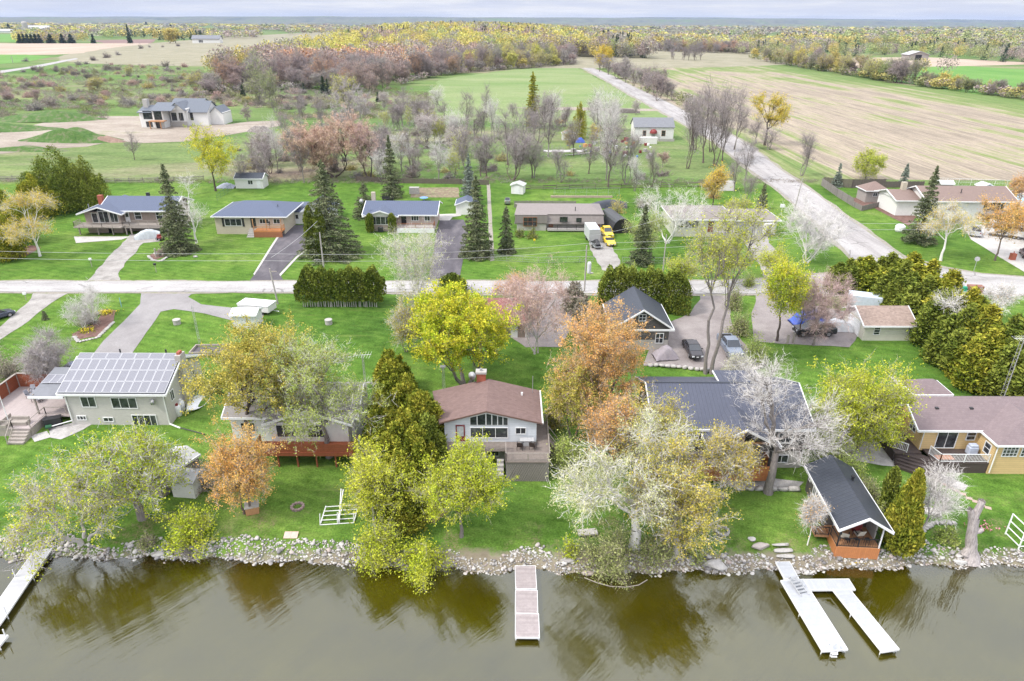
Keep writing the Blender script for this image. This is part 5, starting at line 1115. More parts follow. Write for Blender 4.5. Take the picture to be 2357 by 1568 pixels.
# ================================================================ buildings
WH = M('white_trim', (.74, .74, .75), .55, var=.06); GLS = None
def glass():
    m, nt = new_mat('window_glass'); v = coords(nt, 'World'); n = noise(nt, v, 1.1, 3, .6)
    r = ramp(nt, [(.35, (.015, .017, .02)), (.6, (.06, .065, .07)), (.75, (.16, .16, .16))]); nt.links.new(n, r.inputs[0])
    finish(nt, princ(nt, r.outputs[0], .08, 0, .7)); return m
GLS = glass()
MT = dict(
 greybrick=M('grey_brick', (.50, .475, .45), kind='brick', col2=(.56, .54, .51), var=.1), whitesid=M('white_siding', (.66, .69, .74), .6, kind='boards', axis=2, pitch=.22, var=.04), white=M('white_wall', (.70, .69, .67), .7, var=.06),
 vwhite=M('white_board_wall', (.68, .68, .68), .6, kind='boards', axis=0, pitch=.4, var=.05), tanbrick=M('pinkish_brick', (.40, .32, .28), kind='brick', col2=(.48, .40, .36)), beige=M('beige_brick', (.50, .44, .35), kind='brick', col2=(.56, .50, .41), var=.08),
 brownbrd=M('taupe_board_wall', (.29, .235, .20), kind='boards', axis=0, pitch=.35, var=.08), stonebrick=M('pale_stone_brick', (.46, .43, .40), kind='brick', col2=(.36, .33, .30)), darksid=M('charcoal_siding', (.095, .088, .082), .6, kind='boards', axis=0, pitch=.3, var=.08),
 yellow=M('yellow_siding', (.64, .46, .23), .6, kind='boards', axis=2, pitch=.25, var=.06), cream=M('cream_siding', (.62, .60, .52), .6, kind='boards', axis=2, pitch=.25, var=.05), greyst=M('grey_stucco', (.34, .31, .29), .8), garagegrey=M('pale_grey_door', (.42, .42, .43), .6, kind='boards', axis=2, pitch=.5, var=.05),
 r_dark=M('black_metal_roof', (.055, .062, .08), .45, .1, var=.1, kind='ribs', axis=0, pitch=.42), r_dark1=M('black_metal_roof_ribs_across', (.055, .062, .08), .45, .1, var=.1, kind='ribs', axis=1, pitch=.42),
 r_blue=M('blue_grey_metal_roof', (.085, .105, .165), .5, .1, var=.08, kind='ribs', axis=0, pitch=.4), r_bl1=M('dark_blue_metal_roof', (.075, .082, .115), .5, .1, var=.08, kind='ribs', axis=0, pitch=.4), r_seam=M('seamed_metal_roof', (.13, .145, .175), .5, .1, var=.08, kind='ribs', axis=0, pitch=.9),
 r_brown=M('brown_shingles', (.175, .115, .105), .9, kind='shingle', axis=0, var=.18, col2=(.225, .15, .135)), r_mauve=M('mauve_shingles', (.20, .155, .16), .9, kind='shingle', axis=0, var=.12, col2=(.23, .18, .185)), r_grey=M('grey_shingles', (.27, .25, .24), .9, kind='shingle', axis=0, var=.12, col2=(.32, .3, .29)),
 r_taupe=M('taupe_shingles', (.24, .21, .20), .9, kind='shingle', axis=0, var=.1, col2=(.27, .24, .23)), r_tan=M('mottled_tan_shingles', (.29, .215, .18), .9, kind='shingle', axis=0, var=.3, col2=(.36, .28, .24)), r_red=M('red_brown_shingles', (.24, .10, .095), .9, kind='shingle', axis=0, var=.15),
 r_slate=M('slate_grey_roof', (.18, .185, .205), .6, var=.12, scale=1.5), r_pale=M('pale_flat_roof', (.42, .42, .43), .7, var=.12), r_rose=M('rosy_brown_shingles', (.22, .16, .14), .9, kind='shingle', axis=0, var=.1),
 wooddk=M('weathered_deck_boards', (.235, .195, .175), .85, kind='boards', axis=1, pitch=.14, var=.16), woodgrey=M('grey_weathered_wood', (.29, .26, .245), .85, var=.2, kind='boards', axis=0, pitch=.14), woodred=M('stained_red_wood', (.30, .088, .04), .7, kind='boards', axis=2, pitch=.15, var=.15),
 woodor=M('orange_stained_wood', (.50, .20, .075), .65, kind='boards', axis=0, pitch=.16, var=.12), woodnew=M('new_cedar_wood', (.46, .24, .12), .7, kind='boards', axis=0, pitch=.15, var=.12), woodfloor=M('pale_pinkish_deck_boards', (.40, .34, .33), .85, kind='boards', axis=0, pitch=.14, var=.12),
 woodblk=M('dark_stained_boards', (.075, .055, .050), .7, kind='boards', axis=1, pitch=.14, var=.15), fencegrey=M('old_grey_fence_boards', (.26, .235, .22), .9, kind='boards', axis=0, pitch=.15, var=.22), rail=M('weathered_timber', (.33, .29, .26), .85, var=.15, scale=6),
 black=M('black_metal', (.03, .03, .033), .5), dark=M('dark_opening', (.02, .018, .017), .9), redp=M('red_paint', (.22, .035, .035), .5), brickred=M('red_chimney_brick', (.36, .10, .06), kind='brick', col2=(.42, .15, .09)), steel=M('galvanised_steel', (.45, .46, .48), .45, .6), alu=M('white_aluminium', (.70, .72, .75), .35, .1, var=.04, kind='boards', axis=1, pitch=.16),
 stone=M('rough_limestone', (.42, .40, .38), .9, var=.25, scale=4), pipe=M('plain_white_plastic', (.72, .72, .72), .5, var=.04), orangep=M('terracotta_wood', (.30, .12, .06), .75, var=.15), tile=M('concrete_block', (.40, .38, .36), .85, var=.12), lattice=M('grey_lattice', (.25, .23, .215), .9, var=.2, scale=8))
def win(root, face, plane, u, z, w, h, nx=2, ny=1, name='window', frame=WH, bar=.055, t=.08, pane=GLS, door=False, label=None):
    """u is the middle along the wall, z the sill; the frame is a part, its glass a sub-part"""
    m = MB(); a, b = u - w/2, u + w/2
    m.fb(face, plane, a, a + t, z, z + h, .003, .07); m.fb(face, plane, b - t, b, z, z + h, .003, .07)
    m.fb(face, plane, a + t, b - t, z, z + t, .003, .07); m.fb(face, plane, a + t, b - t, z + h - t, z + h, .003, .07)
    for i in range(1, nx): c = a + w*i/nx; m.fb(face, plane, c - bar/2, c + bar/2, z + t, z + h - t, .003, .06)
    for j in range(1, ny): c = z + h*j/ny; m.fb(face, plane, a + t, b - t, c - bar/2, c + bar/2, .003, .05)
    f = m.build(name, frame, root)
    if label: f['label'] = label
    MB().fb(face, plane, a + t, b - t, z + t, z + h - t, .002, .025).build('pane', pane, f); return f
def door(root, face, plane, u, z, w, h, mat, glassy=False, name='door', label=None):
    m = MB().fb(face, plane, u - w/2, u + w/2, z, z + h, .003, .05); f = m.build(name, mat, root)
    if label: f['label'] = label
    MB().fb(face, plane, u + w*.32, u + w*.38, z + h*.47, z + h*.52, .05, .11).build('handle', MT['steel'], f)
    if glassy: MB().fb(face, plane, u - w*.32, u + w*.32, z + h*.5, z + h*.9, .05, .065).build('pane', GLS, f)
    return f
class Bld:
    def __init__(s, name, label, cat, X, Y, Z=None, rz=0, group=None):
        s.root = empty(name, X, Y, Z, rz, label, cat, group); s.o = (X, Y, s.root.location.z) if rz == 0 else (0, 0, 0); s.p = {}; s.rz = rz
    def mb(s, part, mat): return s.p.setdefault((part, mat), MB())
    def L(s, x, y, z): return x - s.o[0], y - s.o[1], z - s.o[2]
    def box(s, part, mat, x0, x1, y0, y1, z0, z1):
        a = s.L(x0, y0, z0); b = s.L(x1, y1, z1); s.mb(part, mat).box(a[0], b[0], a[1], b[1], a[2], b[2]); return s
    def poly(s, part, mat, pts, t): s.mb(part, mat).prism([s.L(*p) for p in pts], t); return s
    def bar(s, part, mat, a, b, r=.05): s.mb(part, mat).bar(s.L(*a), s.L(*b), r); return s
    def rake(s, a, b, w=.06, t=.24, mat=None):
        """trim board along an edge from a to b"""
        a = Vector(s.L(*a)); b = Vector(s.L(*b)); d = (b - a); q = Vector((-d.y, d.x, 0)).normalized()*w
        s.mb('fascia', mat or WH).prism([(p.x, p.y, p.z + .012) for p in (a - q, b - q, b + q, a + q)], t)
    def gable(s, x0, x1, y0, y1, z, rise, axis='x', ov=.45, roof='r_grey', wall='white', t=.16, ridge=.5, infill=True, trim=True, part='roof'):
        rm = MT[roof]; wm = MT[wall]
        if axis == 'x':
            ym = y0 + (y1 - y0)*ridge; s1 = rise/(ym - y0); s2 = rise/(y1 - ym); zr = z + rise + .12
            A, B, Cc, D = (x0 - ov, y0 - ov, z + .12 - ov*s1), (x1 + ov, y0 - ov, z + .12 - ov*s1), (x1 + ov, ym, zr), (x0 - ov, ym, zr)
            E_, F_ = (x1 + ov, y1 + ov, z + .12 - ov*s2), (x0 - ov, y1 + ov, z + .12 - ov*s2)
            s.poly(part, rm, [A, B, Cc, D], t); s.poly(part, rm, [D, Cc, E_, F_], t)
            if infill:
                for xx in (x0, x1 - .2): s.mb('wall', wm).add([s.L(*p) for p in [(xx, y0, z), (xx, y1, z), (xx, ym, z + rise), (xx + .2, y0, z), (xx + .2, y1, z), (xx + .2, ym, z + rise)]], [(0, 2, 1), (3, 4, 5), (0, 1, 4, 3), (1, 2, 5, 4), (2, 0, 3, 5)])
            if trim: s.rake(A, D); s.rake(D, F_); s.rake(B, Cc); s.rake(Cc, E_); s.rake(A, B)
        else:
            xm = x0 + (x1 - x0)*ridge; s1 = rise/(xm - x0); s2 = rise/(x1 - xm); zr = z + rise + .12
            A, B, Cc, D = (x0 - ov, y0 - ov, z + .12 - ov*s1), (xm, y0 - ov, zr), (xm, y1 + ov, zr), (x0 - ov, y1 + ov, z + .12 - ov*s1)
            E_, F_ = (x1 + ov, y0 - ov, z + .12 - ov*s2), (x1 + ov, y1 + ov, z + .12 - ov*s2)
            s.poly(part, rm, [A, B, Cc, D], t); s.poly(part, rm, [B, E_, F_, Cc], t)
            if infill:
                for yy in (y0, y1 - .2): s.mb('wall', wm).add([s.L(*p) for p in [(x0, yy, z), (x1, yy, z), (xm, yy, z + rise), (x0, yy + .2, z), (x1, yy + .2, z), (xm, yy + .2, z + rise)]], [(0, 1, 2), (3, 5, 4), (0, 3, 4, 1), (1, 4, 5, 2), (2, 5, 3, 0)])
            if trim: s.rake(A, B); s.rake(B, E_); s.rake(A, D); s.rake(E_, F_)
        return s
    def hip(s, x0, x1, y0, y1, z, rise, ov=.45, roof='r_grey', t=.16, trim=True, rl=None, part='roof'):
        rm = MT[roof]; x0 -= ov; x1 += ov; y0 -= ov; y1 += ov; z += .02
        w = x1 - x0; d = y1 - y0; k = min(w, d)/2 if rl is None else (w - rl)/2 if w >= d else (d - rl)/2
        if w >= d: R1, R2 = (x0 + k, (y0+y1)/2, z + rise), (x1 - k + 1e-3, (y0+y1)/2, z + rise)
        else: R1, R2 = ((x0+x1)/2, y0 + k, z + rise), ((x0+x1)/2, y1 - k + 1e-3, z + rise)
        A, B, Cc, D = (x0, y0, z), (x1, y0, z), (x1, y1, z), (x0, y1, z)
        if w >= d: P4 = [[A, B, R2, R1], [B, Cc, R2], [Cc, D, R1, R2], [D, A, R1]]
        else: P4 = [[A, B, R1], [B, Cc, R2, R1], [Cc, D, R2], [D, A, R1, R2]]
        for p in P4: s.poly(part, rm, p, t)
        if trim:
            for a, b in ((A, B), (B, Cc), (D, A)): s.rake(a, b, t=.2)
        return s
    def win(s, face, plane, u, z, w, h, nx=2, ny=1, **k):
        i = 1 if face in 'fb' else 0; j = 1 - i
        return win(s.root, face, plane - s.o[i], u - s.o[j], z - s.o[2], w, h, nx, ny, **k)
    def door(s, face, plane, u, z, w, h, mat=WH, glassy=False, **k):
        i = 1 if face in 'fb' else 0; j = 1 - i
        return door(s.root, face, plane - s.o[i], u - s.o[j], z - s.o[2], w, h, mat, glassy, **k)
    def rail(s, pts, z, h=1.0, mat=None, step=.14, post=1.8, name='railing', r=.02, close=False, solid=None):
        mat = mat or MT['rail']; m = s.mb(name, mat)
        for a, b in zip(pts[:-1], pts[1:]):
            a3 = Vector(s.L(a[0], a[1], z if len(a) < 3 else a[2])); b3 = Vector(s.L(b[0], b[1], z if len(b) < 3 else b[2])); L = (b3 - a3).length; n = max(1, int(L/post))
            up = Vector((0, 0, h))
            for i in range(n + 1): p = a3.lerp(b3, i/n); m.bar(p, p + up*1.03, .05, n=4)
            m.bar(a3 + up, b3 + up, .045, n=4); m.bar(a3 + up*.12, b3 + up*.12, .03, n=4)
            if step:
                k = int(L/step)
                for i in range(1, k): p = a3.lerp(b3, i/k); m.bar(p + up*.12, p + up, r, n=4)
            if solid:
                q = Vector((-(b3 - a3).y, (b3 - a3).x, 0)).normalized()*.02
                s.mb(name + '_boards', solid).add([a3 - q, b3 - q, b3 - q + up*.97, a3 - q + up*.97, a3 + q, b3 + q, b3 + q + up*.97, a3 + q + up*.97], [(0,1,2,3),(7,6,5,4),(0,4,5,1),(3,2,6,7),(0,3,7,4),(1,5,6,2)])
        return s
    def steps(s, mat, x0, x1, y0, y1, z0, z1, n, dirn='-y', name='steps'):
        for i in range(n):
            zt = z1 - (z1 - z0)*(i + .5)/n
            if dirn == '-y': d = (y1 - y0)/n; s.box(name, mat, x0, x1, y1 - d*(i+1), y1 - d*i, z0 - .1, zt)
            elif dirn == '+x': d = (x1 - x0)/n; s.box(name, mat, x0 + d*i, x0 + d*(i+1), y0, y1, z0 - .1, zt)
            elif dirn == '+y': d = (y1 - y0)/n; s.box(name, mat, x0, x1, y0 + d*i, y0 + d*(i+1), z0 - .1, zt)
        return s
    def done(s):
        for (n, m), b in s.p.items(): b.build(n, m, s.root)
        return s.root

# --- the house with solar panels
b = Bld('brick_house', 'pale brick house with rows of solar panels covering its front roof slope', 'house', -44.5, 71.2, 1.6)
b.box('wall', MT['greybrick'], -50.2, -38.9, 66.5, 75.8, 1.4, 6.3)
b.gable(-50.2, -38.9, 66.5, 75.8, 6.3, 2.0, 'x', .45, 'r_slate', 'greybrick')
sl = 2.0/4.65; L_ = math.hypot(1, sl); u = Vector((0, 1/L_, sl/L_)); nrm = Vector((0, -sl/L_, 1/L_))
cellm, nt_ = new_mat('solar_cells'); v_ = coords(nt_, 'Object'); se = N(nt_, 'ShaderNodeSeparateXYZ'); nt_.links.new(v_, se.inputs[0])
g1 = math_(nt_, 'LESS_THAN', math_(nt_, 'FRACT', math_(nt_, 'DIVIDE', se.outputs[0], .155)), .14); g2 = math_(nt_, 'LESS_THAN', math_(nt_, 'FRACT', math_(nt_, 'DIVIDE', se.outputs[1], .143)), .14)
finish(nt_, princ(nt_, mixc(nt_, math_(nt_, 'MAXIMUM', g1, g2), (.15, .15, .175), (.30, .30, .33)), .18, 0, .6))
PF = M('panel_frame', (.46, .46, .49), .4, .2, var=.03)
def panel(x0, w, d0, l, root, org, zb_, sl_u=u, nr=nrm, y0=66.05):
    base = Vector((x0, y0, zb_)) + sl_u*d0 + nr*.13 - Vector(org)
    def corner(a, c, h): return base + Vector((1, 0, 0))*a + sl_u*c + nr*h
    m = MB()
    for (a0, a1, c0, c1) in ((0, w, 0, .05), (0, w, l - .05, l), (0, .05, .05, l - .05), (w - .05, w, .05, l - .05)):
        m.add([corner(a0, c0, 0), corner(a1, c0, 0), corner(a1, c1, 0), corner(a0, c1, 0), corner(a0, c0, .05), corner(a1, c0, .05), corner(a1, c1, .05), corner(a0, c1, .05)], [(0,3,2,1),(4,5,6,7),(0,1,5,4),(1,2,6,5),(2,3,7,6),(3,0,4,7)])
    o = m.build('solar_panel', PF, root)
    MB().add([corner(.05, .05, .035), corner(w - .05, .05, .035), corner(w - .05, l - .05, .035), corner(.05, l - .05, .035)], [(0, 1, 2, 3)]).build('cells', cellm, o)
for row in range(3):
    for i in range(12): panel(-50.55 + i*1.0, .97, .12 + row*1.62, 1.58, b.root, b.o, 6.3 + .12 - .45*sl)
for i in range(7): panel(-50.4 + i*1.66, 1.62, 4.98, .95, b.root, b.o, 6.3 + .12 - .45*sl)
b.box('chimney', MT['stonebrick'], -38.9, -38.25, 70.3, 71.6, 1.4, 8.9); b.box('chimney', MT['brickred'], -38.75, -38.4, 70.6, 71.3, 8.9, 9.2)
for x in (-47, -41.5): b.bar('vent_pipe', MT['black'], (x, 73.5, 7.2), (x, 73.5, 8.2), .09)
b.bar('downspout', MT['pipe'], (-50.0, 66.4, 6.2), (-50.0, 66.4, 2.6), .07); b.bar('downspout', MT['pipe'], (-50.0, 66.4, 2.6), (-52.0, 65.6, 2.3), .07)
b.bar('downspout', MT['pipe'], (-39.0, 66.4, 6.2), (-39.0, 66.4, 2.2), .07); b.bar('downspout', MT['pipe'], (-39.0, 66.4, 2.2), (-37.6, 65.9, 1.95), .09); b.bar('drain_hose', MT['black'], (-37.6, 65.9, 2.0), (-34.3, 64.6, 2.0), .06)
b.win('f', 66.5, -47.6, 4.3, 1.7, 1.4, 2); b.win('f', 66.5, -43.6, 4.15, 2.9, 1.45, 3); b.win('f', 66.5, -48.9, 2.6, 1.1, .6, 3); b.win('f', 66.5, -45.9, 2.4, 1.2, .6, 2); b.win('f', 66.5, -41.8, 1.75, 2.8, 1.6, 4)
b.win('r', -38.9, 68.0, 4.4, .9, 1.3, 2); b.win('r', -38.9, 73.6, 4.5, .6, .9, 1)
b.box('wall_base', MT['tile'], -50.24, -38.86, 66.46, 66.49, 1.3, 1.75)
b.poly('porch_roof', MT['r_slate'], [(-54.6, 66.9, 5.35), (-50.6, 66.9, 5.35), (-50.6, 72.4, 6.3), (-54.6, 72.4, 6.3)], .15); b.rake((-54.6, 66.9, 5.37), (-50.6, 66.9, 5.37))
for i in range(4): panel(-54.4 + i*.92, .9, 2.4, 1.6, b.root, b.o, 5.32, Vector((0, .985, .17)), Vector((0, -.17, .985)), 66.9)
for x, y in ((-54.3, 67.2), (-54.3, 72.1)): b.box('post', MT['rail'], x, x + .15, y, y + .15, 2.9, 5.5)
b.box('deck_floor', MT['woodfloor'], -60.8, -53.3, 64.2, 73.8, 2.74, 2.9); b.box('deck_floor', MT['woodfloor'], -53.3, -50.25, 67.0, 73.8, 2.74, 2.9)
b.box('deck_skirt', MT['rail'], -60.75, -53.35, 64.25, 64.35, 1.5, 2.72); b.box('deck_skirt', MT['rail'], -53.4, -53.3, 64.3, 67.4, 1.5, 2.72)
b.box('privacy_fence', MT['woodred'], -60.8, -60.7, 64.2, 73.8, 2.9, 4.6); b.box('privacy_fence', MT['woodred'], -60.7, -54.5, 73.7, 73.8, 2.9, 4.7); b.box('fence_cap', MT['rail'], -60.86, -60.62, 64.2, 73.86, 4.61, 4.68); b.box('fence_cap', MT['rail'], -60.6, -54.5, 73.62, 73.86, 4.71, 4.78)
for i in range(6): b.box('privacy_fence', MT['rail'], -60.69, -60.58, 64.4 + i*1.85, 64.5 + i*1.85, 2.9, 4.6)
b.rail([(-60.6, 64.3), (-55.3, 64.3)], 2.9, .95, step=.13); b.rail([(-53.4, 64.4), (-53.4, 67.2), (-51.0, 67.2)], 2.9, .95, step=0); b.rail([(-55.3, 64.3), (-55.0, 62.6, 1.9)], 2.9, .95, step=0)
b.steps(MT['rail'], -55.2, -53.4, 62.7, 64.2, 1.9, 2.75, 4)
b.done()
# --- red-decked cottage behind the trees
b = Bld('cottage', 'white cottage with grey shingle roof and long red brown deck hidden by trees', 'house', -22, 65, 1.8)
b.box('wall', MT['white'], -30.0, -16.8, 62.2, 69.0, 1.5, 6.2); b.gable(-30.0, -16.8, 62.2, 69.0, 6.2, 1.7, 'x', .6, 'r_grey', 'white')
b.box('wall', MT['white'], -25.4, -17.2, 61.0, 62.1, 1.5, 6.0); b.gable(-25.4, -17.2, 61.0, 65.0, 6.0, 1.45, 'y', .55, 'r_grey', 'white', infill=True)
b.win('f', 61.0, -23.6, 4.0, 2.4, 1.6, 3); b.win('f', 61.0, -20.6, 4.0, 1.9, 1.6, 2); b.win('f', 61.0, -23.3, 5.75, 2.6, .65, 2); b.win('f', 61.0, -20.0, 5.75, 1.8, .6, 2); b.win('f', 62.2, -28.2, 3.9, 1.6, 1.2, 2); b.win('f', 61.0, -22.0, 2.0, 2.2, 1.4, 2)
b.box('deck_floor', MT['woodred'], -26.6, -16.2, 58.9, 61.0, 3.35, 3.5); b.rail([(-26.5, 60.9), (-26.5, 59.0), (-16.3, 59.0), (-16.3, 60.9)], 3.5, .95, mat=MT['woodred'], step=0, solid=MT['woodred'])
b.box('deck_floor', MT['woodred'], -26.6, -16.2, 58.86, 58.89, 3.1, 3.5)
for i in range(6): b.box('post', MT['woodred'], -26.4 + i*2.0, -26.25 + i*2.0, 59.1, 59.25, 1.4, 3.35)
for x, y in ((-26.5, 66.5), (-21.5, 67.2), (-28.5, 67.3)): b.box('roof_vent', WH, x, x + .4, y, y + .4, 7.4, 7.95)
b.done()
# --- the central white house
b = Bld('white_house', 'white house with brown shingle roof and wall of glass facing the lake', 'house', -2.2, 63, 1.6)
b.box('wall', MT['whitesid'], -7.0, 2.6, 60.5, 66.4, 3.9, 6.35); b.box('basement_wall', MT['tile'], -6.9, 2.5, 60.6, 66.3, 1.2, 3.9)
yf, yb_ = 60.15, 66.9; xl0, xl1, xr0, xr1, xm = -7.5, -8.9, 3.2, 3.15, -2.6
A, Bq, Cq, Dq = (xl0, yf, 6.42), (xm, yf, 7.85), (xm, yb_, 7.95), (xl1, yb_, 6.35)
b.poly('roof', MT['r_brown'], [A, Bq, Cq, Dq], .14); b.poly('roof', MT['r_brown'], [Bq, (xr0, yf, 6.42), (xr1, yb_, 6.5), Cq], .14)
b.mb('wall', MT['whitesid']).add([b.L(*p) for p in [(-7.0, 60.5, 6.35), (2.6, 60.5, 6.35), (2.6, 60.5, 6.52), (xm, 60.5, 7.68), (-7.0, 60.5, 6.52), (-7.0, 60.7, 6.35), (2.6, 60.7, 6.35), (2.6, 60.7, 6.52), (xm, 60.7, 7.68), (-7.0, 60.7, 6.52)]], [(0,1,2,3,4),(9,8,7,6,5),(1,6,7,2),(2,7,8,3),(3,8,9,4),(4,9,5,0)])
fm = MT['orangep']; b.rake(A, Bq, .05, .18, M('brown_fascia', (.16, .10, .085), .7)); b.rake(Bq, (xr0, yf, 6.42), .05, .18, MATS['brown_fascia']); b.rake((xr0 + .02, yf, 6.44), (xr1 + .02, yb_, 6.52), .07, .16)
b.box('chimney', MT['brickred'], -3.9, -2.9, 66.6, 67.3, 7.3, 8.7); b.box('chimney', MT['tile'], -4.0, -2.8, 66.5, 67.4, 8.7, 8.95)
b.bar('chimney', MT['steel'], (-3.4, 66.9, 8.95), (-3.4, 66.9, 9.25), .14)
b.win('f', 60.5, -2.35, 4.35, 4.0, 1.35, 3, frame=WH); 
tri = MB(); top = [(-4.35, 7.2), (-2.6, 7.55), (-.35, 6.98)]
tri.add([b.L(*p) for p in [(-4.35, 60.42, 5.95), (-.35, 60.42, 5.95), (-.35, 60.42, 6.95), (-2.6, 60.42, 7.5), (-4.35, 60.42, 6.98), (-4.35, 60.49, 5.95), (-.35, 60.49, 5.95), (-.35, 60.49, 6.95), (-2.6, 60.49, 7.5), (-4.35, 60.49, 6.98)]], [(0,1,2,3,4),(9,8,7,6,5),(1,6,7,2),(2,7,8,3),(3,8,9,4),(4,9,5,0)])
w_ = tri.build('gable_window', WH, b.root)
for i, (x0, x1) in enumerate(((-4.28, -3.62), (-3.52, -2.72), (-2.6, -2.1), (-2.0, -1.5), (-1.4, -.95), (-.85, -.42))):
    t0 = lambda x: (6.86 + (x + 4.35)*.30 if x < -2.6 else 7.38 - (x + 2.6)*.245)
    MB().add([b.L(*p) for p in [(x0, 60.40, 6.02), (x1, 60.40, 6.02), (x1, 60.40, t0(x1)), (x0, 60.40, t0(x0))]], [(0, 1, 2, 3)]).build('pane', GLS, w_)
b.door('f', 60.5, -5.35, 3.95, .95, 2.0, MT['redp'], label='dark red door with a big white glazed panel'); MB().box(*[v for p in ((-5.7 - b.o[0], -5.0 - b.o[0]), (60.43 - b.o[1], 60.45 - b.o[1]), (4.6 - b.o[2], 5.8 - b.o[2])) for v in p]).build('door_glass', M('storm_door_glass', (.45, .47, .48), .2), b.root)
b.win('f', 60.5, .95, 4.85, 1.15, .85, 2, frame=WH)
b.box('deck_floor', MT['wooddk'], -7.2, 3.9, 58.9, 60.45, 3.75, 3.9); b.box('deck_floor', MT['wooddk'], -.6, 3.9, 56.9, 58.9, 3.75, 3.9); b.box('deck_floor', MT['wooddk'], 2.65, 3.9, 60.5, 64.5, 3.75, 3.9)
b.rail([(-7.1, 60.4), (-7.1, 59.0), (-.6, 59.0)], 3.9, .95, step=.13); b.rail([(-.6, 59.0), (-.55, 57.0), (3.85, 57.0), (3.85, 60.6)], 3.9, .95, step=.13); b.rail([(3.85, 61.9), (3.85, 64.4), (2.7, 64.4)], 3.9, .95, step=.13)
b.box('lattice_skirt', MT['lattice'], -.55, 3.8, 57.0, 57.08, 1.3, 3.75); b.box('lattice_skirt', MT['lattice'], 3.72, 3.8, 57.08, 60.4, 1.3, 3.75)
for k in range(16): b.bar('lattice', MT['rail'], (-.5 + k*.27, 56.97, 1.5), (min(3.8, -.5 + k*.27 + 1.0), 56.97, 1.5 + min(1, (3.8 + .5 - k*.27))*2.1), .018); b.bar('lattice', MT['rail'], (.5 + k*.21, 56.955, 1.5), (-.5 + k*.21, 56.955, 3.6), .018)
b.steps(MT['wooddk'], 3.95, 5.2, 60.6, 61.9, 2.0, 3.8, 6, '+x'); b.rail([(3.95, 61.95), (5.2, 61.95, 2.1)], 3.9, .95, step=0); b.rail([(3.95, 60.55), (5.2, 60.55, 2.1)], 3.9, .95, step=0)
b.steps(MT['stone'], -1.5, -.8, 56.9, 58.9, 1.5, 3.0, 5)
for x in (-6.9, -4.8, -2.8, -.7): b.box('post', MT['rail'], x, x + .14, 59.0, 59.14, 1.2, 3.75)
b.win('f', 60.6, -2.2, 2.0, 1.8, 1.5, 2); b.door('f', 60.6, -4.4, 1.6, .9, 2.0, WH, True); b.bar('roof_mast', MT['steel'], (2.3, 66.0, 6.5), (2.3, 66.0, 8.8), .035); b.box('roof_vent', WH, 1.0, 1.2, 64.9, 65.1, 6.9, 7.3)
b.done()
# --- the large grey metal-roofed house
b = Bld('large_house', 'large house with dark blue grey metal roof and orange boarded terrace', 'house', 22.5, 64, 1.6)
b.box('wall', MT['darksid'], 14.9, 30.3, 59.4, 69.6, 3.6, 6.7); b.box('stone_base', MT['stonebrick'], 14.88, 30.32, 59.38, 69.6, 1.2, 3.6)
b.gable(14.9, 30.3, 59.4, 69.6, 6.7, 2.1, 'x', .55, 'r_bl1', 'darksid'); b.gable(19.8, 26.2, 57.0, 63.2, 6.15, 1.75, 'y', .45, 'r_bl1', 'darksid', infill=False); b.hip(23.0, 27.2, 65.0, 68.2, 8.3, 1.0, .3, 'r_bl1')
b.box('gable_truss', MT['woodnew'], 19.9, 26.1, 57.1, 57.25, 6.0, 6.2); b.box('gable_truss', MT['woodnew'], 22.9, 23.1, 57.1, 57.25, 6.2, 7.6)
for x in (19.9, 25.9): b.box('porch_post', MT['black'], x, x + .2, 57.1, 57.3, 2.6, 6.2)
for x in (16.5, 28.2): b.win('f', 59.4, x, 4.6, 1.5, 1.3, 2)
b.win('f', 59.4, 29.2 - 1.0, 2.2, 1.4, 1.0, 2); b.win('f', 59.4, 22.9, 3.0, 4.2, 2.4, 4, frame=MT['black']); b.bar('downspout', MT['pipe'], (30.2, 59.3, 6.6), (30.2, 59.3, 2.0), .06); b.bar('downspout', MT['pipe'], (30.2, 59.3, 2.0), (31.2, 58.6, 1.9), .06)
b.box('terrace_floor', MT['woodnew'], 17.0, 26.4, 56.7, 59.35, 2.4, 2.55); b.rail([(17.0, 59.3), (17.0, 56.7), (26.3, 56.7), (26.3, 59.3)], 2.55, 1.0, mat=MT['woodor'], step=0, solid=MT['woodor']); b.box('terrace_boards', MT['woodor'], 17.0, 26.3, 56.62, 56.66, 1.9, 2.6)
b.box('roof_edge_cap', MT['r_dark'], 14.5, 30.7, 64.4, 64.6, 8.86, 8.96); b.done()
# --- lakeside cabin
a5 = math.atan2(-.30, -1.0)  # along its length
b = Bld('cabin', 'small charcoal lakeside cabin with black ribbed roof and covered porch', 'cabin', 30.85, 47.2, 0.6, R(-4) + .055*0)
RX = MT['r_dark1']; hw = 1.9
b.box('wall', MT['darksid'], -hw, hw, 2.9, 8.6, .3, 3.6); b.gable(-hw, hw, -.2, 8.6, 3.6, 1.15, 'y', .4, 'r_dark1', 'darksid', infill=False)
b.mb('wall', MT['darksid']).add([(-hw, 2.9, 3.6), (hw, 2.9, 3.6), (0, 2.9, 4.7), (-hw, 3.0, 3.6), (hw, 3.0, 3.6), (0, 3.0, 4.7)], [(0,1,2),(3,5,4),(0,3,4,1),(1,4,5,2),(2,5,3,0)])
b.box('porch_floor', MT['woodnew'], -hw, hw, 0, 2.9, .95, 1.1); b.box('porch_skirt', MT['woodor'], -hw, hw, -.04, 0, -.1, 1.1); b.box('porch_skirt', MT['woodor'], -hw - .04, -hw, 0, 2.9, .1, 1.1)
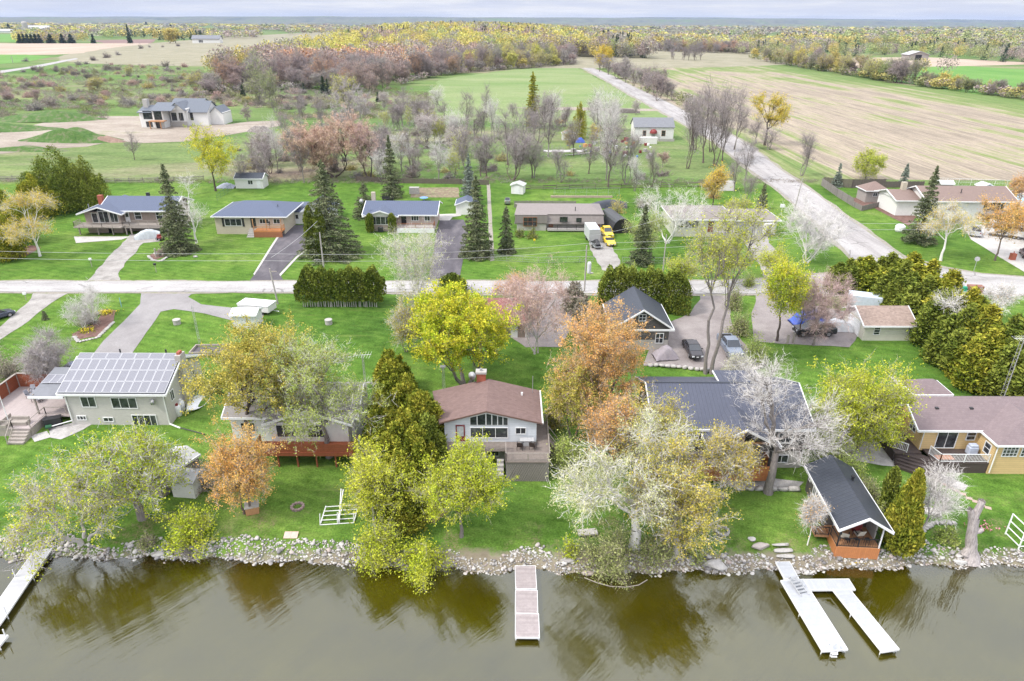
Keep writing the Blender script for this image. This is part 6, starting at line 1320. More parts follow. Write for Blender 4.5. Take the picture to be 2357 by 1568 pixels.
b.rail([(-hw + .05, 1.6), (-hw + .05, .06), (hw - .05, .06), (hw - .05, 2.9)], 1.1, .95, mat=MT['black'], step=.2, r=.012); b.box('landing', MT['woodnew'], -hw - 1.3, -hw - .05, 1.6, 2.9, .75, .95); b.rail([(-hw - 1.25, 1.65), (-hw - 1.25, 2.9)], .95, .9, mat=MT['black'], step=.14, r=.012); b.rail([(-hw - 1.25, 1.65), (-hw - .1, 1.65)], .95, .9, mat=MT['black'], step=.14, r=.012)
for x in (-hw + .05, hw - .15): b.box('porch_post', MT['black'] if x < 0 else WH, x, x + .1, .02, .12, 1.1, 3.6)
b.door('f', 2.9, -.75, 1.1, .9, 2.0, M('pale_blue_door', (.55, .6, .68), .5), True); b.win('f', 2.9, .0, 1.9, .5, .8, 1); b.box('porch_stone_wall', MT['stone'], hw - .12, hw, 1.2, 2.9, 1.1, 3.4)
for y in (3.9, 6.4): b.win('l', -hw, y, 1.7, .8, 1.15, 2)
b.win('l', -hw, 8.0, 2.3, .5, .6, 1); b.bar('roof_vent', MT['black'], (.9, 5.6, 3.9), (.9, 5.6, 4.75), .13); b.bar('roof_vent', MT['black'], (.9, 5.6, 4.7), (.9, 5.6, 4.85), .2); b.done()
# --- the yellow house
b = Bld('yellow_house', 'yellow sided house with mauve shingle roof and white railed dark deck', 'house', 50, 62, 1.8)
Yw = MT['yellow']; b.box('wall', Yw, 43.4, 49.6, 61.2, 67.5, 2.6, 5.5); b.box('wall', Yw, 49.4, 62.0, 58.5, 67.5, 1.5, 5.4); b.box('wall', Yw, 37.6, 43.4, 65.2, 67.3, 1.6, 5.6)
b.gable(43.0, 62.0, 61.2, 67.6, 5.5, 1.7, 'x', .45, 'r_mauve', 'yellow', trim=True); b.hip(49.6, 57.5, 58.5, 67.0, 5.3, 1.75, .45, 'r_mauve', rl=3.4)
b.poly('roof', MT['r_mauve'], [(37.0, 64.8, 6.15), (43.3, 64.8, 6.15), (43.3, 67.4, 6.6), (37.0, 67.4, 6.6)], .15); b.rake((37.0, 64.8, 6.17), (43.3, 64.8, 6.17)); b.hip(45.2, 49.0, 66.8, 69.6, 6.4, 1.1, .3, 'r_mauve')
b.box('pergola_beam', MT['woodblk'], 37.6, 43.3, 64.3, 64.5, 5.2, 5.4); b.win('f', 65.2, 41.6, 2.9, 1.9, 2.2, 2, name='sliding_door'); b.win('l', 43.4, 62.9, 4.0, 1.2, 1.1, 2, 2)
b.win('f', 61.2, 46.1, 2.9, 2.2, 2.2, 2, name='sliding_door'); b.win('f', 61.2, 48.6, 3.9, 1.0, 1.1, 1, 2); b.win('l', 49.4, 59.5, 3.4, 1.0, 1.3, 1, 2); b.win('f', 58.5, 51.0, 3.7, 1.6, 1.25, 4, 3); b.win('f', 58.5, 53.4, 3.7, 2.6, 1.25, 6, 3)
b.box('deck_floor', MT['woodblk'], 43.9, 49.38, 58.6, 61.18, 2.62, 2.8); b.box('deck_floor', MT['woodblk'], 40.6, 43.38, 60.4, 65.18, 2.62, 2.8); b.box('deck_skirt', MT['woodblk'], 44.1, 49.36, 58.62, 58.7, 1.4, 2.6); b.box('patio_skirt', MT['woodblk'], 40.62, 40.7, 60.6, 65.0, 1.5, 2.6)
b.rail([(44.0, 60.2), (44.3, 58.7), (49.3, 58.7)], 2.8, 1.0, mat=WH, step=.15); b.rail([(40.7, 64.9), (40.7, 61.4), (41.8, 60.5)], 2.8, 1.0, mat=WH, step=.15)
for i in range(5): k = i*.38; b.poly('steps', MT['woodblk'], [(40.9 - k*.4, 60.9 - k*.9, 2.62 - i*.2), (42.2 - k*.3, 59.9 - k, 2.62 - i*.2), (44.2, 58.75 - k*.85, 2.62 - i*.2), (44.2, 59.6 - k*.6, 2.62 - i*.2), (42.9, 60.9 - k*.6, 2.62 - i*.2)], 1.0 - i*.15)
for x in (45.3, 49.0, 52.8): b.box('roof_vent', MT['black'], x, x + .35, 63.0, 63.3, 6.2, 6.75)
b.bar('downspout', WH, (49.5, 58.35, 5.2), (49.5, 58.35, 1.8), .06); b.bar('downspout', WH, (43.5, 61.1, 5.4), (43.5, 61.1, 2.8), .05); b.done()
# --- garages and sheds on the lake side
b = Bld('garage', 'white garage with mottled tan shingle roof before the right cedar hedge', 'garage', 51.4, 88, 4.2); b.box('wall', MT['cream'], 48.2, 54.7, 85.2, 91.2, 4.0, 6.8); b.gable(48.2, 54.7, 85.2, 91.2, 6.8, 1.4, 'x', .45, 'r_tan', 'white'); b.win('f', 85.2, 49.9, 5.2, .9, 1.2, 1, 3)
b.win('l', 48.2, 88.2, 4.3, 3.6, 2.2, 1, 4, name='garage_door', pane=WH); b.done()
b = Bld('garage', 'black metal roofed garage with gable window behind the peach orange maple', 'garage', 17, 86, 4.3); b.box('wall', MT['stonebrick'], 13.5, 20.8, 82.4, 90.2, 4.1, 5.6); b.box('wall', MT['darksid'], 13.5, 20.8, 82.4, 90.2, 5.6, 7.6)
b.gable(13.5, 20.8, 82.4, 90.2, 7.6, 2.4, 'y', .5, 'r_dark1', 'darksid', infill=True); b.win('f', 82.4, 17.1, 8.3, 1.0, 1.0, 2, 2); b.win('f', 82.4, 19.6, 5.1, 1.1, 1.5, 2, 2); b.rake((12.9, 81.85, 7.35), (21.4, 81.85, 7.35)); b.done()
b = Bld('garage', 'long garage with red brown roof behind the vivid yellow green maple', 'garage', -2, 90, 4.3); b.box('wall', MT['brownbrd'], -6.0, 1.8, 85.6, 94.5, 4.0, 6.6); b.gable(-6.0, 1.8, 85.6, 94.5, 6.6, 1.6, 'x', .45, 'r_red', 'brownbrd', trim=False); b.door('f', 85.6, .3, 4.35, .95, 2.0, WH); b.bar('downspout', WH, (1.9, 85.4, 6.5), (1.9, 85.4, 4.6), .06); b.done()
def shed(name, label, px, w, d, h, rise, wall, roof, axis='x', rz=0, ov=.2, doors=None, windows=(), cat='shed', trim=True, XY=None, Z=None):
    X, Y = XY or P(*px); bb = Bld(name, label, cat, X, Y, Z, rz or 1e-9); bb.box('wall', MT[wall], -w/2, w/2, 0, d, -.3, h); bb.gable(-w/2, w/2, 0, d, h, rise, axis, ov, roof, wall, trim=trim)
    if doors: bb.door('f', 0, doors[0], .02, doors[1], doors[2], doors[3] if len(doors) > 3 else WH)
    for (f, pl, u_, z_, w_, h_, nx_, ny_) in windows: bb.win(f, pl, u_, z_, w_, h_, nx_, ny_)
    return bb
s_ = shed('white_shed', 'white garden shed with translucent roof panels beside the camping trailer', (565, 757), 3.3, 2.6, 2.1, .45, 'vwhite', 'r_pale', windows=[('f', 0, .25, 1.0, .45, .5, 2, 2)]); s_.done()
s_ = shed('lakeside_shed', 'long grey metal roofed shelter behind the lakeside trees on the left', (350, 1138), 3.0, 4.8, 2.1, .5, 'woodgrey', 'r_pale', 'y', R(-24)); s_.done()
s_ = shed('small_shed', 'whitish weathered hut with pale roof on the left lakeside lawn', (425, 1146), 2.3, 2.0, 1.9, .35, 'white', 'r_pale', 'x', R(-6), trim=False); s_.done()
# --- the street's far side
b = Bld('bungalow', 'long taupe bungalow with blue grey roof and raised deck, first on the left', 'house', -78, 137, 5.0)
Tb = MT['brownbrd']; b.box('wall', MT['tanbrick'], -85.2, -78.2, 133.4, 142.5, 4.8, 9.3); b.box('wall', Tb, -78.2, -68.6, 134.6, 142.5, 4.8, 9.7); b.gable(-85.2, -77.9, 132.9, 142.0, 9.3, 1.15, 'y', .8, 'r_blue', 'white', infill=False); b.gable(-82, -68.2, 134.4, 142.8, 9.6, 1.6, 'x', .7, 'r_blue', 'brownbrd')
b.box('deck_floor', MT['rail'], -86.4, -77.0, 130.9, 134.4, 6.7, 6.9); b.box('deck_floor', MT['rail'], -77.0, -68.6, 132.2, 134.5, 6.7, 6.9); b.rail([(-86.4, 133.5), (-86.4, 131.2), (-80.5, 130.5), (-77.0, 131.6), (-76.0, 132.2), (-68.6, 132.2), (-68.6, 134.4)], 6.9, .95, step=.16)
b.box('deck_beam', MT['rail'], -86.4, -68.6, 132.0, 132.15, 6.4, 6.68)
for x in (-86.2, -82.5, -79.6, -76.9, -75.9, -72.3, -68.7): b.box('post', MT['rail'], x, x + .22, 131.9, 132.12, 4.9, 6.7)
b.win('f', 133.4, -83.2, 7.1, 1.2, 2.0, 1); b.win('f', 133.4, -81.4, 7.1, 2.0, 2.3, 2); b.win('f', 133.4, -79.4, 7.1, 1.6, 2.2, 2); b.win('f', 134.6, -75.2, 7.5, 1.4, 1.6, 1, 2); b.win('f', 134.6, -70.9, 7.5, 1.4, 1.6, 1, 2); b.door('f', 134.6, -77.4, 6.95, .9, 2.1, WH, True)
b.box('garage_door', MT['garagegrey'], -73.6, -70.5, 134.5, 134.58, 5.0, 6.6); b.door('f', 133.4, -80.6, 5.0, 1.0, 1.6, MT['dark']); b.box('chimney', MT['brickred'], -84.3, -83.4, 137.5, 138.3, 9.6, 11.6); b.box('chimney', MT['black'], -75.6, -75.0, 140, 140.5, 10.5, 11.6); b.bar('mast', MT['steel'], (-84.6, 134.5, 9.3), (-84.6, 134.5, 10.6), .08); b.done()
b = Bld('bungalow', 'beige brick bungalow with hipped blue grey roof and cedar railed porch', 'house', -52.5, 137, 5.0)
b.box('wall', MT['beige'], -59.2, -45.6, 132.9, 143.5, 4.8, 8.7); b.hip(-59.2, -45.2, 132.9, 144, 8.7, 1.8, .5, 'r_blue', rl=5.0); b.win('f', 132.9, -55.6, 6.7, 3.4, 1.5, 3); b.door('f', 132.9, -51.6, 6.4, 1.0, 2.1, MT['black'], True)
for x in (-57.6, -53.6): b.box('shutter', MT['black'], x - .2, x + .2, 132.82, 132.88, 6.6, 8.3)
b.win('f', 132.9, -49.4, 7.2, 1.9, 1.0, 3); b.win('f', 132.9, -46.9, 7.2, 1.4, 1.0, 2); b.box('porch_floor', MT['woodor'], -51.0, -45.4, 130.7, 132.85, 6.1, 6.3); b.box('porch_skirt', MT['orangep'], -51.0, -45.4, 130.7, 130.8, 5.0, 6.1); b.rail([(-50.9, 130.8), (-45.5, 130.8), (-45.5, 132.8)], 6.3, .9, mat=MT['woodnew'], step=.16)
for x in (-51.0, -48.4, -45.5): b.box('porch_post', MT['woodnew'], x, x + .14, 130.75, 130.9, 6.3, 8.7)
b.steps(MT['tile'], -52.5, -51.1, 130.6, 132.8, 5.0, 6.3, 5); b.bar('vent_pipe', MT['black'], (-47.5, 136.5, 9.2), (-47.5, 136.5, 10.2), .07); b.done()
s_ = Bld('garage', 'white garage with blue roof mostly behind the widest spruce', 'garage', -43, 144, 5.1); s_.box('wall', MT['white'], -46.0, -38.5, 140.5, 148, 4.8, 7.7); s_.gable(-44.0, -38.5, 140.5, 148, 7.7, 1.7, 'y', .4, 'r_blue', 'white'); s_.poly('roof', MT['r_blue'], [(-46.3, 140.2, 7.8), (-44.4, 140.2, 7.8), (-44.4, 148, 8.0), (-46.3, 148, 8.0)], .15); s_.door('f', 140.5, -45.2, 5.15, .9, 2.1, WH, True); s_.box('garage_door', MT['garagegrey'], -43.0, -39.5, 140.42, 140.48, 5.1, 7.4); s_.done()
b = Bld('bungalow', 'pinkish brick bungalow with blue roof, white gable and bay window', 'house', -23, 140, 5.0)
b.box('wall', MT['tanbrick'], -29.9, -15.9, 136.6, 146, 4.8, 8.4); b.box('wall', MT['tanbrick'], -29.7, -23.6, 135.4, 136.6, 4.8, 8.2); b.gable(-30.1, -15.7, 136.6, 146, 8.3, 1.5, 'x', .5, 'r_blue', 'tanbrick'); b.gable(-29.9, -23.5, 135.4, 141.0, 8.2, 1.05, 'y', .4, 'r_blue', 'white')
b.win('f', 135.4, -26.7, 6.4, 3.9, 1.7, 4); b.door('f', 136.6, -22.2, 6.2, 1.0, 2.1, MT['dark'], True); b.win('f', 136.6, -19.9, 6.9, 1.6, 1.2, 3); b.win('f', 136.6, -17.4, 6.9, 1.2, 1.2, 2); b.box('porch_floor', MT['tile'], -23.3, -15.8, 134.4, 136.55, 5.9, 6.05); b.box('porch_skirt', WH, -23.3, -15.8, 134.3, 134.4, 4.9, 5.95); b.rail([(-23.2, 134.4), (-15.9, 134.4), (-15.9, 136.4)], 6.05, .9, mat=MT['orangep'], step=.2)
b.box('air_conditioner', MT['black'], -27.2, -26.2, 134.4, 135.0, 5.2, 6.1); b.box('chimney', MT['beige'], -29.8, -29.0, 143, 143.8, 9.2, 11.2); b.done()
s_ = shed('blue_roofed_shed', 'small white shed with blue hipped roof at the end of the asphalt drive', (1070, 500), 4.6, 5, 2.2, .9, 'white', 'r_blue', 'y', XY=(-10.2, 148.5)); s_.done()
b = Bld('bungalow', 'low taupe bungalow with brown mansard front and built in garage', 'house', 9.5, 140, 5.0)
b.box('wall', MT['stonebrick'], .9, 18.3, 137.3, 145.5, 4.8, 7.6); b.poly('mansard', MT['r_taupe'], [(.4, 136.3, 6.55), (18.7, 136.3, 6.55), (18.5, 137.1, 8.35), (.6, 137.1, 8.35)], .12)
b.poly('roof', MT['r_taupe'], [(.4, 136.9, 8.35), (18.7, 136.9, 8.35), (16.2, 141.6, 9.2), (1.0, 141.6, 9.2)], .12); b.poly('roof', MT['r_taupe'], [(1.0, 141.6, 9.2), (16.2, 141.6, 9.2), (18.7, 146.0, 8.35), (.4, 146, 8.35)], .12); b.poly('roof', MT['r_taupe'], [(18.7, 136.9, 8.35), (18.7, 146, 8.35), (16.2, 141.6, 9.2)], .12)
b.poly('roof', MT['r_taupe'], [(.3, 136.2, 8.36), (7.2, 136.2, 8.36), (4.0, 141.0, 9.32)], .12); b.box('wall', MT['stonebrick'], .9, 6.9, 136.4, 137.3, 4.8, 6.6); b.box('mansard', MT['r_taupe'], .5, 7.1, 136.2, 136.36, 6.6, 8.3)
b.win('f', 136.2, 3.6, 6.0, 2.8, 1.9, 3, 2, frame=MT['orangep']); b.door('f', 137.25, 7.9, 5.6, 1.0, 2.1, MT['orangep']); b.win('f', 136.15, 10.4, 6.9, 1.6, 1.1, 3, frame=MT['black']); b.win('f', 136.15, 13.5, 6.9, 1.1, .9, 2, frame=MT['black']); b.box('garage_door', MT['orangep'], 15.2, 18.0, 137.2, 137.28, 5.0, 7.0); b.box('porch_floor', MT['tile'], 7.1, 15.0, 135.3, 137.2, 5.3, 5.55); b.rail([(7.2, 135.4), (14.9, 135.4)], 5.55, .9, mat=MT['black'], step=.25)
b.bar('vent_pipe', MT['black'], (12.9, 138.5, 8.5), (12.9, 138.5, 9.5), .08); b.done()
b = Bld('bungalow', 'pale bungalow with grey hipped roof and attached double garage', 'house', 41, 136, 5.0)
b.box('wall', MT['cream'], 32.0, 44.2, 132.6, 142, 4.8, 8.6); b.hip(32.0, 44.0, 132.6, 143, 8.6, 1.5, .5, 'r_taupe', rl=4.6); b.box('wall', MT['white'], 44.2, 53.0, 134.0, 142, 4.8, 8.1); b.hip(42.0, 53.2, 134.0, 142.5, 8.1, 1.2, .5, 'r_taupe', rl=5.0)
b.win('f', 132.6, 34.9, 6.8, 4.2, 1.6, 3); b.win('f', 132.6, 42.4, 7.3, 1.6, .7, 2); b.door('f', 132.6, 39.4, 6.0, 1.0, 2.1, MT['redp'], True); b.box('garage_door', MT['garagegrey'], 45.0, 48.8, 133.9, 133.98, 5.0, 7.6); b.box('garage_door', MT['garagegrey'], 49.2, 52.6, 133.9, 133.98, 5.0, 7.6); b.box('porch_floor', MT['tile'], 40.5, 44.6, 130.8, 132.5, 5.0, 6.2); b.rail([(40.6, 130.9), (44.5, 130.9)], 6.2, .9, mat=MT['black'], step=.3); b.done()
b = Bld('bungalow', 'white bungalow with rosy brown roof and balcony behind the golden birch on the right', 'house', 100, 150, 5.1)
b.box('wall', MT['white'], 90, 108.5, 146.8, 156, 4.9, 9.3); b.gable(90, 108.5, 146.8, 156.5, 9.3, 1.9, 'x', .7, 'r_rose', 'white'); b.gable(84.8, 92, 149.5, 158.5, 8.6, 1.3, 'x', .5, 'r_rose', 'white'); b.box('wall', MT['white'], 85, 90, 149.5, 158, 4.9, 8.6)
b.win('f', 146.8, 104.5, 6.9, 4.6, 2.0, 5); b.box('balcony_floor', MT['rail'], 101.5, 108.5, 144.2, 146.75, 6.6, 6.8); b.rail([(101.5, 144.3), (108.4, 144.3), (108.4, 146.6)], 6.8, .95, mat=MT['black'], step=.3); b.box('chimney', MT['beige'], 87.5, 88.5, 153.5, 154.4, 9.2, 11.6); b.box('garage_opening', MT['dark'], 101.6, 104.6, 146.7, 146.78, 5.1, 6.5); b.win('f', 146.8, 95.5, 6.9, 2.0, 1.3, 2)
for x in (101.6, 108.2): b.box('post', MT['rail'], x, x + .2, 144.3, 144.5, 5, 6.6)
b.bar('vent_pipe', MT['black'], (98, 149, 10), (98, 149, 11.2), .1); b.done()
bb = Bld('gazebo_shed', 'beige garden house with rosy hipped roof inside the board fence', 'shed', 86.3, 163, 5.2); bb.box('wall', MT['greyst'], 83.8, 88.8, 161.3, 165.8, 5.0, 8.0); bb.hip(83.8, 88.8, 161.3, 165.8, 8.0, 1.7, .4, 'r_rose'); bb.win('f', 161.3, 85.9, 6.6, 1.1, .9, 2); bb.door('r', 88.8, 163.0, 5.2, .9, 2.0, WH); bb.done()
s_ = shed('grey_shed', 'dark grey board shed behind the spruce on the right', (0, 0), 3.0, 2.4, 2.4, .6, 'fencegrey', 'r_pale', 'x', XY=(108.6, 171.0)); s_.done()
s_ = shed('pool_shed', 'pale blue shed with white corners beside the swimming pool', (0, 0), 2.8, 2.8, 2.3, .7, 'garagegrey', 'r_pale', 'y', XY=(117.2, 168.5)); s_.done()
s_ = shed('black_roofed_shed', 'small white shed with black roof and ladder in the back yard on the left', (0, 0), 7.0, 4.0, 2.5, 1.0, 'white', 'r_dark', 'x', XY=(-66.7, 173.0), windows=[('f', 0, .4, 1.0, 1.3, 1.1, 2, 1)], doors=(2.4, .9, 2.0)); s_.done()
s_ = shed('white_storage_shed', 'white metal shed between the bare trees and the vegetable beds', (1190, 447), 3.0, 2.6, 2.2, .5, 'white', 'r_pale', 'y', R(-14), doors=(-.0, 1.4, 1.9)); s_.done()
s_ = shed('barn_door_shed', 'small white shed with dark crossed double doors beside the white cottage yard', (0, 0), 4.4, 3.4, 2.3, 1.0, 'white', 'r_taupe', 'y', XY=(19.8, 250.8)); 
for x in (-.95, 0, .95): s_.box('door_trim', MT['black'], x - .05, x + .05, -.06, -.02, 0, 2.1)
for z in (.05, 1.05, 2.1): s_.box('door_trim', MT['black'], -.95, .95, -.065, -.02, z - .05, z + .05)
for a_, c_ in ((-.95, 0), (0, .95)):
    for z in (0, 1.05): s_.bar('door_trim', MT['black'], (a_, -.05, z), (c_, -.05, z + 1.05), .04)
s_.done()
b = Bld('white_cottage', 'plain white cottage with grey roof and red dome awning beyond the yards', 'house', 50, 254, 5.5); b.box('wall', MT['white'], 43.2, 57.2, 251.5, 259, 5.2, 10.1); b.gable(43.2, 57.2, 251.5, 260, 10.1, 2.6, 'x', .3, 'r_slate', 'white', trim=False)
b.win('f', 251.5, 46.8, 7.0, 1.2, 1.9, 1, 2, frame=MT['orangep']); b.win('f', 251.5, 53.6, 7.0, 1.4, 1.9, 1, 2, frame=MT['orangep']); b.door('f', 251.5, 50.0, 5.6, 1.2, 2.2, MT['garagegrey']); m = MB(); m.lathe(50.0 - 50, 251.4 - 254, [(1.35, 8.0 - 5.5), (1.2, 8.7 - 5.5), (.8, 9.2 - 5.5), (.1, 9.4 - 5.5)], 14); m.build('awning', MT['redp'], b.root); b.box('porch_wall', MT['white'], 44.0, 50.0, 243.5, 245.5, 5.2, 7.6); b.box('terrace_wall', MT['tile'], 51.5, 57.2, 249.2, 249.5, 5.2, 6.4); b.done()
# --- modern house being built
b = Bld('new_house', 'large white new house under construction with grey standing seam roofs', 'house', -130, 285, 5.6)
W = MT['white']
b.box('wall', W, -143.5, -135, 277, 288, 5.0, 13.3); b.gable(-143.5, -134, 277, 290, 13.0, 2.4, 'x', .7, 'r_seam', 'white', trim=False)
b.box('wall', W, -135.6, -130.5, 275.5, 288, 5.0, 14.0); b.gable(-136, -126, 275.5, 290, 14.0, 2.8, 'x', .6, 'r_seam', 'white', trim=False)
b.box('wall', W, -130.5, -121.5, 281.5, 292, 5.0, 14.0); b.gable(-130.0, -122.0, 280.2, 290, 13.6, 3.4, 'y', .5, 'r_seam', 'white', trim=False); b.box('wall', W, -129.6, -122.4, 280.4, 282, 5.0, 13.6)
b.box('wall', W, -122, -112, 283, 293, 5.0, 12.5); b.gable(-122.8, -112, 283, 294, 12.5, 4.4, 'x', .6, 'r_seam', 'white', trim=False); b.gable(-133, -117, 288, 297, 14.8, 2.7, 'x', .5, 'r_seam', 'white', trim=False); b.box('wall', W, -133, -117, 288.5, 297, 5.0, 14.8)
b.box('wall', W, -112, -105.5, 286, 295, 5.0, 11.5); b.gable(-112, -106, 286, 295, 11.5, 2.9, 'y', .5, 'r_seam', 'white', trim=False)
b.box('stone_base', MT['stonebrick'], -130.3, -121.6, 280.2, 280.38, 5.2, 8.0); b.box('chimney', MT['stone'], -143.2, -140.9, 281, 283, 13, 18.5)
BK = MT['black']; b.win('f', 277, -139.2, 9.6, 4.6, 4.0, 3, 2, frame=BK, t=.2, bar=.2); b.win('f', 275.5, -133.0, 9.6, 4.0, 4.4, 3, 1, frame=BK, t=.2, bar=.2); b.win('f', 277, -139.2, 5.9, 3.2, 2.6, 3, 1, frame=BK, t=.2, bar=.15); b.win('f', 275.5, -133.6, 5.3, 2.6, 3.6, 2, 1, frame=BK, t=.2, bar=.15)
b.win('f', 280.4, -127.8, 8.4, 2.6, 3.8, 2, 2, frame=BK, t=.2, bar=.2); b.win('f', 280.4, -124.2, 8.4, 2.2, 3.8, 2, 2, frame=BK, t=.2, bar=.2); b.door('f', 283, -120.3, 8.2, 1.6, 3.8, BK); b.box('timber_porch', MT['woodnew'], -136.6, -128.8, 272.5, 275.4, 9.0, 9.4); b.box('timber_post', MT['woodnew'], -136.4, -136.0, 272.7, 273.1, 5.2, 9.0); b.box('timber_post', MT['woodnew'], -131.0, -130.6, 272.7, 273.1, 5.2, 9.0)
for x in (-124.4, -125.2): b.bar('ladder', MT['rail'], (x, 278.8, 6.5), (x + .4, 280.1, 12.2), .06)
b.done().scale = (.76, 1, .78); b.root.location.x = -135.0
# far farm buildings
b = Bld('barn', 'distant white barn with concrete silo at the far left', 'barn', -1450, 2260, 6); b.box('wall', W, -1475, -1402, 2250, 2290, 5, 15); b.gable(-1475, -1402, 2250, 2290, 15, 10, 'x', 1, 'r_pale', 'white', trim=False, t=.6); b.box('wing', W, -1530, -1475, 2245, 2270, 5, 10); b.gable(-1530, -1475, 2245, 2270, 10, 5, 'x', 1, 'r_pale', 'white', trim=False, t=.6)
m = MB(); m.lathe(-12, -14, [(8, 0), (8, 26), (6, 30), (.5, 31)], 16); m.build('silo', MT['stonebrick'], b.root); b.done()
b = Bld('barn', 'low white farm building left of the distant barn', 'barn', -1560, 2300, 6); b.box('wall', W, -1600, -1545, 2290, 2310, 5, 10); b.gable(-1600, -1545, 2290, 2310, 10, 5, 'x', 1, 'r_pale', 'white', trim=False, t=.6); b.done()
b = Bld('farmhouse', 'distant white farmhouse with grey roof among yellow trees on the left', 'house', -535, 1300, 6); b.box('wall', W, -560, -512, 1298, 1312, 5, 14); b.gable(-560, -512, 1298, 1312, 14, 5, 'x', 1, 'r_slate', 'white', trim=False, t=.5); b.win('f', 1298, -545, 7, 8, 5, 3, 1, frame=W, t=.4, bar=.4); b.done()
b = Bld('farm_shed', 'open fronted brown farm shed with pale roof beyond the long hedgerow', 'shed', 450, 825, 6); b.box('wall', MT['greyst'], 440, 462, 822, 838, 5, 12); b.gable(440, 462, 822, 838, 12, 3.4, 'y', 1, 'r_pale', 'greyst', trim=False, t=.4); b.box('doorway', MT['dark'], 447, 454, 821.8, 821.95, 6, 11.6); b.done()
b = Bld('farm_building', 'long white farm building at the far right below the horizon', 'barn', 3700, 5200, 6); b.box('wall', W, 3640, 3790, 5150, 5190, 5, 30); b.gable(3640, 3790, 5150, 5190, 30, 14, 'x', 1, 'r_pale', 'white', trim=False, t=1); b.done()
# ================================================================ docks, vehicles, poles, fences, yard things
RUB = M('tyre_rubber', (.03, .03, .03), .8); CHR = M('rim_metal', (.4, .4, .42), .35, .7); LMP = M('headlamp', (.7, .72, .75), .15); CARG = M('car_glass', (.03, .035, .045), .06, spec=.8)
def paint(n, c, r=.25, m_=.3): return M('car_paint_' + n, c, r, m_, var=.03, spec=.6)
def loft(sections, closed=True):
    V = []; F = []; n = len(sections[0])
    for s in sections: V += s
    for k in range(len(sections) - 1):
        for i in range(n): j = (i + 1) % n; F.append((k*n + i, k*n + j, (k+1)*n + j, (k+1)*n + i))
    F += [tuple(range(n - 1, -1, -1)), tuple(range((len(sections)-1)*n, len(sections)*n))]; return V, F
def sec(y, w, z0, z1, r=.12):
    return [(-w + r, y, z0), (w - r, y, z0), (w, y, z0 + r), (w, y, z1 - r), (w - r*1.3, y, z1), (-w + r*1.3, y, z1), (-w, y, z1 - r), (-w, y, z0 + r)]
def wheels(root, W, ys, r, names='wheel'):
    for y in ys:
        for s in (-1, 1):
            x = s*(W/2 - .10); t = MB().bar((x - .11, y, r), (x + .11, y, r), r, n=16).build('wheel', RUB, root); MB().bar((x + s*.10, y, r), (x + s*.125, y, r), r*.62, n=12).build('rim', CHR, t)
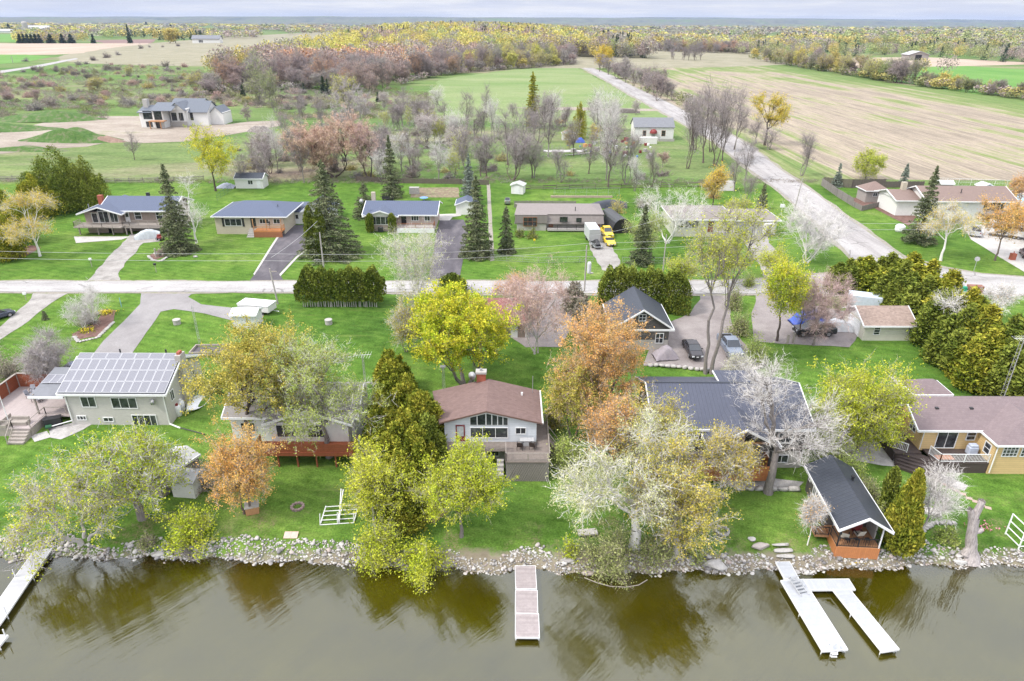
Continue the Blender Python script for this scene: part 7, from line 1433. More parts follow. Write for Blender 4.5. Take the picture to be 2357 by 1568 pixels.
def car(name, label, cat, px, rz, col, kind='sedan', XY=None, L=4.7, W=1.82, group=None):
    X, Y = XY or P(*px); e = empty(name, X, Y, G(Y) + .03, rz, label, cat, group); h = L/2; w = W/2
    if kind == 'pickup': prof = [(-h, .80, .45, .95), (-h + .12, .97, .3, 1.12), (-h + 1.3, 1.0, .3, 1.2), (-h + 1.6, 1.0, .3, 1.22), (h - .05, 1.0, .38, 1.2), (h, .96, .45, 1.15)]
    elif kind == 'suv': prof = [(-h, .8, .4, .8), (-h + .12, .96, .28, .98), (-h + 1.2, 1.0, .28, 1.08), (h - .1, 1.0, .3, 1.1), (h, .93, .4, 1.0)]
    else: prof = [(-h, .74, .32, .62), (-h + .15, .94, .2, .74), (-h + 1.15, 1.0, .2, .92), (h - .9, 1.0, .22, .98), (h - .15, .94, .26, .94), (h, .84, .36, .85)]
    V, F = loft([sec(y, w*k, a, b_) for y, k, a, b_ in prof]); body = MB().add(V, F)
    if kind == 'pickup': c0, c1, zt, zb_ = -h + 1.45, -h + 3.75, 1.88, 1.2
    elif kind == 'suv': c0, c1, zt, zb_ = -h + 1.15, h - .15, 1.68, 1.06
    elif kind == 'convertible': c0, c1, zt, zb_ = -h + 1.4, h - 1.3, 1.22, .88
    else: c0, c1, zt, zb_ = -h + 1.05, h - .65, 1.42, .90
    fr, re = (.75, .25) if kind == 'pickup' else (.8, .35) if kind == 'suv' else (.95, .8)
    cm = [sec(c0, w*.88, zb_ - .05, zb_ + .03, .02), sec(c0 + fr, w*.78, zb_ - .05, zt, .05), sec(c1 - re, w*.78, zb_ - .05, zt, .05), sec(c1, w*.84, zb_ - .05, zb_ + .04, .02)]
    V, F = loft(cm); body.build('body', col, e, bevel=.03, smooth=False); MB().add(V, F).build('windows', CARG if kind != 'convertible' else MT['black'], e, bevel=.02)
    if kind != 'convertible':
        m = MB(); V, F = loft([sec(c0 + fr - .04, w*.77, zt - .02, zt + .035, .02), sec(c1 - re + .04, w*.77, zt - .02, zt + .035, .02)]); m.add(V, F)
        for s in (-1, 1):
            for ya in (c0 + fr + .02, (c0 + c1)/2 + .1, c1 - re - .05): m.bar((s*w*.87, ya, zb_), (s*w*.775, ya, zt), .035, n=4)
            m.bar((s*w*.88, c0 + .02, zb_), (s*w*.77, c0 + fr, zt), .035, n=4); m.bar((s*w*.84, c1, zb_), (s*w*.77, c1 - re, zt), .04, n=4)
        m.build('roof', col, e)
    zl = prof[1][3] - .17
    for s in (-1, 1): MB().box(s*w*.62 - .17, s*w*.62 + .17, -h - .01, -h + .2, zl - .13, zl + .06).build('headlight', LMP, e); MB().box(s*w*.75 - .12, s*w*.75 + .12, h - .12, h + .02, prof[-1][3] - .25, prof[-1][3] - .05).build('tail_light', MT['redp'], e); MB().box(s*w*1.0, s*w*1.0 + s*.17, c0 + .4, c0 + .5, zb_, zb_ + .14).build('mirror', col, e)
    MB().box(-w*.42, w*.42, -h - .02, -h + .05, zl - .30, zl - .02).build('grille', MT['black'], e); MB().box(-.16, .16, -h - .045, -h - .02, .42, .54).build('number_plate', WH, e)
    wheels(e, W, (-h + .88, h - .95 if kind != 'pickup' else h - 1.15), .40 if kind in ('pickup', 'suv') else .33)
    if kind == 'pickup':
        MB().box(-w*.84, w*.84, c1 + .06, h - .12, 1.0, 1.22).build('bed_opening', MT['dark'], e)
        m = MB(); m.box(-w*.97, -w*.84, c1, h - .02, 1.19, 1.27); m.box(w*.84, w*.97, c1, h - .02, 1.19, 1.27); m.box(-w*.84, w*.84, h - .12, h - .02, 1.19, 1.27); m.build('bed_rail', col, e)
    return e
car('pickup_truck', 'silver grey pickup truck facing the lake in the gravel yard', 'pickup truck', (1679, 808), R(2), paint('silver', (.20, .23, .29)), 'pickup', L=5.7, W=2.03)
car('sedan', 'dark metallic sedan parked between the covered vehicle and the tall tree', 'car', (1593, 812), R(3), paint('charcoal', (.05, .045, .05)))
car('dark_pickup', 'black pickup truck under the twiggy trees by the white garage', 'pickup truck', (1872, 770), R(-88), paint('black', (.035, .037, .042)), 'pickup', L=5.6, W=2.0)
car('suv', 'yellow boxy vehicle beside the white enclosed trailer', 'car', (1397, 545), R(6), paint('yellow', (.72, .52, .03), .4, 0), 'pickup', L=4.6)
car('convertible', 'low yellow convertible with black soft top on the gravel drive', 'car', (1402, 562), R(8), paint('yellow', (.72, .52, .03)), 'convertible', L=4.2, W=1.75)
car('pickup_truck', 'pale silver pickup truck at the end of the white trailer on the right', 'pickup truck', (2243, 540), R(150), paint('pale', (.50, .51, .54)), 'pickup', L=5.5, W=1.95)
car('sedan', 'dark blue car in the carport left of the solar panel house', 'car', (185, 858), R(120), paint('navy', (.07, .09, .16)))
car('sedan', 'dark car cut off by the left edge beside the lower drive', 'car', (-8, 735), R(150), paint('slate', (.06, .07, .1)))
car('suv', 'dark reddish car partly hidden at the right edge beyond the trailer', 'car', (2362, 590), R(155), paint('maroon', (.09, .03, .03)))
# covered car
def blanket(name, label, cat, px, L, W, hts, mat, rz, seed=1, XY=None, zoff=0):
    """cloth lying over something: a soft, creased shell"""
    X, Y = XY or P(*px); r_ = np.random.default_rng(seed); nx_, ny_ = 26, 18; V = []; F = []; ph = r_.uniform(0, 6.28, 9)
    for i in range(nx_ + 1):
        u_ = i/nx_; hh = float(np.interp(u_, np.linspace(0, 1, len(hts)), hts))
        for j in range(ny_ + 1):
            t = j/ny_*2 - 1; s = abs(t)**3.2; z = hh*(1 - s**1.5) ; x = (u_ - .5)*L; y = math.copysign(min(1, abs(t)**.75), t)*W/2*(.8 + .2*(1 - z/max(hts)))
            crease = .035*math.sin(u_*31 + t*4 + ph[0]) + .03*math.sin(u_*17 - t*9 + ph[1])
            V.append((x, y + crease*(1 - z/max(hts)), max(.03, z + crease*.8)))
    for i in range(nx_):
        for j in range(ny_): a = i*(ny_+1) + j; F.append((a, a + ny_ + 1, a + ny_ + 2, a + 1))
    for row in (0, nx_): F.append(tuple(row*(ny_+1) + j for j in (range(ny_ + 1) if row else range(ny_, -1, -1))))
    me = bpy.data.meshes.new(name); me.from_pydata(V, [], F); me.materials.append(mat); me.polygons.foreach_set('use_smooth', np.ones(len(F), dtype=bool))
    o = link(name, me); o.location = (X, Y, G(Y) + .02 + zoff); o.rotation_euler = (0, 0, rz); return tag(o, label, cat)
blanket('covered_car', 'vehicle hidden under a mauve grey fabric cover by the garage', 'covered car', (1530, 822), 3.1, 2.1, [.25, .8, 1.0, 1.5, 1.55, 1.4, .9, .3], M('car_cover_cloth', (.30, .265, .29), .85), R(8), 3)
blanket('tarpaulin', 'bright blue tarpaulin heaped behind the black pickup', 'tarpaulin', (1862, 745), 5.4, 2.6, [.3, 1.5, 1.9, 1.7, 2.0, 1.2, .4], M('blue_tarp', (.07, .13, .52), .5), R(4), 4)
blanket('covered_boat', 'boat under a whitish tarpaulin beside the blue tarpaulin', 'covered boat', (1923, 757), 4.2, 2.3, [.4, 1.3, 1.5, 1.2, .7], M('white_tarp', (.55, .56, .58), .6), R(-6), 5)
blanket('covered_boat', 'boat under a dark navy cover behind the taupe bungalow', 'covered boat', (1397, 477), 9, 2.6, [.3, 1.0, 1.5, 1.7, 1.5, .9], M('navy_cover', (.05, .055, .075), .7), 0, 6)
blanket('covered_boat', 'boat under a silvery tarpaulin by the left bungalow garage', 'covered boat', (341, 548), 4.6, 2.0, [.6, 1.3, 1.7, 1.5, 1.0], M('silver_tarp', (.45, .48, .5), .6), R(20), 7)
blanket('garden_tarp', 'crumpled grey blue tarpaulin beside the black roofed shed', 'tarpaulin', (522, 432), 4.5, 2.6, [.3, .9, 1.2, .8, .3], M('greyblue_tarp', (.30, .32, .40), .7), 0, 8)
blanket('ball_cover', 'rounded pale covered thing by the side road fence', 'covered thing', (2187, 513), 1.8, 1.5, [.4, 1.1, 1.3, 1.1, .4], M('pale_cover', (.6, .6, .62), .7), 0, 9) if False else None
blanket('blue_tarp', 'small bright blue tarpaulin beside the crossed door shed', 'tarpaulin', (1335, 328), 3.2, 2.2, [.4, 1.5, 1.6, .5], MATS['blue_tarp'], 0, 10)
# shelter tent
X, Y = 22.2, 134.6; e = empty('shelter_tent', X, Y, None, R(12), 'long black half round shelter tent between bungalow and ragged spruce', 'shelter'); m = MB(); n = 12
for k in range(7):
    y0, y1 = k*1.3, k*1.3 + 1.26
    a = [(2.1*math.cos(math.pi*i/n), y0, 3.0*math.sin(math.pi*i/n)**.8) for i in range(n + 1)]; b_ = [(p[0], y1, p[2]) for p in a]
    m.add(a + b_, [(i, i + 1, n + 2 + i, n + 1 + i) for i in range(n)])
m.build('cover', M('shelter_sheet', (.045, .045, .05), .35), e, smooth=False); m = MB(); m.add([(2.1*math.cos(math.pi*i/n), .05, 3.0*math.sin(math.pi*i/n)**.8) for i in range(n + 1)], [tuple(range(n + 1))]); m.build('entrance', MT['dark'], e)
# trailers
def box_trailer(name, label, px, L, W, Hh, rz, mat, zb=.5, XY=None, cat='trailer'):
    X, Y = XY or P(*px); e = empty(name, X, Y, G(Y) + .03, rz, label, cat); MB().box(-W/2, W/2, -L/2, L/2, zb, zb + Hh).build('body', mat, e, bevel=.05)
    wheels(e, W + .1, (0, .75) if L > 4 else (0,), .3); MB().bar((0, -L/2, zb), (0, -L/2 - 1.0, zb - .1), .05).build('drawbar', MT['steel'], e); return e
e = box_trailer('enclosed_trailer', 'tall white enclosed cargo trailer in front of the taupe bungalow garage', (1362, 552), 5.2, 2.2, 2.3, R(5), M('trailer_grey_white', (.50, .51, .54), .4), .5); MB().box(-1.0, 1.0, -2.63, -2.6, .6, 2.7).build('ramp_door', MT['garagegrey'], e)
e = box_trailer('enclosed_trailer', 'small white trailer with a door beside the double garage', (1763, 540), 3.2, 2.0, 2.1, R(-4), MT['white'], .5); MB().box(-.55, .35, -1.63, -1.6, .7, 2.4).build('rear_door', MT['garagegrey'], e)
e = box_trailer('camping_trailer', 'folded white camping trailer behind the garden shed', (594, 718), 5.0, 2.3, .95, R(78), MT['white'], .45); MB().box(-1.2, 1.2, -2.55, 2.55, 1.36, 1.56).build('lid', WH, e, bevel=.05); MB().box(-1.25, -1.15, 1.0, 2.4, .5, 1.2).build('locker', MT['garagegrey'], e)
e = box_trailer('travel_trailer', 'very long white travel trailer parked beside the orange maple', (2318, 555), 10.5, 2.5, 2.3, R(60), MT['white'], .6, XY=(101.0, 132.5)); MB().box(-1.27, -1.25, -3, -2.1, .9, 2.7).build('side_door', MT['garagegrey'], e)
for y in (-.6, 1.6, 3.6): MB().box(-1.275, -1.25, y, y + 1.0, 1.7, 2.4).build('side_window', CARG, e)
e = empty('motorcycle_trailer', *P(1372, 570), None, R(14), 'small open trailer carrying a black motorcycle cover on the gravel drive', 'trailer'); MB().box(-.8, .8, -1.5, 1.5, .45, .55).build('bed', MT['steel'], e); m = MB()
for s in (-1, 1): m.bar((s*.78, -1.5, .55), (s*.78, -1.5, 1.3), .04); m.bar((s*.78, 1.5, .55), (s*.78, 1.5, 1.3), .04); m.bar((s*.78, -1.5, .9), (s*.78, 1.5, .9), .03)
m.build('rail', MT['steel'], e); wheels(e, 1.7, (0,), .3); o = blanket('covered_motorcycle', 'motorcycle under a black cover on the small open trailer', 'motorcycle', (1372, 570), 2.3, 1.1, [.3, .9, 1.1, .8, .3], MT['black'], R(104), 12); o.location.z += .56
e = box_trailer('utility_trailer', 'small white trailer hidden behind the white garage hedge', (1985, 712), 4.5, 2.3, 1.9, R(70), M('pale_blue_panel', (.5, .56, .62), .5), .5)
e = empty('garden_tractor', *P(369, 553), None, R(60), 'small red machine beside the silver covered boat', 'tractor'); MB().box(-.4, .4, -.7, .5, .35, .8).box(-.35, .35, -.1, .35, .8, 1.15).build('body', MT['redp'], e, bevel=.08); wheels(e, 1.0, (-.45, .4), .28)
car('golf_cart', 'small pale utility cart on the grass strip beside the gravel path', 'cart', (1168, 470), R(180), paint('cart', (.25, .27, .25)), 'suv', L=2.6, W=1.3)
# --- docks
def dock(name, label, segs, mat, zt=.55, legs=True, edge=WH, cap=.05):
    """segs: (x0,y0,x1,y1,width)"""
    X, Y = segs[0][0], segs[0][1]; e = empty(name, X, Y, 0, 0, label, 'dock')
    for si_, (x0, y0, x1, y1, w) in enumerate(segs):
        zt = zt - .012*(si_ > 0)
        a = Vector((x0 - X, y0 - Y, 0)); b_ = Vector((x1 - X, y1 - Y, 0)); d = (b_ - a).normalized(); q = Vector((-d.y, d.x, 0))*w/2; L = (b_ - a).length; ang = math.atan2(d.y, d.x)
        m = MB(); m.box(0, L, -w/2 + .04, w/2 - .04, zt - .06, zt); o = m.build('deck_section', mat, e); o.location = a; o.rotation_euler = (0, 0, ang - 0)
        m = MB(); m.box(0, L, -w/2, -w/2 + .04, zt - .16, zt + .01); m.box(0, L, w/2 - .04, w/2, zt - .16, zt + .01); m.box(-.001, .04, -w/2 + .04, w/2 - .04, zt - .16, zt + .008); m.box(L - .04, L + .001, -w/2 + .04, w/2 - .04, zt - .16, zt + .008)
        o = m.build('edge_rail', edge, e); o.location = a; o.rotation_euler = (0, 0, ang)
        if legs:
            k = max(1, int(L/3))
            for i in range(1, k + 1):
                for s in (-1, 1):
                    p = a + d*(L*i/k - .2) + q*s*.93; m = MB(); m.bar((p.x, p.y, -2.5), (p.x, p.y, zt + (.02 if name != 'long_dock' else .8)), .04); m.bar((p.x, p.y, zt - .45), (p.x - q.x*s*.4, p.y - q.y*s*.4, zt - .1), .025, n=4); m.build('leg', edge, e)
    return e
DW = M('dock_alu_boards', (.44, .455, .49), .5, .1, var=.09, kind='boards', axis=0, pitch=.13); DG = M('grey_white_dock_boards', (.46, .46, .48), .8, var=.1, kind='boards', axis=0, pitch=.14); DP = M('weathered_pink_dock_boards', (.37, .32, .32), .85, var=.22, kind='boards', axis=0, pitch=.15)
def DP_(x, y, z=.55): return P(x, y, z)
a = DP_(1209, 1298, .75); c = DP_(1213, 1386); d = DP_(1214, 1467)
dock('wooden_dock', 'weathered wooden dock with white edging straight out from the middle of the shore', [(a[0], a[1], *DP_(1211, 1356), 1.83), (*DP_(1211.5, 1358), *DP_(1212, 1412), 1.88), (*DP_(1213, 1412), d[0], d[1], 1.93)], DP)
a = DP_(108, 1248, .7); c = DP_(-70, 1500)
dock('long_dock', 'long grey white dock running out of the picture at the left', [(a[0], a[1], *DP_(52, 1330), 1.5), (*DP_(52, 1330), *DP_(-10, 1420), 1.5), (*DP_(-10, 1420), *DP_(-120, 1570), 1.5)], DG)
A1_, A2_ = DP_(1823, 1334), DP_(1923, 1497); B1_, B2_ = DP_(1932, 1334), DP_(2052, 1497)
dock('aluminium_dock', 'bright white aluminium dock with two arms and a cross piece on the right', [(*DP_(1802, 1290, .7), *DP_(1823, 1333), 1.3), (*A1_, *A2_, 2.05), (A1_[0] + 1.0, A1_[1] - .55, B1_[0] + .9, B1_[1] - .5, 1.25), (*DP_(1919, 1334), *DP_(2051, 1497), 1.5)], DW)
X, Y = DP_(1920, 1497); e = empty('swim_ladder', X, Y - .02, 0, R(0), 'white swim ladder on the lake end of the aluminium dock', 'ladder'); m = MB()
for x in (-.25, .25): m.bar((x, -.06, -.8), (x, -.06, 1.1), .03); m.bar((x, -.06, 1.1), (x, .5, .9), .03); m.bar((x, .5, .9), (x, .5, .56), .03)
m.build('side_rail', WH, e); 
for z in (-.3, .05, .35): MB().box(-.24, .24, -.22, -.04, z, z + .04).build('rung', WH, e)
X, Y = DP_(1836, 1352); e = empty('dock_ladder', X, Y, .56, R(15), 'folded white ladder lying on the aluminium dock near the shore', 'ladder'); m = MB()
for x in (-.38, .38): m.bar((x, -1.0, .08), (x, .8, .35), .035); m.bar((x, .8, .35), (x*1.1, .5, .75), .03); m.bar((x, -.3, .1), (x, .1, .6), .03)
for i in range(5): m.box(-.36, .36, -.7 + i*.32, -.5 + i*.32, .12 + i*.05, .15 + i*.05)
m.build('ladder_frame', MT['steel'], e)
X, Y = P(1800, 1277); e = empty('stone_steps', X, Y, ground_at(X, Y), R(3), 'three grey stone steps leading down to the aluminium dock', 'steps')
for i in range(3): V, F = rock_base(60 + i, 2); V = np.clip(V, -.75, .75)*np.array([1.15, .32, .16]); V[:, 1] += .5 - i*.55; V[:, 2] += .35 - i*.2; link('step', mesh_np('step', V, F, MT['stone']), e)
e = one('small_float', MB().box(-1.2, .1, -.6, .6, .3, .5).bar((.05, .4, .3), (.05, .4, 1.3), .05).bar((.05, -.4, -.8), (.05, -.4, 1.0), .05), WH, *P(5, 1478, .4), 0, 0, 'white end of another float just showing at the left edge', 'dock')
# --- driftwood, floating line
X, Y = P(700, 1290); m = MB(); rr = random.Random(4); X, Y = P(688, 1288)
for i in range(16): a_ = rr.uniform(-.5, .5); m.bar((rr.uniform(-1.6, .2), rr.uniform(-.1, .9), .5), (rr.uniform(.4, 1.9), rr.uniform(-1.6, -.4), rr.uniform(-.1, .35)), .045, .01)
o = m.build('fallen_branch', BK_GREY); X, Y = P(425, 1268); o.location = (X, Y, .15); tag(o, 'fallen branches lying over the stones into the water at the left', 'branch')
m = MB(); pts = [P(x, y, .03) for x, y in ((1345, 1330), (1375, 1342), (1405, 1350), (1440, 1352), (1470, 1347), (1490, 1335))]
for p, q in zip(pts, pts[1:]): m.bar((p[0] - pts[0][0], p[1] - pts[0][1], 0), (q[0] - pts[0][0], q[1] - pts[0][1], 0), .04)
o = m.build('floating_pipe', MT['rail']); o.location = (*pts[0], .04); tag(o, 'thin pale hose floating in a curve in the shallow water', 'hose')
# --- poles, lines
def pole(px, py, ty, label, arm=True, r=.14, name='utility_pole', lean=0, tr=False):
    X, Y = P(px, py); h = height(X, Y, ty); e = empty(name, X, Y, None, 0, label, 'utility pole'); MB().bar((0, 0, -.3), (lean, 0, h), r, r*.72, n=10).build('post', M('pole_wood', (.38, .35, .33), .9, var=.2), e)
    if arm: MB().box(-.55, .55, -.06, .06, h - .55, h - .42).build('crossarm', MT['rail'], e); MB().bar((-.4, 0, h - .42), (-.4, 0, h - .2), .05).build('insulator', WH, e)
    if tr: m = MB(); m.lathe(.55, -.1, [(.30, h*.42), (.33, h*.45), (.33, h*.62), (.26, h*.65)], 14); m.build('transformer', M('transformer_grey', (.62, .63, .65), .4), e)
    return X, Y, h
p1 = pole(640, 700, 618, 'pale leaning pole with a crossarm beside the camping trailer', lean=-.45); p2 = pole(746, 623, 535, 'plain wooden pole by the two column cedars', arm=False); p3 = pole(1345, 672, 565, 'wooden pole carrying a transformer by the brick roofed bungalow', arm=False, tr=True)
p4 = pole(1525, 630, 540, 'slim pole behind the long dark cedar hedge', arm=False, r=.11); p5 = pole(2070, 640, 560, 'short grey pole at the corner of the two roads', arm=False) if False else (60.5, 120.0, 9.5)
p6 = pole(1262, 361, 300, 'pale post standing among the bare trees in front of the storage shed', arm=False, r=.2); p7 = pole(1828, 485, 410, 'leaning dark pole by the side road', arm=False, lean=.6)
p8 = pole(1690, 360, 287, 'slim pole by the side road in front of the golden willow', arm=False, r=.12); pole(30, 145, 129, 'thin distant pole at the left field', False, r=.3); pole(296, 100, 83, 'thin distant pole beside the ploughed field', False, r=.3); pole(2275, 125, 103, 'thin distant pole right of the open farm shed', False, r=.3)
def wire(a, b_, sag, label, r=.022):
    m = MB(); a = Vector(a); b_ = Vector(b_); pts = [a.lerp(b_, t/14) - Vector((0, 0, sag*4*(t/14)*(1 - t/14))) for t in range(15)]
    for p, q in zip(pts, pts[1:]): m.bar(p - a, q - a, r, n=4)
    o = m.build('overhead_wire', M('wire_grey', (.5, .5, .5), .5)); o.location = a; tag(o, label, 'wire', 'overhead wires')
for dz, s_, nm in ((0, .0, 'upper'), (-1.1, .1, 'lower')):
    Z = 12.2 + dz; wire((-130, 102.5, Z + .8), (-36.3, 98.2, Z), .8, nm + ' overhead wire from the left edge to the leaning pole'); wire((-36.3, 98.2, Z), (11.6, 103.2, Z + .3), .7, nm + ' overhead wire from the leaning pole to the transformer pole'); wire((11.6, 103.2, Z + .3), (61, 116, Z + .2), .7, nm + ' overhead wire from the transformer pole to the road corner'); wire((61, 116, Z + .2), (130, 124, Z + .6), .7, nm + ' overhead wire from the road corner to the right edge')
wire((11.8, 103.2, 13.6), (26.4, 110.6, 15.2), .3, 'slanting service wire right of the transformer pole')
wire((-32.7, 112.0, 13.5), (-36.3, 98.2, 11.6), .3, 'slanting service wire at the two column cedars')
# antenna towers
def lattice_mast(px, py, ty, label, w=.35, head=None, XYZ=None, lean=0):
    X, Y = P(px, py) if XYZ is None else XYZ[:2]; Z = G(Y) if XYZ is None else XYZ[2]; lo, hi = 0, 40
    for i in range(30):
        m_ = (lo + hi)/2
        if proj_y(X, Y, m_) > ty: lo = m_
        else: hi = m_
    h = m_ - Z; e = empty('antenna_mast', X, Y, Z, 0, label, 'antenna mast'); m = MB(); cs = [(w*.58*math.cos(a_), w*.58*math.sin(a_)) for a_ in (0.5, 2.6, 4.7)]
    for c_ in cs: m.bar((*c_, 0), (c_[0]*.7, c_[1]*.7, h), .022, n=5)
    k = int(h/.45)
    for i in range(k):
        for j in range(3): p, q = cs[j], cs[(j+1) % 3]; m.bar((p[0], p[1], i*h/k), (q[0], q[1], (i + 1)*h/k), .011, n=4)
    m.build('lattice', M('mast_steel', (.5, .5, .5), .4, .5), e); a = MB()
    if head == 'yagi':
        a.bar((-1.0, 0, h), (1.0, 0, h + .1), .02)
        for i in range(7): a.bar((-.9 + i*.3, -.6 - .05*i, h + .05), (-.9 + i*.3, .6 + .05*i, h + .05), .012, n=4)
    elif head == 'lamp': a.box(-.35, .35, -.2, .2, h, h + .15); a.box(-.12, .12, -.12, .12, h - .25, h)
    if head: a.build('aerial', WH, e)
lattice_mast(459, 790, 705, 'slender lattice mast behind the solar panel house', .28); lattice_mast(0, 0, 818, 'mast with a wide television aerial behind the red decked cottage', .25, 'yagi', (-17.0, 69.5, 2.5)); lattice_mast(1022, 905, 845, 'white lattice mast with a small head left of the central white house', .35, 'lamp'); lattice_mast(2337, 925, 780, 'tall lattice mast behind the yellow house at the right', .45, 'yagi', (56.5, 68.5, 2.2))
lattice_mast(1091, 890, 790, 'dark thin mast in front of the vivid yellow green maple', .2)
def dish(X, Y, Z, label, r=.45): e = empty('satellite_dish', X, Y, Z, 0, label, 'satellite dish'); m = MB(); m.lathe(0, 0, [(r, .1), (r*.7, .03), (.05, 0), (.05, -.03), (r*.7, 0.0), (r, .07)], 18); o = m.build('reflector', MT['garagegrey'], e, smooth=True); o.rotation_euler = (R(75), 0, R(-25)); MB().bar((0, 0, 0), (0, .2, -.5), .03).build('bracket', MT['steel'], e)
dish(-4.35, 66.6, 8.5, 'satellite dish on the brick chimney of the central white house'); dish(-40.2, 66.2, 5.2, 'grey satellite dish on the front wall of the solar panel house', .35); dish(-30.6, 137, 10.8, 'satellite dish at the left end of the blue roofed brick bungalow', .5)
# --- furniture on decks and lawns
def lounge(X, Y, Z, rz, label, mat, grp=None, name='garden_chair', s=1.0):
    e = empty(name, X, Y, Z, rz, label, 'chair', grp); e.scale = (s, s, s); MB().box(-.28, .28, -.3, .28, .38, .43).build('seat', mat, e); m = MB(); m.add([(-.28, .25, .40), (.28, .25, .40), (.25, .48, 1.0), (-.25, .48, 1.0), (-.28, .29, .40), (.28, .29, .40), (.25, .52, 1.0), (-.25, .52, 1.0)], [(0,1,2,3),(7,6,5,4),(0,4,5,1),(3,2,6,7),(0,3,7,4),(1,5,6,2)]); m.build('backrest', mat, e)
    for x in (-.27, .27):
        for y in (-.27, .27): MB().bar((x, y, 0), (x, y, .4 if y > 0 else .6), .022).build('leg', MT['black'], e)
        MB().box(x - .04, x + .04, -.3, .3, .6, .63).build('armrest', MT['black'], e)
    return e
MC = M('grey_mesh_fabric', (.33, .33, .37), .8)
for i, (px, py, rz, w_) in enumerate([(70, 915, 80, 'grey deck chair left of the wooden table'), (77, 905, 20, 'grey deck chair behind the wooden table'), (99, 908, -30, 'grey deck chair right of the wooden table'), (89, 925, 175, 'grey deck chair in front of the wooden table')]): X, Y = P(px, py, 2.95); lounge(X, Y, 2.9, R(rz), w_ + ' on the fenced deck', MC)
X, Y = P(84, 915, 3.3); e = empty('deck_table', X, Y, 2.9, R(15), 'square brown wooden table among grey chairs on the fenced deck', 'table'); MB().box(-.5, .5, -.5, .5, .68, .73).build('tabletop', MT['woodnew'], e)
for x in (-.42, .42):
    for y in (-.42, .42): MB().bar((x, y, 0), (x, y, .68), .03).build('leg', MT['black'], e)
for i, (px, py, rz, w_) in enumerate([(20, 972, 90, 'left'), (45, 972, 0, 'right')]):
    X, Y = P(px, py, 3.1); e = empty('outdoor_sofa', X, Y, 2.9, R(rz), 'grey wicker outdoor sofa on the fenced deck, the %s one' % w_, 'sofa'); MB().box(-1.0, 1.0, -.4, .4, 0, .42).build('base', MT['rail'], e, bevel=.04); MB().box(-1.0, 1.0, .25, .42, .42, .8).build('backrest', MT['rail'], e, bevel=.04)
one('storage_box', MB().box(-.85, .85, -.4, .4, 0, 1.0).box(-.88, .88, -.43, .43, 1.0, 1.08), MT['black'], *P(125, 980), None, R(25), 'black deck storage box beside the deck of the solar panel house', 'storage box'); X, Y = P(112, 985)
e = empty('wheelbarrow', *P(114, 988), None, R(30), 'small dark green cart beside the black storage box', 'cart'); MB().box(-.3, .3, -.3, .35, .3, .5).build('tray', M('green_paint', (.04, .14, .07), .5), e); MB().bar((-.03, -.35, .16), (.03, -.35, .16), .16, n=12).build('wheel', RUB, e)
pole_ = MB().bar((0, 0, 0), (0, 0, 6.3), .05, .04); one('flagpole', pole_, WH, *P(29, 995), None, 0, 'thin white flagpole without a flag beside the fenced deck', 'flagpole')
for px, c in ((1197, 'left'), (1227, 'right')):
    X, Y = P(px, 1030, 4.1); lounge(X, Y, 3.9, R(175 if c == 'left' else 160), 'dark slatted lounge chair on the white house deck, %s of the pair' % c, M('dark_plastic', (.05, .035, .03), .5), name='lounge_chair', s=1.1)
X, Y = P(1217, 1003, 4.4); one('deck_box', MB().box(-.7, .7, -.3, .3, 0, .6).box(-.74, .74, -.34, .34, .6, .68), MT['garagegrey'], 1.6, 59.95, 3.9, 0, 'pale grey storage box against the wall of the central white house', 'storage box')
def tank(px, py, label, top): X, Y = P(px, py); e = empty('propane_tank', X, Y, None, 0, label, 'propane tank'); m = MB(); m.lathe(0, 0, [(.3, 0), (.38, .1), (.38, 1.15), (.3, 1.35), (.12, 1.42)], 16); m.build('tank_body', WH, e, smooth=True); m = MB(); m.lathe(0, 0, [(.16, 1.36), (.2, 1.4), (.17, 1.6), (.05, 1.62)], 12); m.build('valve_cap', top, e)
tank(412, 957, 'white propane tank with red cap beside the solar panel house', MT['redp']); tank(420, 946, 'white propane tank with white cap beside the solar panel house', WH)
# canoe and rowing boat by the wall
def hull(name, label, px, py, L, W, Hh, rz, mat, tilt=0, inner=None, XY=None):
    X, Y = XY or P(px, py); secs = []
    for i in range(13):
        t = i/12*2 - 1; w = W/2*(1 - abs(t)**2.4)**.75 + .02; z = Hh*.2*t*t; secs.append([(t*L/2, w*math.sin(a_), z + Hh*(1 - math.cos(a_))) for a_ in np.linspace(-1.45, 1.45, 9)])
    V = []; F = []
    for s in secs: V += s
    for k in range(12):
        for i in range(8): a_ = k*9 + i; F.append((a_, a_ + 1, a_ + 10, a_ + 9))
    me = bpy.data.meshes.new(name); me.from_pydata(V, [], F); me.materials.append(mat); o = link(name, me); o.location = (X, Y, G(Y) + .05); o.rotation_euler = (tilt, 0, rz); md = o.modifiers.new('shell', 'SOLIDIFY'); md.thickness = .03; return tag(o, label, 'boat')
hull('rowing_boat', 'white rowing boat leaning on the side of the solar panel house', 0, 0, 4.2, 1.5, .6, R(76), WH, R(35), XY=(-37.6, 70.6)); hull('canoe', 'green canoe lying beside the white rowing boat', 0, 0, 4.4, .9, .4, R(80), M('canoe_green', (.03, .20, .13), .4), R(50), XY=(-38.15, 72.2))
hull('kayak', 'yellow kayak leaning against the cabin porch', 0, 0, 2.2, .6, .25, R(-4), M('kayak_yellow', (.75, .5, .02), .35), R(80), XY=(31.3, 47.0))
one('fire_pit', (lambda m: ([m.bar((.55*math.cos(a_*.524), .55*math.sin(a_*.524), .0), (.55*math.cos(a_*.524), .55*math.sin(a_*.524), .2), .15, n=6) for a_ in range(12)], m)[1])(MB()), M('reddish_stone', (.30, .22, .2), .9, var=.3), *P(685, 1168), None, 0, 'ring of stones round a fire pit on the lawn below the red deck', 'fire pit')
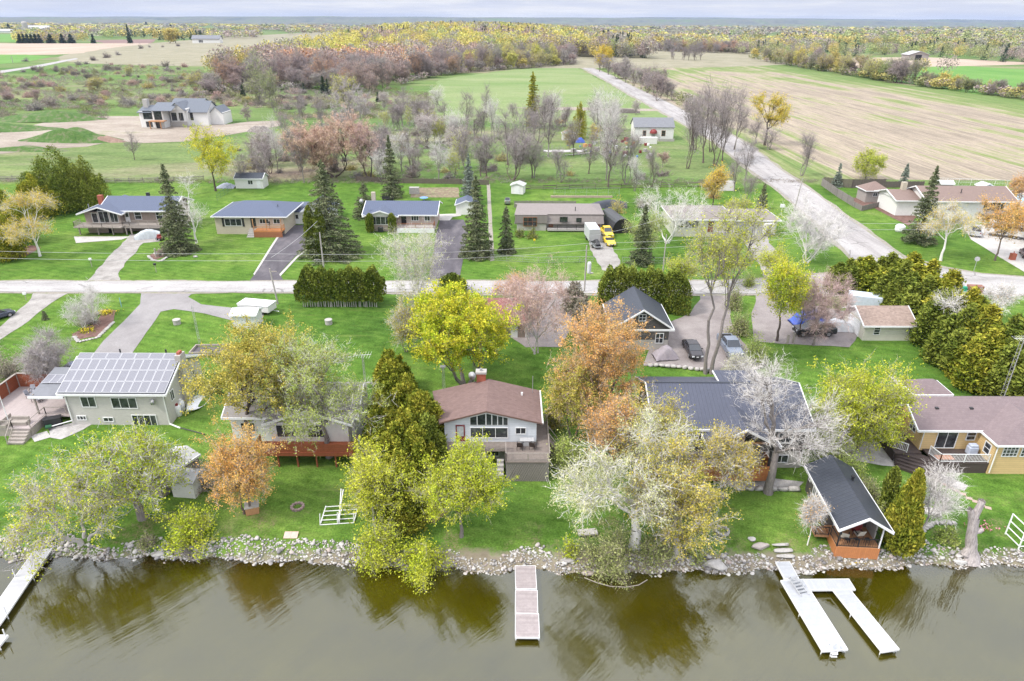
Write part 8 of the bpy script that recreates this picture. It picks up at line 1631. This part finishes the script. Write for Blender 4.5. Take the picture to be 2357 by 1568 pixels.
one('fire_pit', (lambda m: ([m.bar((.6*math.cos(a_*.449), .6*math.sin(a_*.449), .0), (.6*math.cos(a_*.449 + .3), .6*math.sin(a_*.449 + .3), .3), .12, n=6) for a_ in range(14)], m)[1])(MB()), MT['stone'], *P(1661, 1225), None, 0, 'dark stone fire pit near the thick trunked shore tree', 'fire pit')
e = empty('wooden_crate', *P(582, 1178), None, R(20), 'wooden crate with grey lid under the orange maple', 'crate'); MB().box(-.6, .6, -.5, .5, 0, .8).build('box_body', MT['woodnew'], e, bevel=.02); MB().box(-.66, .66, -.56, .56, .8, .88).build('lid', MT['stone'], e)
for i, dx in enumerate((0, .75)): m = MB(); m.add([(0, 0, .05), (.62, 0, .05), (.68, .55, .35), (.06, .55, .35), (0, .0, 0), (.62, 0, 0), (.68, .55, .3), (.06, .55, .3)], [(0,1,2,3),(7,6,5,4),(0,4,5,1),(3,2,6,7),(0,3,7,4),(1,5,6,2)]); X, Y = P(652 + i*16, 1240); one('board', m, M('pinkish_board', (.58, .40, .34), .8), X, Y, None, R(2), 'pinkish board lying at the bank edge, %s of the two' % ('left' if i == 0 else 'right'), 'board')
# swing / boat lift frame
X, Y = P(775, 1190); e = empty('lift_frame', X, Y, None, R(6), 'white steel boat lift frame stored on the lawn beside the cedars', 'boat lift'); m = MB()
for x in (-1.4, .2, 1.7):
    m.bar((x, -1.0, 0), (x + .3, 1.1, .5), .06); m.bar((x, -1.0, 0), (x + .1, -.9, 1.2), .05)
for k in range(5): m.bar((-1.4 + k*.07, -1 + k*.5, .0 + k*.12), (1.7 + k*.07, -1 + k*.5, .0 + k*.12), .045)
m.bar((.2, -1, 0), (.75, 1.0, 2.4), .07); m.bar((.35, -1, 0), (.55, 1.0, 2.5), .06); m.build('steel_frame', MT['pipe'], e)
X, Y = P(2352, 1262); e = empty('lift_frame', X, Y, None, R(2), 'white metal frame standing on the right edge of the shore lawn', 'boat lift'); m = MB()
for x in (-.5, 2.2):
    for y in (-.2, 1.6): m.bar((x, y, 0), (x, y, 2.6), .07)
for z in (.4, 1.1, 1.8, 2.6): m.bar((-.5, -.2, z), (2.2, -.2, z), .05); m.bar((2.2, -.2, z), (2.2, 1.6, z), .05); m.bar((-.5, -.2, z), (-.5, 1.6, z), .05)
m.build('steel_frame', WH, e)
one('stone_table', MB().box(-1.1, 1.1, -.45, .45, 0, .25), M('pale_slab', (.56, .53, .5), .8), *P(2135, 1178), None, R(-22), 'pale stone slab on the yellow house lawn', 'slab')
one('picnic_slab', MB().box(-.9, .9, -.4, .4, .3, .42).box(-.6, -.4, -.3, .3, 0, .3).box(.4, .6, -.3, .3, 0, .3), MT['stone'], *P(1352, 1232), None, R(8), 'pale bench half hidden under the white limbed tree', 'bench')
for i in range(9): X, Y = P(2158 + i*14.5, 1108 + i*7.3 + (i > 4)*3); one('stepping_stone', MB().box(-.28, .28, -.2, .2, -.05, .04), M('pink_paver', (.42, .31, .26), .9), X, Y, None, R(-25), 'pinkish paving stone in the line across the yellow house lawn', 'paving stone', 'stepping stones of the yellow house lawn')
X, Y = P(2254, 1028, 2.9); e = empty('covered_grill', 48.5, 60.3, 2.8, 0, 'grill under a pale blue cover on the yellow house deck', 'grill'); MB().box(-.5, .5, -.35, .35, 0, .95).build('cover_body', M('grill_cover', (.42, .46, .56), .8), e, bevel=.12); MB().box(-.42, .42, -.3, .3, .9, 1.2).build('cover_top', MATS['grill_cover'], e, bevel=.1)
one('deck_mat', MB().box(-.9, .9, -.4, .4, 0, .03), M('orange_mat', (.45, .2, .12), .9), 45.3, 59.6, 2.8, 0, 'orange brown mat lying on the yellow house deck', 'mat')
for i, (x, y, rz) in enumerate([(-.9, .95, -25), (.45, 1.35, 5)]):
    ca, sa = math.cos(R(-4)), math.sin(R(-4)); lounge(30.85 + x*ca - y*sa, 47.2 + x*sa + y*ca, 1.7, R(180 + rz), '%s cream cushioned chair on the cabin porch' % ('left' if i == 0 else 'right'), M('cream_cushion', (.62, .58, .5), .9), name='porch_chair', s=1.15)
for i, x in enumerate((-.9, -.1, .9)): e = empty('bar_stool', 30.85 + x, 47.6, 1.7, 0, 'black stool behind the cabin porch railing, number %s from the left' % ('one', 'two', 'three')[i], 'stool'); MB().box(-.2, .2, -.18, .18, .62, .67).build('seat', MT['black'], e); m = MB(); [m.bar((sx*.17, sy*.15, 0), (sx*.14, sy*.12, .62), .02) for sx in (-1, 1) for sy in (-1, 1)]; m.build('legs', MT['black'], e)
one('red_cooler', MB().box(-.3, .3, -.3, .3, 0, 1.1), MT['redp'], 31.6, 49.3, 1.7, R(-4), 'red cabinet against the stone wall of the cabin porch', 'cabinet', None, .04)
# wells, planters, retaining walls
for px, py, la in [(408, 742, 'round concrete well cap on the lawn with a thin post'), (757, 742, 'round concrete well cap alone on the big lawn')]: m = MB(); m.lathe(0, 0, [(.5, 0), (.5, .55), (.54, .56), (.54, .72), (.2, .74)], 20); one('well_cap', m, MT['tile'], *P(px, py + 4), None, 0, la, 'well cap')
X, Y = P(487, 812); e = empty('raised_bed', X, Y, None, R(2), 'timber edged raised vegetable bed behind the solar panel house', 'planter')
m = MB(); [m.box(*q) for q in ((-2.6, 2.2, -.9, -.75, 0, .5), (-2.6, 2.2, 1.5, 1.65, 0, .5), (-2.6, -2.45, -.75, 1.5, 0, .5), (2.05, 2.2, -.75, 1.5, 0, .7))]; m.build('timber_edge', MT['rail'], e); MB().box(-2.44, 2.04, -.74, 1.49, 0, .2).build('soil', M('dark_soil', (.10, .09, .10), .9), e)
def stone_wall(pts, label, h=.6, s=.7, seed=3):
    e = empty('stone_wall', *P(*pts[0]), None, 0, label, 'wall'); X0, Y0, Z0 = e.location; r_ = np.random.default_rng(seed); Vs, Fs, nv = [], [], 0
    for (a_, b_) in zip(pts[:-1], pts[1:]):
        A_, B_ = Vector(P(*a_)), Vector(P(*b_)); L = (B_ - A_).length; k = max(1, int(L/s))
        for i in range(k):
            p = A_.lerp(B_, (i + .5)/k); V, F = rock_base(int(r_.integers(999)), 2); V = np.clip(V, -.72, .72)*np.array([L/k*.68, .42, h*.62]); an = math.atan2((B_ - A_).y, (B_ - A_).x); V = np.c_[V[:, 0]*math.cos(an) - V[:, 1]*math.sin(an), V[:, 0]*math.sin(an) + V[:, 1]*math.cos(an), V[:, 2]] + (p.x - X0, p.y - Y0, G(p.y) - Z0 + h*.3)
            Vs.append(V); Fs.append(F + nv); nv += len(V)
    link('stone_blocks', mesh_np('stone_blocks', np.concatenate(Vs), np.concatenate(Fs), MT['stone']), e)
stone_wall([(1490, 842), (1570, 848), (1650, 858)], 'row of squared limestone blocks edging the gravel yard left of the walk'); stone_wall([(1700, 862), (1755, 846), (1760, 836)], 'row of limestone blocks edging the gravel yard right of the walk', seed=5)
stone_wall([(1690, 1128), (1760, 1128), (1840, 1130)], 'low limestone retaining wall below the orange terrace', .7, .9, 7); stone_wall([(170, 775), (182, 788), (225, 778), (262, 742)], 'small stones edging the flower bed between two drives', .25, .35, 8); stone_wall([(2120, 1260), (2115, 1228), (2150, 1205), (2200, 1205)], 'curved stone edging of the bed by the dead trunk', .35, .4, 9)
stone_wall([(341, 590), (352, 600), (370, 602), (390, 590)], 'ring of stones round the flower bed by the first drive', .3, .35, 10); stone_wall([(1300, 358), (1335, 356), (1365, 352)], 'low pale rubble line on the grass near the crossed door shed', .5, 1.0, 12)
# daffodils
def flowers(px, py, w, d, n, label, seed, col='yellow'):
    r_ = np.random.default_rng(seed); X, Y = P(px, py); p = np.c_[r_.normal(size=n)*w, r_.normal(size=n)*d, r_.uniform(.1, .4, n)]; V1, F1 = quads(p, r_.normal(size=(n, 3)), .16, r_, .8); V2, F2 = quads(p*np.array([1, 1, .5]), r_.normal(size=(n, 3))*.3 + np.array([0, 0, 1]), .3, r_, .3)
    o = link('flowers', mesh_np('flowers', np.concatenate([V1, V2]), [F1, F2 + len(V1)], [M('petal_' + col, dict(yellow=(.75, .6, .03), pink=(.6, .2, .3))[col], .7), LF['hedge']], [np.zeros(n, dtype=np.int32), np.ones(n, dtype=np.int32)])); o.location = (X, Y, G(Y)); tag(o, label, 'flowers', None, 'stuff')
flowers(243, 722, .8, .6, 260, 'yellow daffodils in the flower bed between two drives', 1); flowers(200, 762, .6, .5, 160, 'smaller patch of yellow flowers at the low end of the bed', 2); flowers(2260, 1215, .6, .3, 60, 'pink flowers in the bed by the dead trunk', 3, 'pink'); flowers(1185, 1200, .0, .0, 1, '', 4) if False else None
# --- fences
def fence(pts, label, kind, h=1.8, mat=None, px=True, seed=1):
    W_ = [P(*p) for p in pts] if px else pts; e = empty('fence', *W_[0], None, 0, label, 'fence'); X0, Y0, Z0 = e.location; m = MB(); q_ = MB(); rr = random.Random(seed); mat = mat or MT['fencegrey']; n = 0
    for a_, b_ in zip(W_[:-1], W_[1:]):
        A_ = Vector((*a_, G(a_[1]))) - Vector((X0, Y0, Z0)); B_ = Vector((*b_, G(b_[1]))) - Vector((X0, Y0, Z0)); L = (B_ - A_).length; d = (B_ - A_)/L; k = max(1, int(L/(2.4 if kind != 'rail' else 3.2)))
        for i in range(k + 1): p = A_ + d*L*i/k; q_.bar(p, p + Vector((0, 0, h*1.05)), .06 if kind != 'mesh' else .03, n=5)
        if kind == 'board':
            c = int(L/.16); qn = Vector((-d.y, d.x, 0))*.015
            for i in range(c): p = A_ + d*(L*(i + .06)/c); p2 = A_ + d*(L*(i + .94)/c); z1 = h*rr.uniform(.96, 1.03); U = Vector((0, 0, z1)); m.add([p - qn, p2 - qn, p2 - qn + U, p - qn + U, p + qn, p2 + qn, p2 + qn + U, p + qn + U], [(0,1,2,3),(7,6,5,4),(0,4,5,1),(3,2,6,7),(0,3,7,4),(1,5,6,2)])
        elif kind == 'rail':
            for z in (.3, .6, .9, 1.2):
                for i in range(k): p = A_ + d*L*i/k; p2 = A_ + d*L*(i + 1)/k; o_ = Vector((rr.uniform(-.15, .15), rr.uniform(-.15, .15), z + rr.uniform(-.08, .08))); m.bar(p + o_, p2 + o_ + Vector((0, 0, rr.uniform(-.1, .1))), .075, n=5)
        elif kind == 'mesh':
            for z in (.12, h*.5, h): m.bar(A_ + Vector((0, 0, z)), B_ + Vector((0, 0, z)), .02 if z < h else .035, n=4)
            c = int(L/.6)
            for i in range(c): p = A_ + d*L*i/c; m.bar(p + Vector((0, 0, .1)), p + d*min(.6, L) + Vector((0, 0, h)), .007, n=3); m.bar(p + Vector((0, 0, h)), p + d*min(.6, L) + Vector((0, 0, .1)), .007, n=3)
        elif kind == 'slat':
            for z in (.3, .7, 1.1, h): m.bar(A_ + Vector((0, 0, z)), B_ + Vector((0, 0, z)), .04, n=4)
            c = int(L/.3)
            for i in range(c): p = A_ + d*L*i/c; m.bar(p + Vector((0, 0, .3)), p + Vector((0, 0, h)), .02, n=4)
    m.build('fence_panel', mat, e); q_.build('fence_posts', mat, e)
FD = M('dark_fence_boards', (.155, .125, .115), .9, kind='boards', axis=0, pitch=.15, var=.22)
fence([(-30, 417), (60, 417), (110, 420)], 'old split rail fence at the far left of the back yards', 'rail', 1.5); fence([(235, 423), (330, 421), (470, 416)], 'old split rail fence behind the long left bungalow', 'rail', 1.5)
fence([(1890, 427), (1925, 452), (1962, 475)], 'grey board fence running back beside the side road', 'board', 1.9); fence([(1962, 475), (1983, 486), (2040, 472), (2062, 480)], 'grey board fence in front of the gazebo shed', 'board', 1.2); fence([(1893, 427), (1960, 433), (2035, 432)], 'dark board fence along the stubble field', 'board', 2.2, FD); fence([(2035, 432), (2125, 432)], 'lower dark board fence behind the right yard', 'board', 1.6, FD)
fence([(2150, 426), (2260, 430), (2400, 436)], 'white chain link fence round the swimming pool', 'mesh', 1.9, WH); fence([(2150, 426), (2175, 440)], 'short white fence between the sheds by the pool', 'mesh', 1.9, WH); fence([(1184, 478), (1220, 477), (1325, 478)], 'low grey board fence behind the taupe bungalow', 'board', 1.5, MT['fencegrey'])
fence([(1128, 424), (1132, 600)], 'narrow brownish fence line between the spruce and the weeping conifer', 'slat', 1.1, M('brown_fence', (.28, .23, .21), .9)) if False else None
fence([(1130, 600), (1240, 606), (1365, 604)], 'low wire fence in front of the taupe bungalow lawn', 'mesh', 1.1, MT['steel']); fence([(1432, 606), (1470, 607), (1540, 607)], 'low wire fence right of the gravel drive', 'mesh', 1.1, MT['steel']); fence([(1275, 452), (1425, 452)], 'grey wire pen behind the vegetable beds', 'mesh', 2.0, MT['steel']); fence([(1278, 478), (1278, 452)], 'side of the wire pen', 'mesh', 1.5, MT['steel']) if False else None
fence([(820, 417), (930, 422), (1060, 424), (1125, 426)], 'dark brushy hedge fence behind the blue roofed brick bungalow', 'board', 1.3, M('dark_brush_fence', (.13, .105, .09), .95)); fence([(1190, 438), (1430, 434), (1640, 430)], 'dark overgrown fence behind the taupe bungalow', 'rail', 1.2, M('dark_rail_fence', (.17, .14, .12), .95)); fence([(500, 462), (533, 438)], 'green wire fence beside the small black roofed shed', 'mesh', 1.5, M('green_wire', (.05, .12, .08), .6))
X, Y = P(1348, 455); one('timber_edging', MB().box(-8.5, 6.5, -.15, .15, 0, .45), M('pinkish_timber', (.42, .32, .27), .9), X, Y, None, 0, 'long pinkish timber edging of the vegetable beds', 'edging')
# path strip beside the spruce
sheet('footpath', [(1120, 424), (1128, 424), (1138, 600), (1128, 602)], m_shoulder, .03, step=4, jit=.05)
# signs, mail boxes, lamps, small posts
m = MB(); m.bar((0, 0, 0), (0, 0, 2.2), .04); e = empty('stop_sign', *P(2240, 628), None, R(150), 'road sign seen from behind on the corner lawn', 'road sign'); m.build('post', MT['steel'], e); m = MB(); m.bar((0, -.02, 2.5), (0, .02, 2.5), .42, n=8); m.build('sign_plate', M('sign_back', (.5, .5, .52), .4, .4), e)
one('brick_pillar', MB().box(-.4, .4, -.4, .4, 0, 1.2).bar((0, 0, 1.2), (0, 0, 1.6), .08), MT['brickred'], *P(2329, 598), None, 0, 'short brick pillar with lamp at the right driveway', 'pillar'); one('planter_box', MB().box(-1.1, 1.1, -.5, .5, 0, 1.1), M('rusty_box', (.25, .12, .09), .9), *P(2242, 672), None, R(-8), 'rusty brown box beside the road at the right', 'box'); one('green_bin', MB().box(-.3, .3, -.3, .3, 0, .9), M('bin_green', (.02, .28, .16), .5), *P(2218, 672), None, 0, 'green bin left of the rusty brown box', 'bin', None, .04)
def lamp(px, py, h, label): e = empty('yard_lamp', *P(px, py), None, 0, label, 'lamp post'); MB().bar((0, 0, 0), (0, 0, h), .05).build('post', MT['black'], e); m = MB(); m.lathe(0, 0, [(.1, h), (.18, h + .1), (.16, h + .4), (.04, h + .5)], 8); m.build('lamp_head', MT['black'], e); MB().bar((-.35, 0, h - .2), (.35, 0, h - .2), .03).build('bracket', MT['black'], e)
lamp(1228, 550, 2.6, 'black yard lamp on the lawn before the taupe bungalow'); lamp(624, 542, 2.4, 'black lamp post beside the cedar railed porch'); lamp(2118, 790, 2.5, 'dark post before the right cedar hedge') if False else None
for px, py, h, la, cm_ in [(212, 615, 1.3, 'white mail box on a post beside the first gravel drive', 'white'), (360, 627, 1.3, 'dark mail box on a post by the road left of the spruce', 'dark'), (280, 707, 1.5, 'thin blue marker post on the drive island', 'blue'), (1230, 560, .5, 'yellow pot at the foot of the yard lamp', 'yel'), (1812, 792, 1.4, 'left grey gate post beyond the gravel yard', 'g'), (1825, 790, 1.5, 'right grey gate post beyond the gravel yard', 'g'), (61, 692, 1.0, 'small white thing on a stake beside the lower left drive', 'white'), (360, 592, 1.6, 'wooden post in the round flower bed', 'g'), (2055, 625, 1.3, 'grey post at the hedge corner', 'g')]:
    e = empty('marker_post', *P(px, py), None, 0, la, 'post'); MB().bar((0, 0, 0), (0, 0, h), .05 if cm_ != 'g' else .15).build('post', MT['rail'] if cm_ != 'blue' else M('blue_post', (.2, .4, .5), .6), e)
    if cm_ in ('white', 'dark', 'yel'): MB().box(-.2, .2, -.14, .14, h, h + .32).build('box_head', {'white': WH, 'dark': MT['black'], 'yel': M('yellow_pot', (.7, .55, .03), .5)}[cm_], e)
e = empty('water_tank', *P(2183, 516) if False else P(2188, 520), None, 0, 'rounded white covered tank beside the grey board fence', 'tank'); e.location = (*P(2190, 522), G(P(2190, 522)[1])); 
m = MB(); m.lathe(0, 0, [(.8, 0), (.95, .3), (.95, 1.1), (.6, 1.4), (.1, 1.45)], 16); m.build('tank_body', WH, e); e.location = (*P(1925 + 10, 535)[:2], G(150)) if False else (*P(3187/1.629*1.0, 0)[:0], *P(2182, 534), 5.1)[0:3]
e.location = (*P(1068 + 1000, 534), 5.1) if False else (P(2070, 533)[0], P(2070, 533)[1], 5.1)
one('satellite_box', MB().bar((0, 0, 0), (0, 0, 1.9), .04).box(-.45, .45, -.1, .1, 1.9, 2.6), WH, *P(1797, 497), None, 0, 'white basketball board on a post beside the grey garage', 'basketball board'); one('propane_tank', MB().bar((-.9, 0, .6), (.9, 0, .6), .5, n=14), WH, *P(1797, 510), None, R(10), 'long white gas tank lying beside the grey garage', 'propane tank') if False else None
# lawn ornaments in the brick bungalow back yard, junk of the white cottage yard
one('patio_table', (lambda m: (m.lathe(0, 0, [(1.0, .7), (1.0, .75), (.05, .76)], 16), m.lathe(0, 0, [(.08, 0), (.08, .7)], 8), m)[2])(MB()), M('blue_round_table', (.15, .3, .6), .6), *P(976, 462), None, 0, 'round blue table behind the blue roofed brick bungalow', 'table'); one('garden_bench', MB().box(-1.4, 1.4, -.3, .3, .4, .5).box(-1.4, 1.4, .25, .35, .5, 1.0).box(-1.2, -1.0, -.2, .2, 0, .4).box(1.0, 1.2, -.2, .2, 0, .4), MT['black'], *P(893, 462), None, 0, 'dark garden bench behind the blue roofed brick bungalow', 'bench')
one('stacked_planters', MB().box(-1.2, 1.2, -.6, .6, 0, 1.6), MT['stone'], *P(954, 446), None, 0, 'grey stack of garden things beside the vegetable patch', 'stack'); sheet('garden_soil', [(950, 432), (1055, 432), (1058, 455), (945, 455)], surf('garden', [(.3, (.10, .18, .05)), (.5, (.22, .15, .12)), (.7, (.26, .33, .14))], 1.0, 3), .03, step=3)
rr = random.Random(31); JM = [WH, MT['stone'], MT['rail'], MT['steel'], M('junk_blue', (.1, .25, .6), .6), M('junk_orange', (.6, .3, .1), .7), MT['pipe'], MT['redp']]
JN = ['white appliance', 'grey crate', 'timber pile', 'metal tub', 'blue drum', 'orange box', 'white tub', 'red container']
for i in range(46):
    px = rr.uniform(1300, 1500); py = rr.uniform(312, 350) + (px - 1300)*.08
    if px > 1455 and py < 332: continue
    k = rr.randrange(8); s = rr.uniform(.4, 1.1); m = MB()
    if k in (3, 4, 6): m.lathe(0, 0, [(s*.4, 0), (s*.5, s*.2), (s*.5, s*.8), (s*.4, s)], 10)
    elif k == 2: [m.box(-s*1.8, s*1.8, j*.22 - .3, j*.22 - .12, 0, .15 + .1*(j % 3)) for j in range(4)]
    else: m.box(-s*.7, s*.7, -s*.5, s*.5, 0, s); m.box(-s*.72, s*.72, -s*.52, s*.52, s, s + .08)
    one(JN[k].replace(' ', '_'), m, JM[k], *P(px, py), None, rr.uniform(0, 3), 'old %s among the clutter in the yard left of the white cottage' % JN[k], JN[k].split()[-1], 'clutter in the white cottage yard')
X, Y = P(1348, 258); blanket('hollow_log', 'dark round bale wrap lying on the pasture beside the farm track', 'bale', (1437, 260), 14, 3.5, [.6, 1.8, 1.9, 1.7, .8], M('dark_wrap', (.14, .12, .11), .8), R(-2), 14)
mound(1400, 248, 6, 3.5, 1.6, m_weedy, 'small green mound on the pasture behind the bale', 22)
blanket('white_sheet', 'long white wrapped roll lying on the grass in the cottage yard', 'wrapped roll', (1296, 350), 13, 1.3, [.5, .6, .6, .5], M('white_wrap', (.62, .6, .6), .8), R(0), 15) ; blanket('covered_trailer', 'boat under a white cover on the grass before the cottage clutter', 'covered boat', (1330, 375), 4, 2, [.4, 1.1, 1.3, .7], MATS['white_wrap'], R(-50), 16) if False else None
o = blanket('old_caravan', 'whitish caravan roof showing under the golden orange tree', 'caravan', (1656, 437), 7, 2.6, [2.2, 2.4, 2.4, 2.2], M('caravan_white', (.55, .52, .5), .6), 0, 17)
# swimming pool
sheet('pool_terrace', [(2175, 432), (2190, 452), (2255, 478), (2420, 490), (2420, 440), (2260, 436)], m_concrete, .04, step=6, jit=.1)
X, Y = P(2330, 456); e = empty('swimming_pool', X, Y, 5.2, 0, 'pale blue swimming pool on the white terrace at the right', 'swimming pool'); MB().box(-8.3, 14.3, -4.3, 4.3, .02, .12).build('rim', WH, e); MB().box(-8, 14, -4, 4, .121, .14).build('pool_water', M('pool_blue', (.30, .50, .60), .1), e)
HAZE = 4.2e-5
# ---------------------------------------------------------------- haze
m, nt = new_mat('haze_air'); pv = N(nt, 'ShaderNodeVolumePrincipled'); pv.inputs['Color'].default_value = (.36, .50, .84, 1); pv.inputs['Density'].default_value = HAZE; pv.inputs['Anisotropy'].default_value = .0
o_ = N(nt, 'ShaderNodeOutputMaterial'); nt.links.new(pv.outputs[0], o_.inputs['Volume'])
hz = MB().box(-13500, 13500, -1200, 13500, -5, 130).build('haze', m); tag(hz, 'thin blue air haze over the far land', 'haze', None, 'stuff')
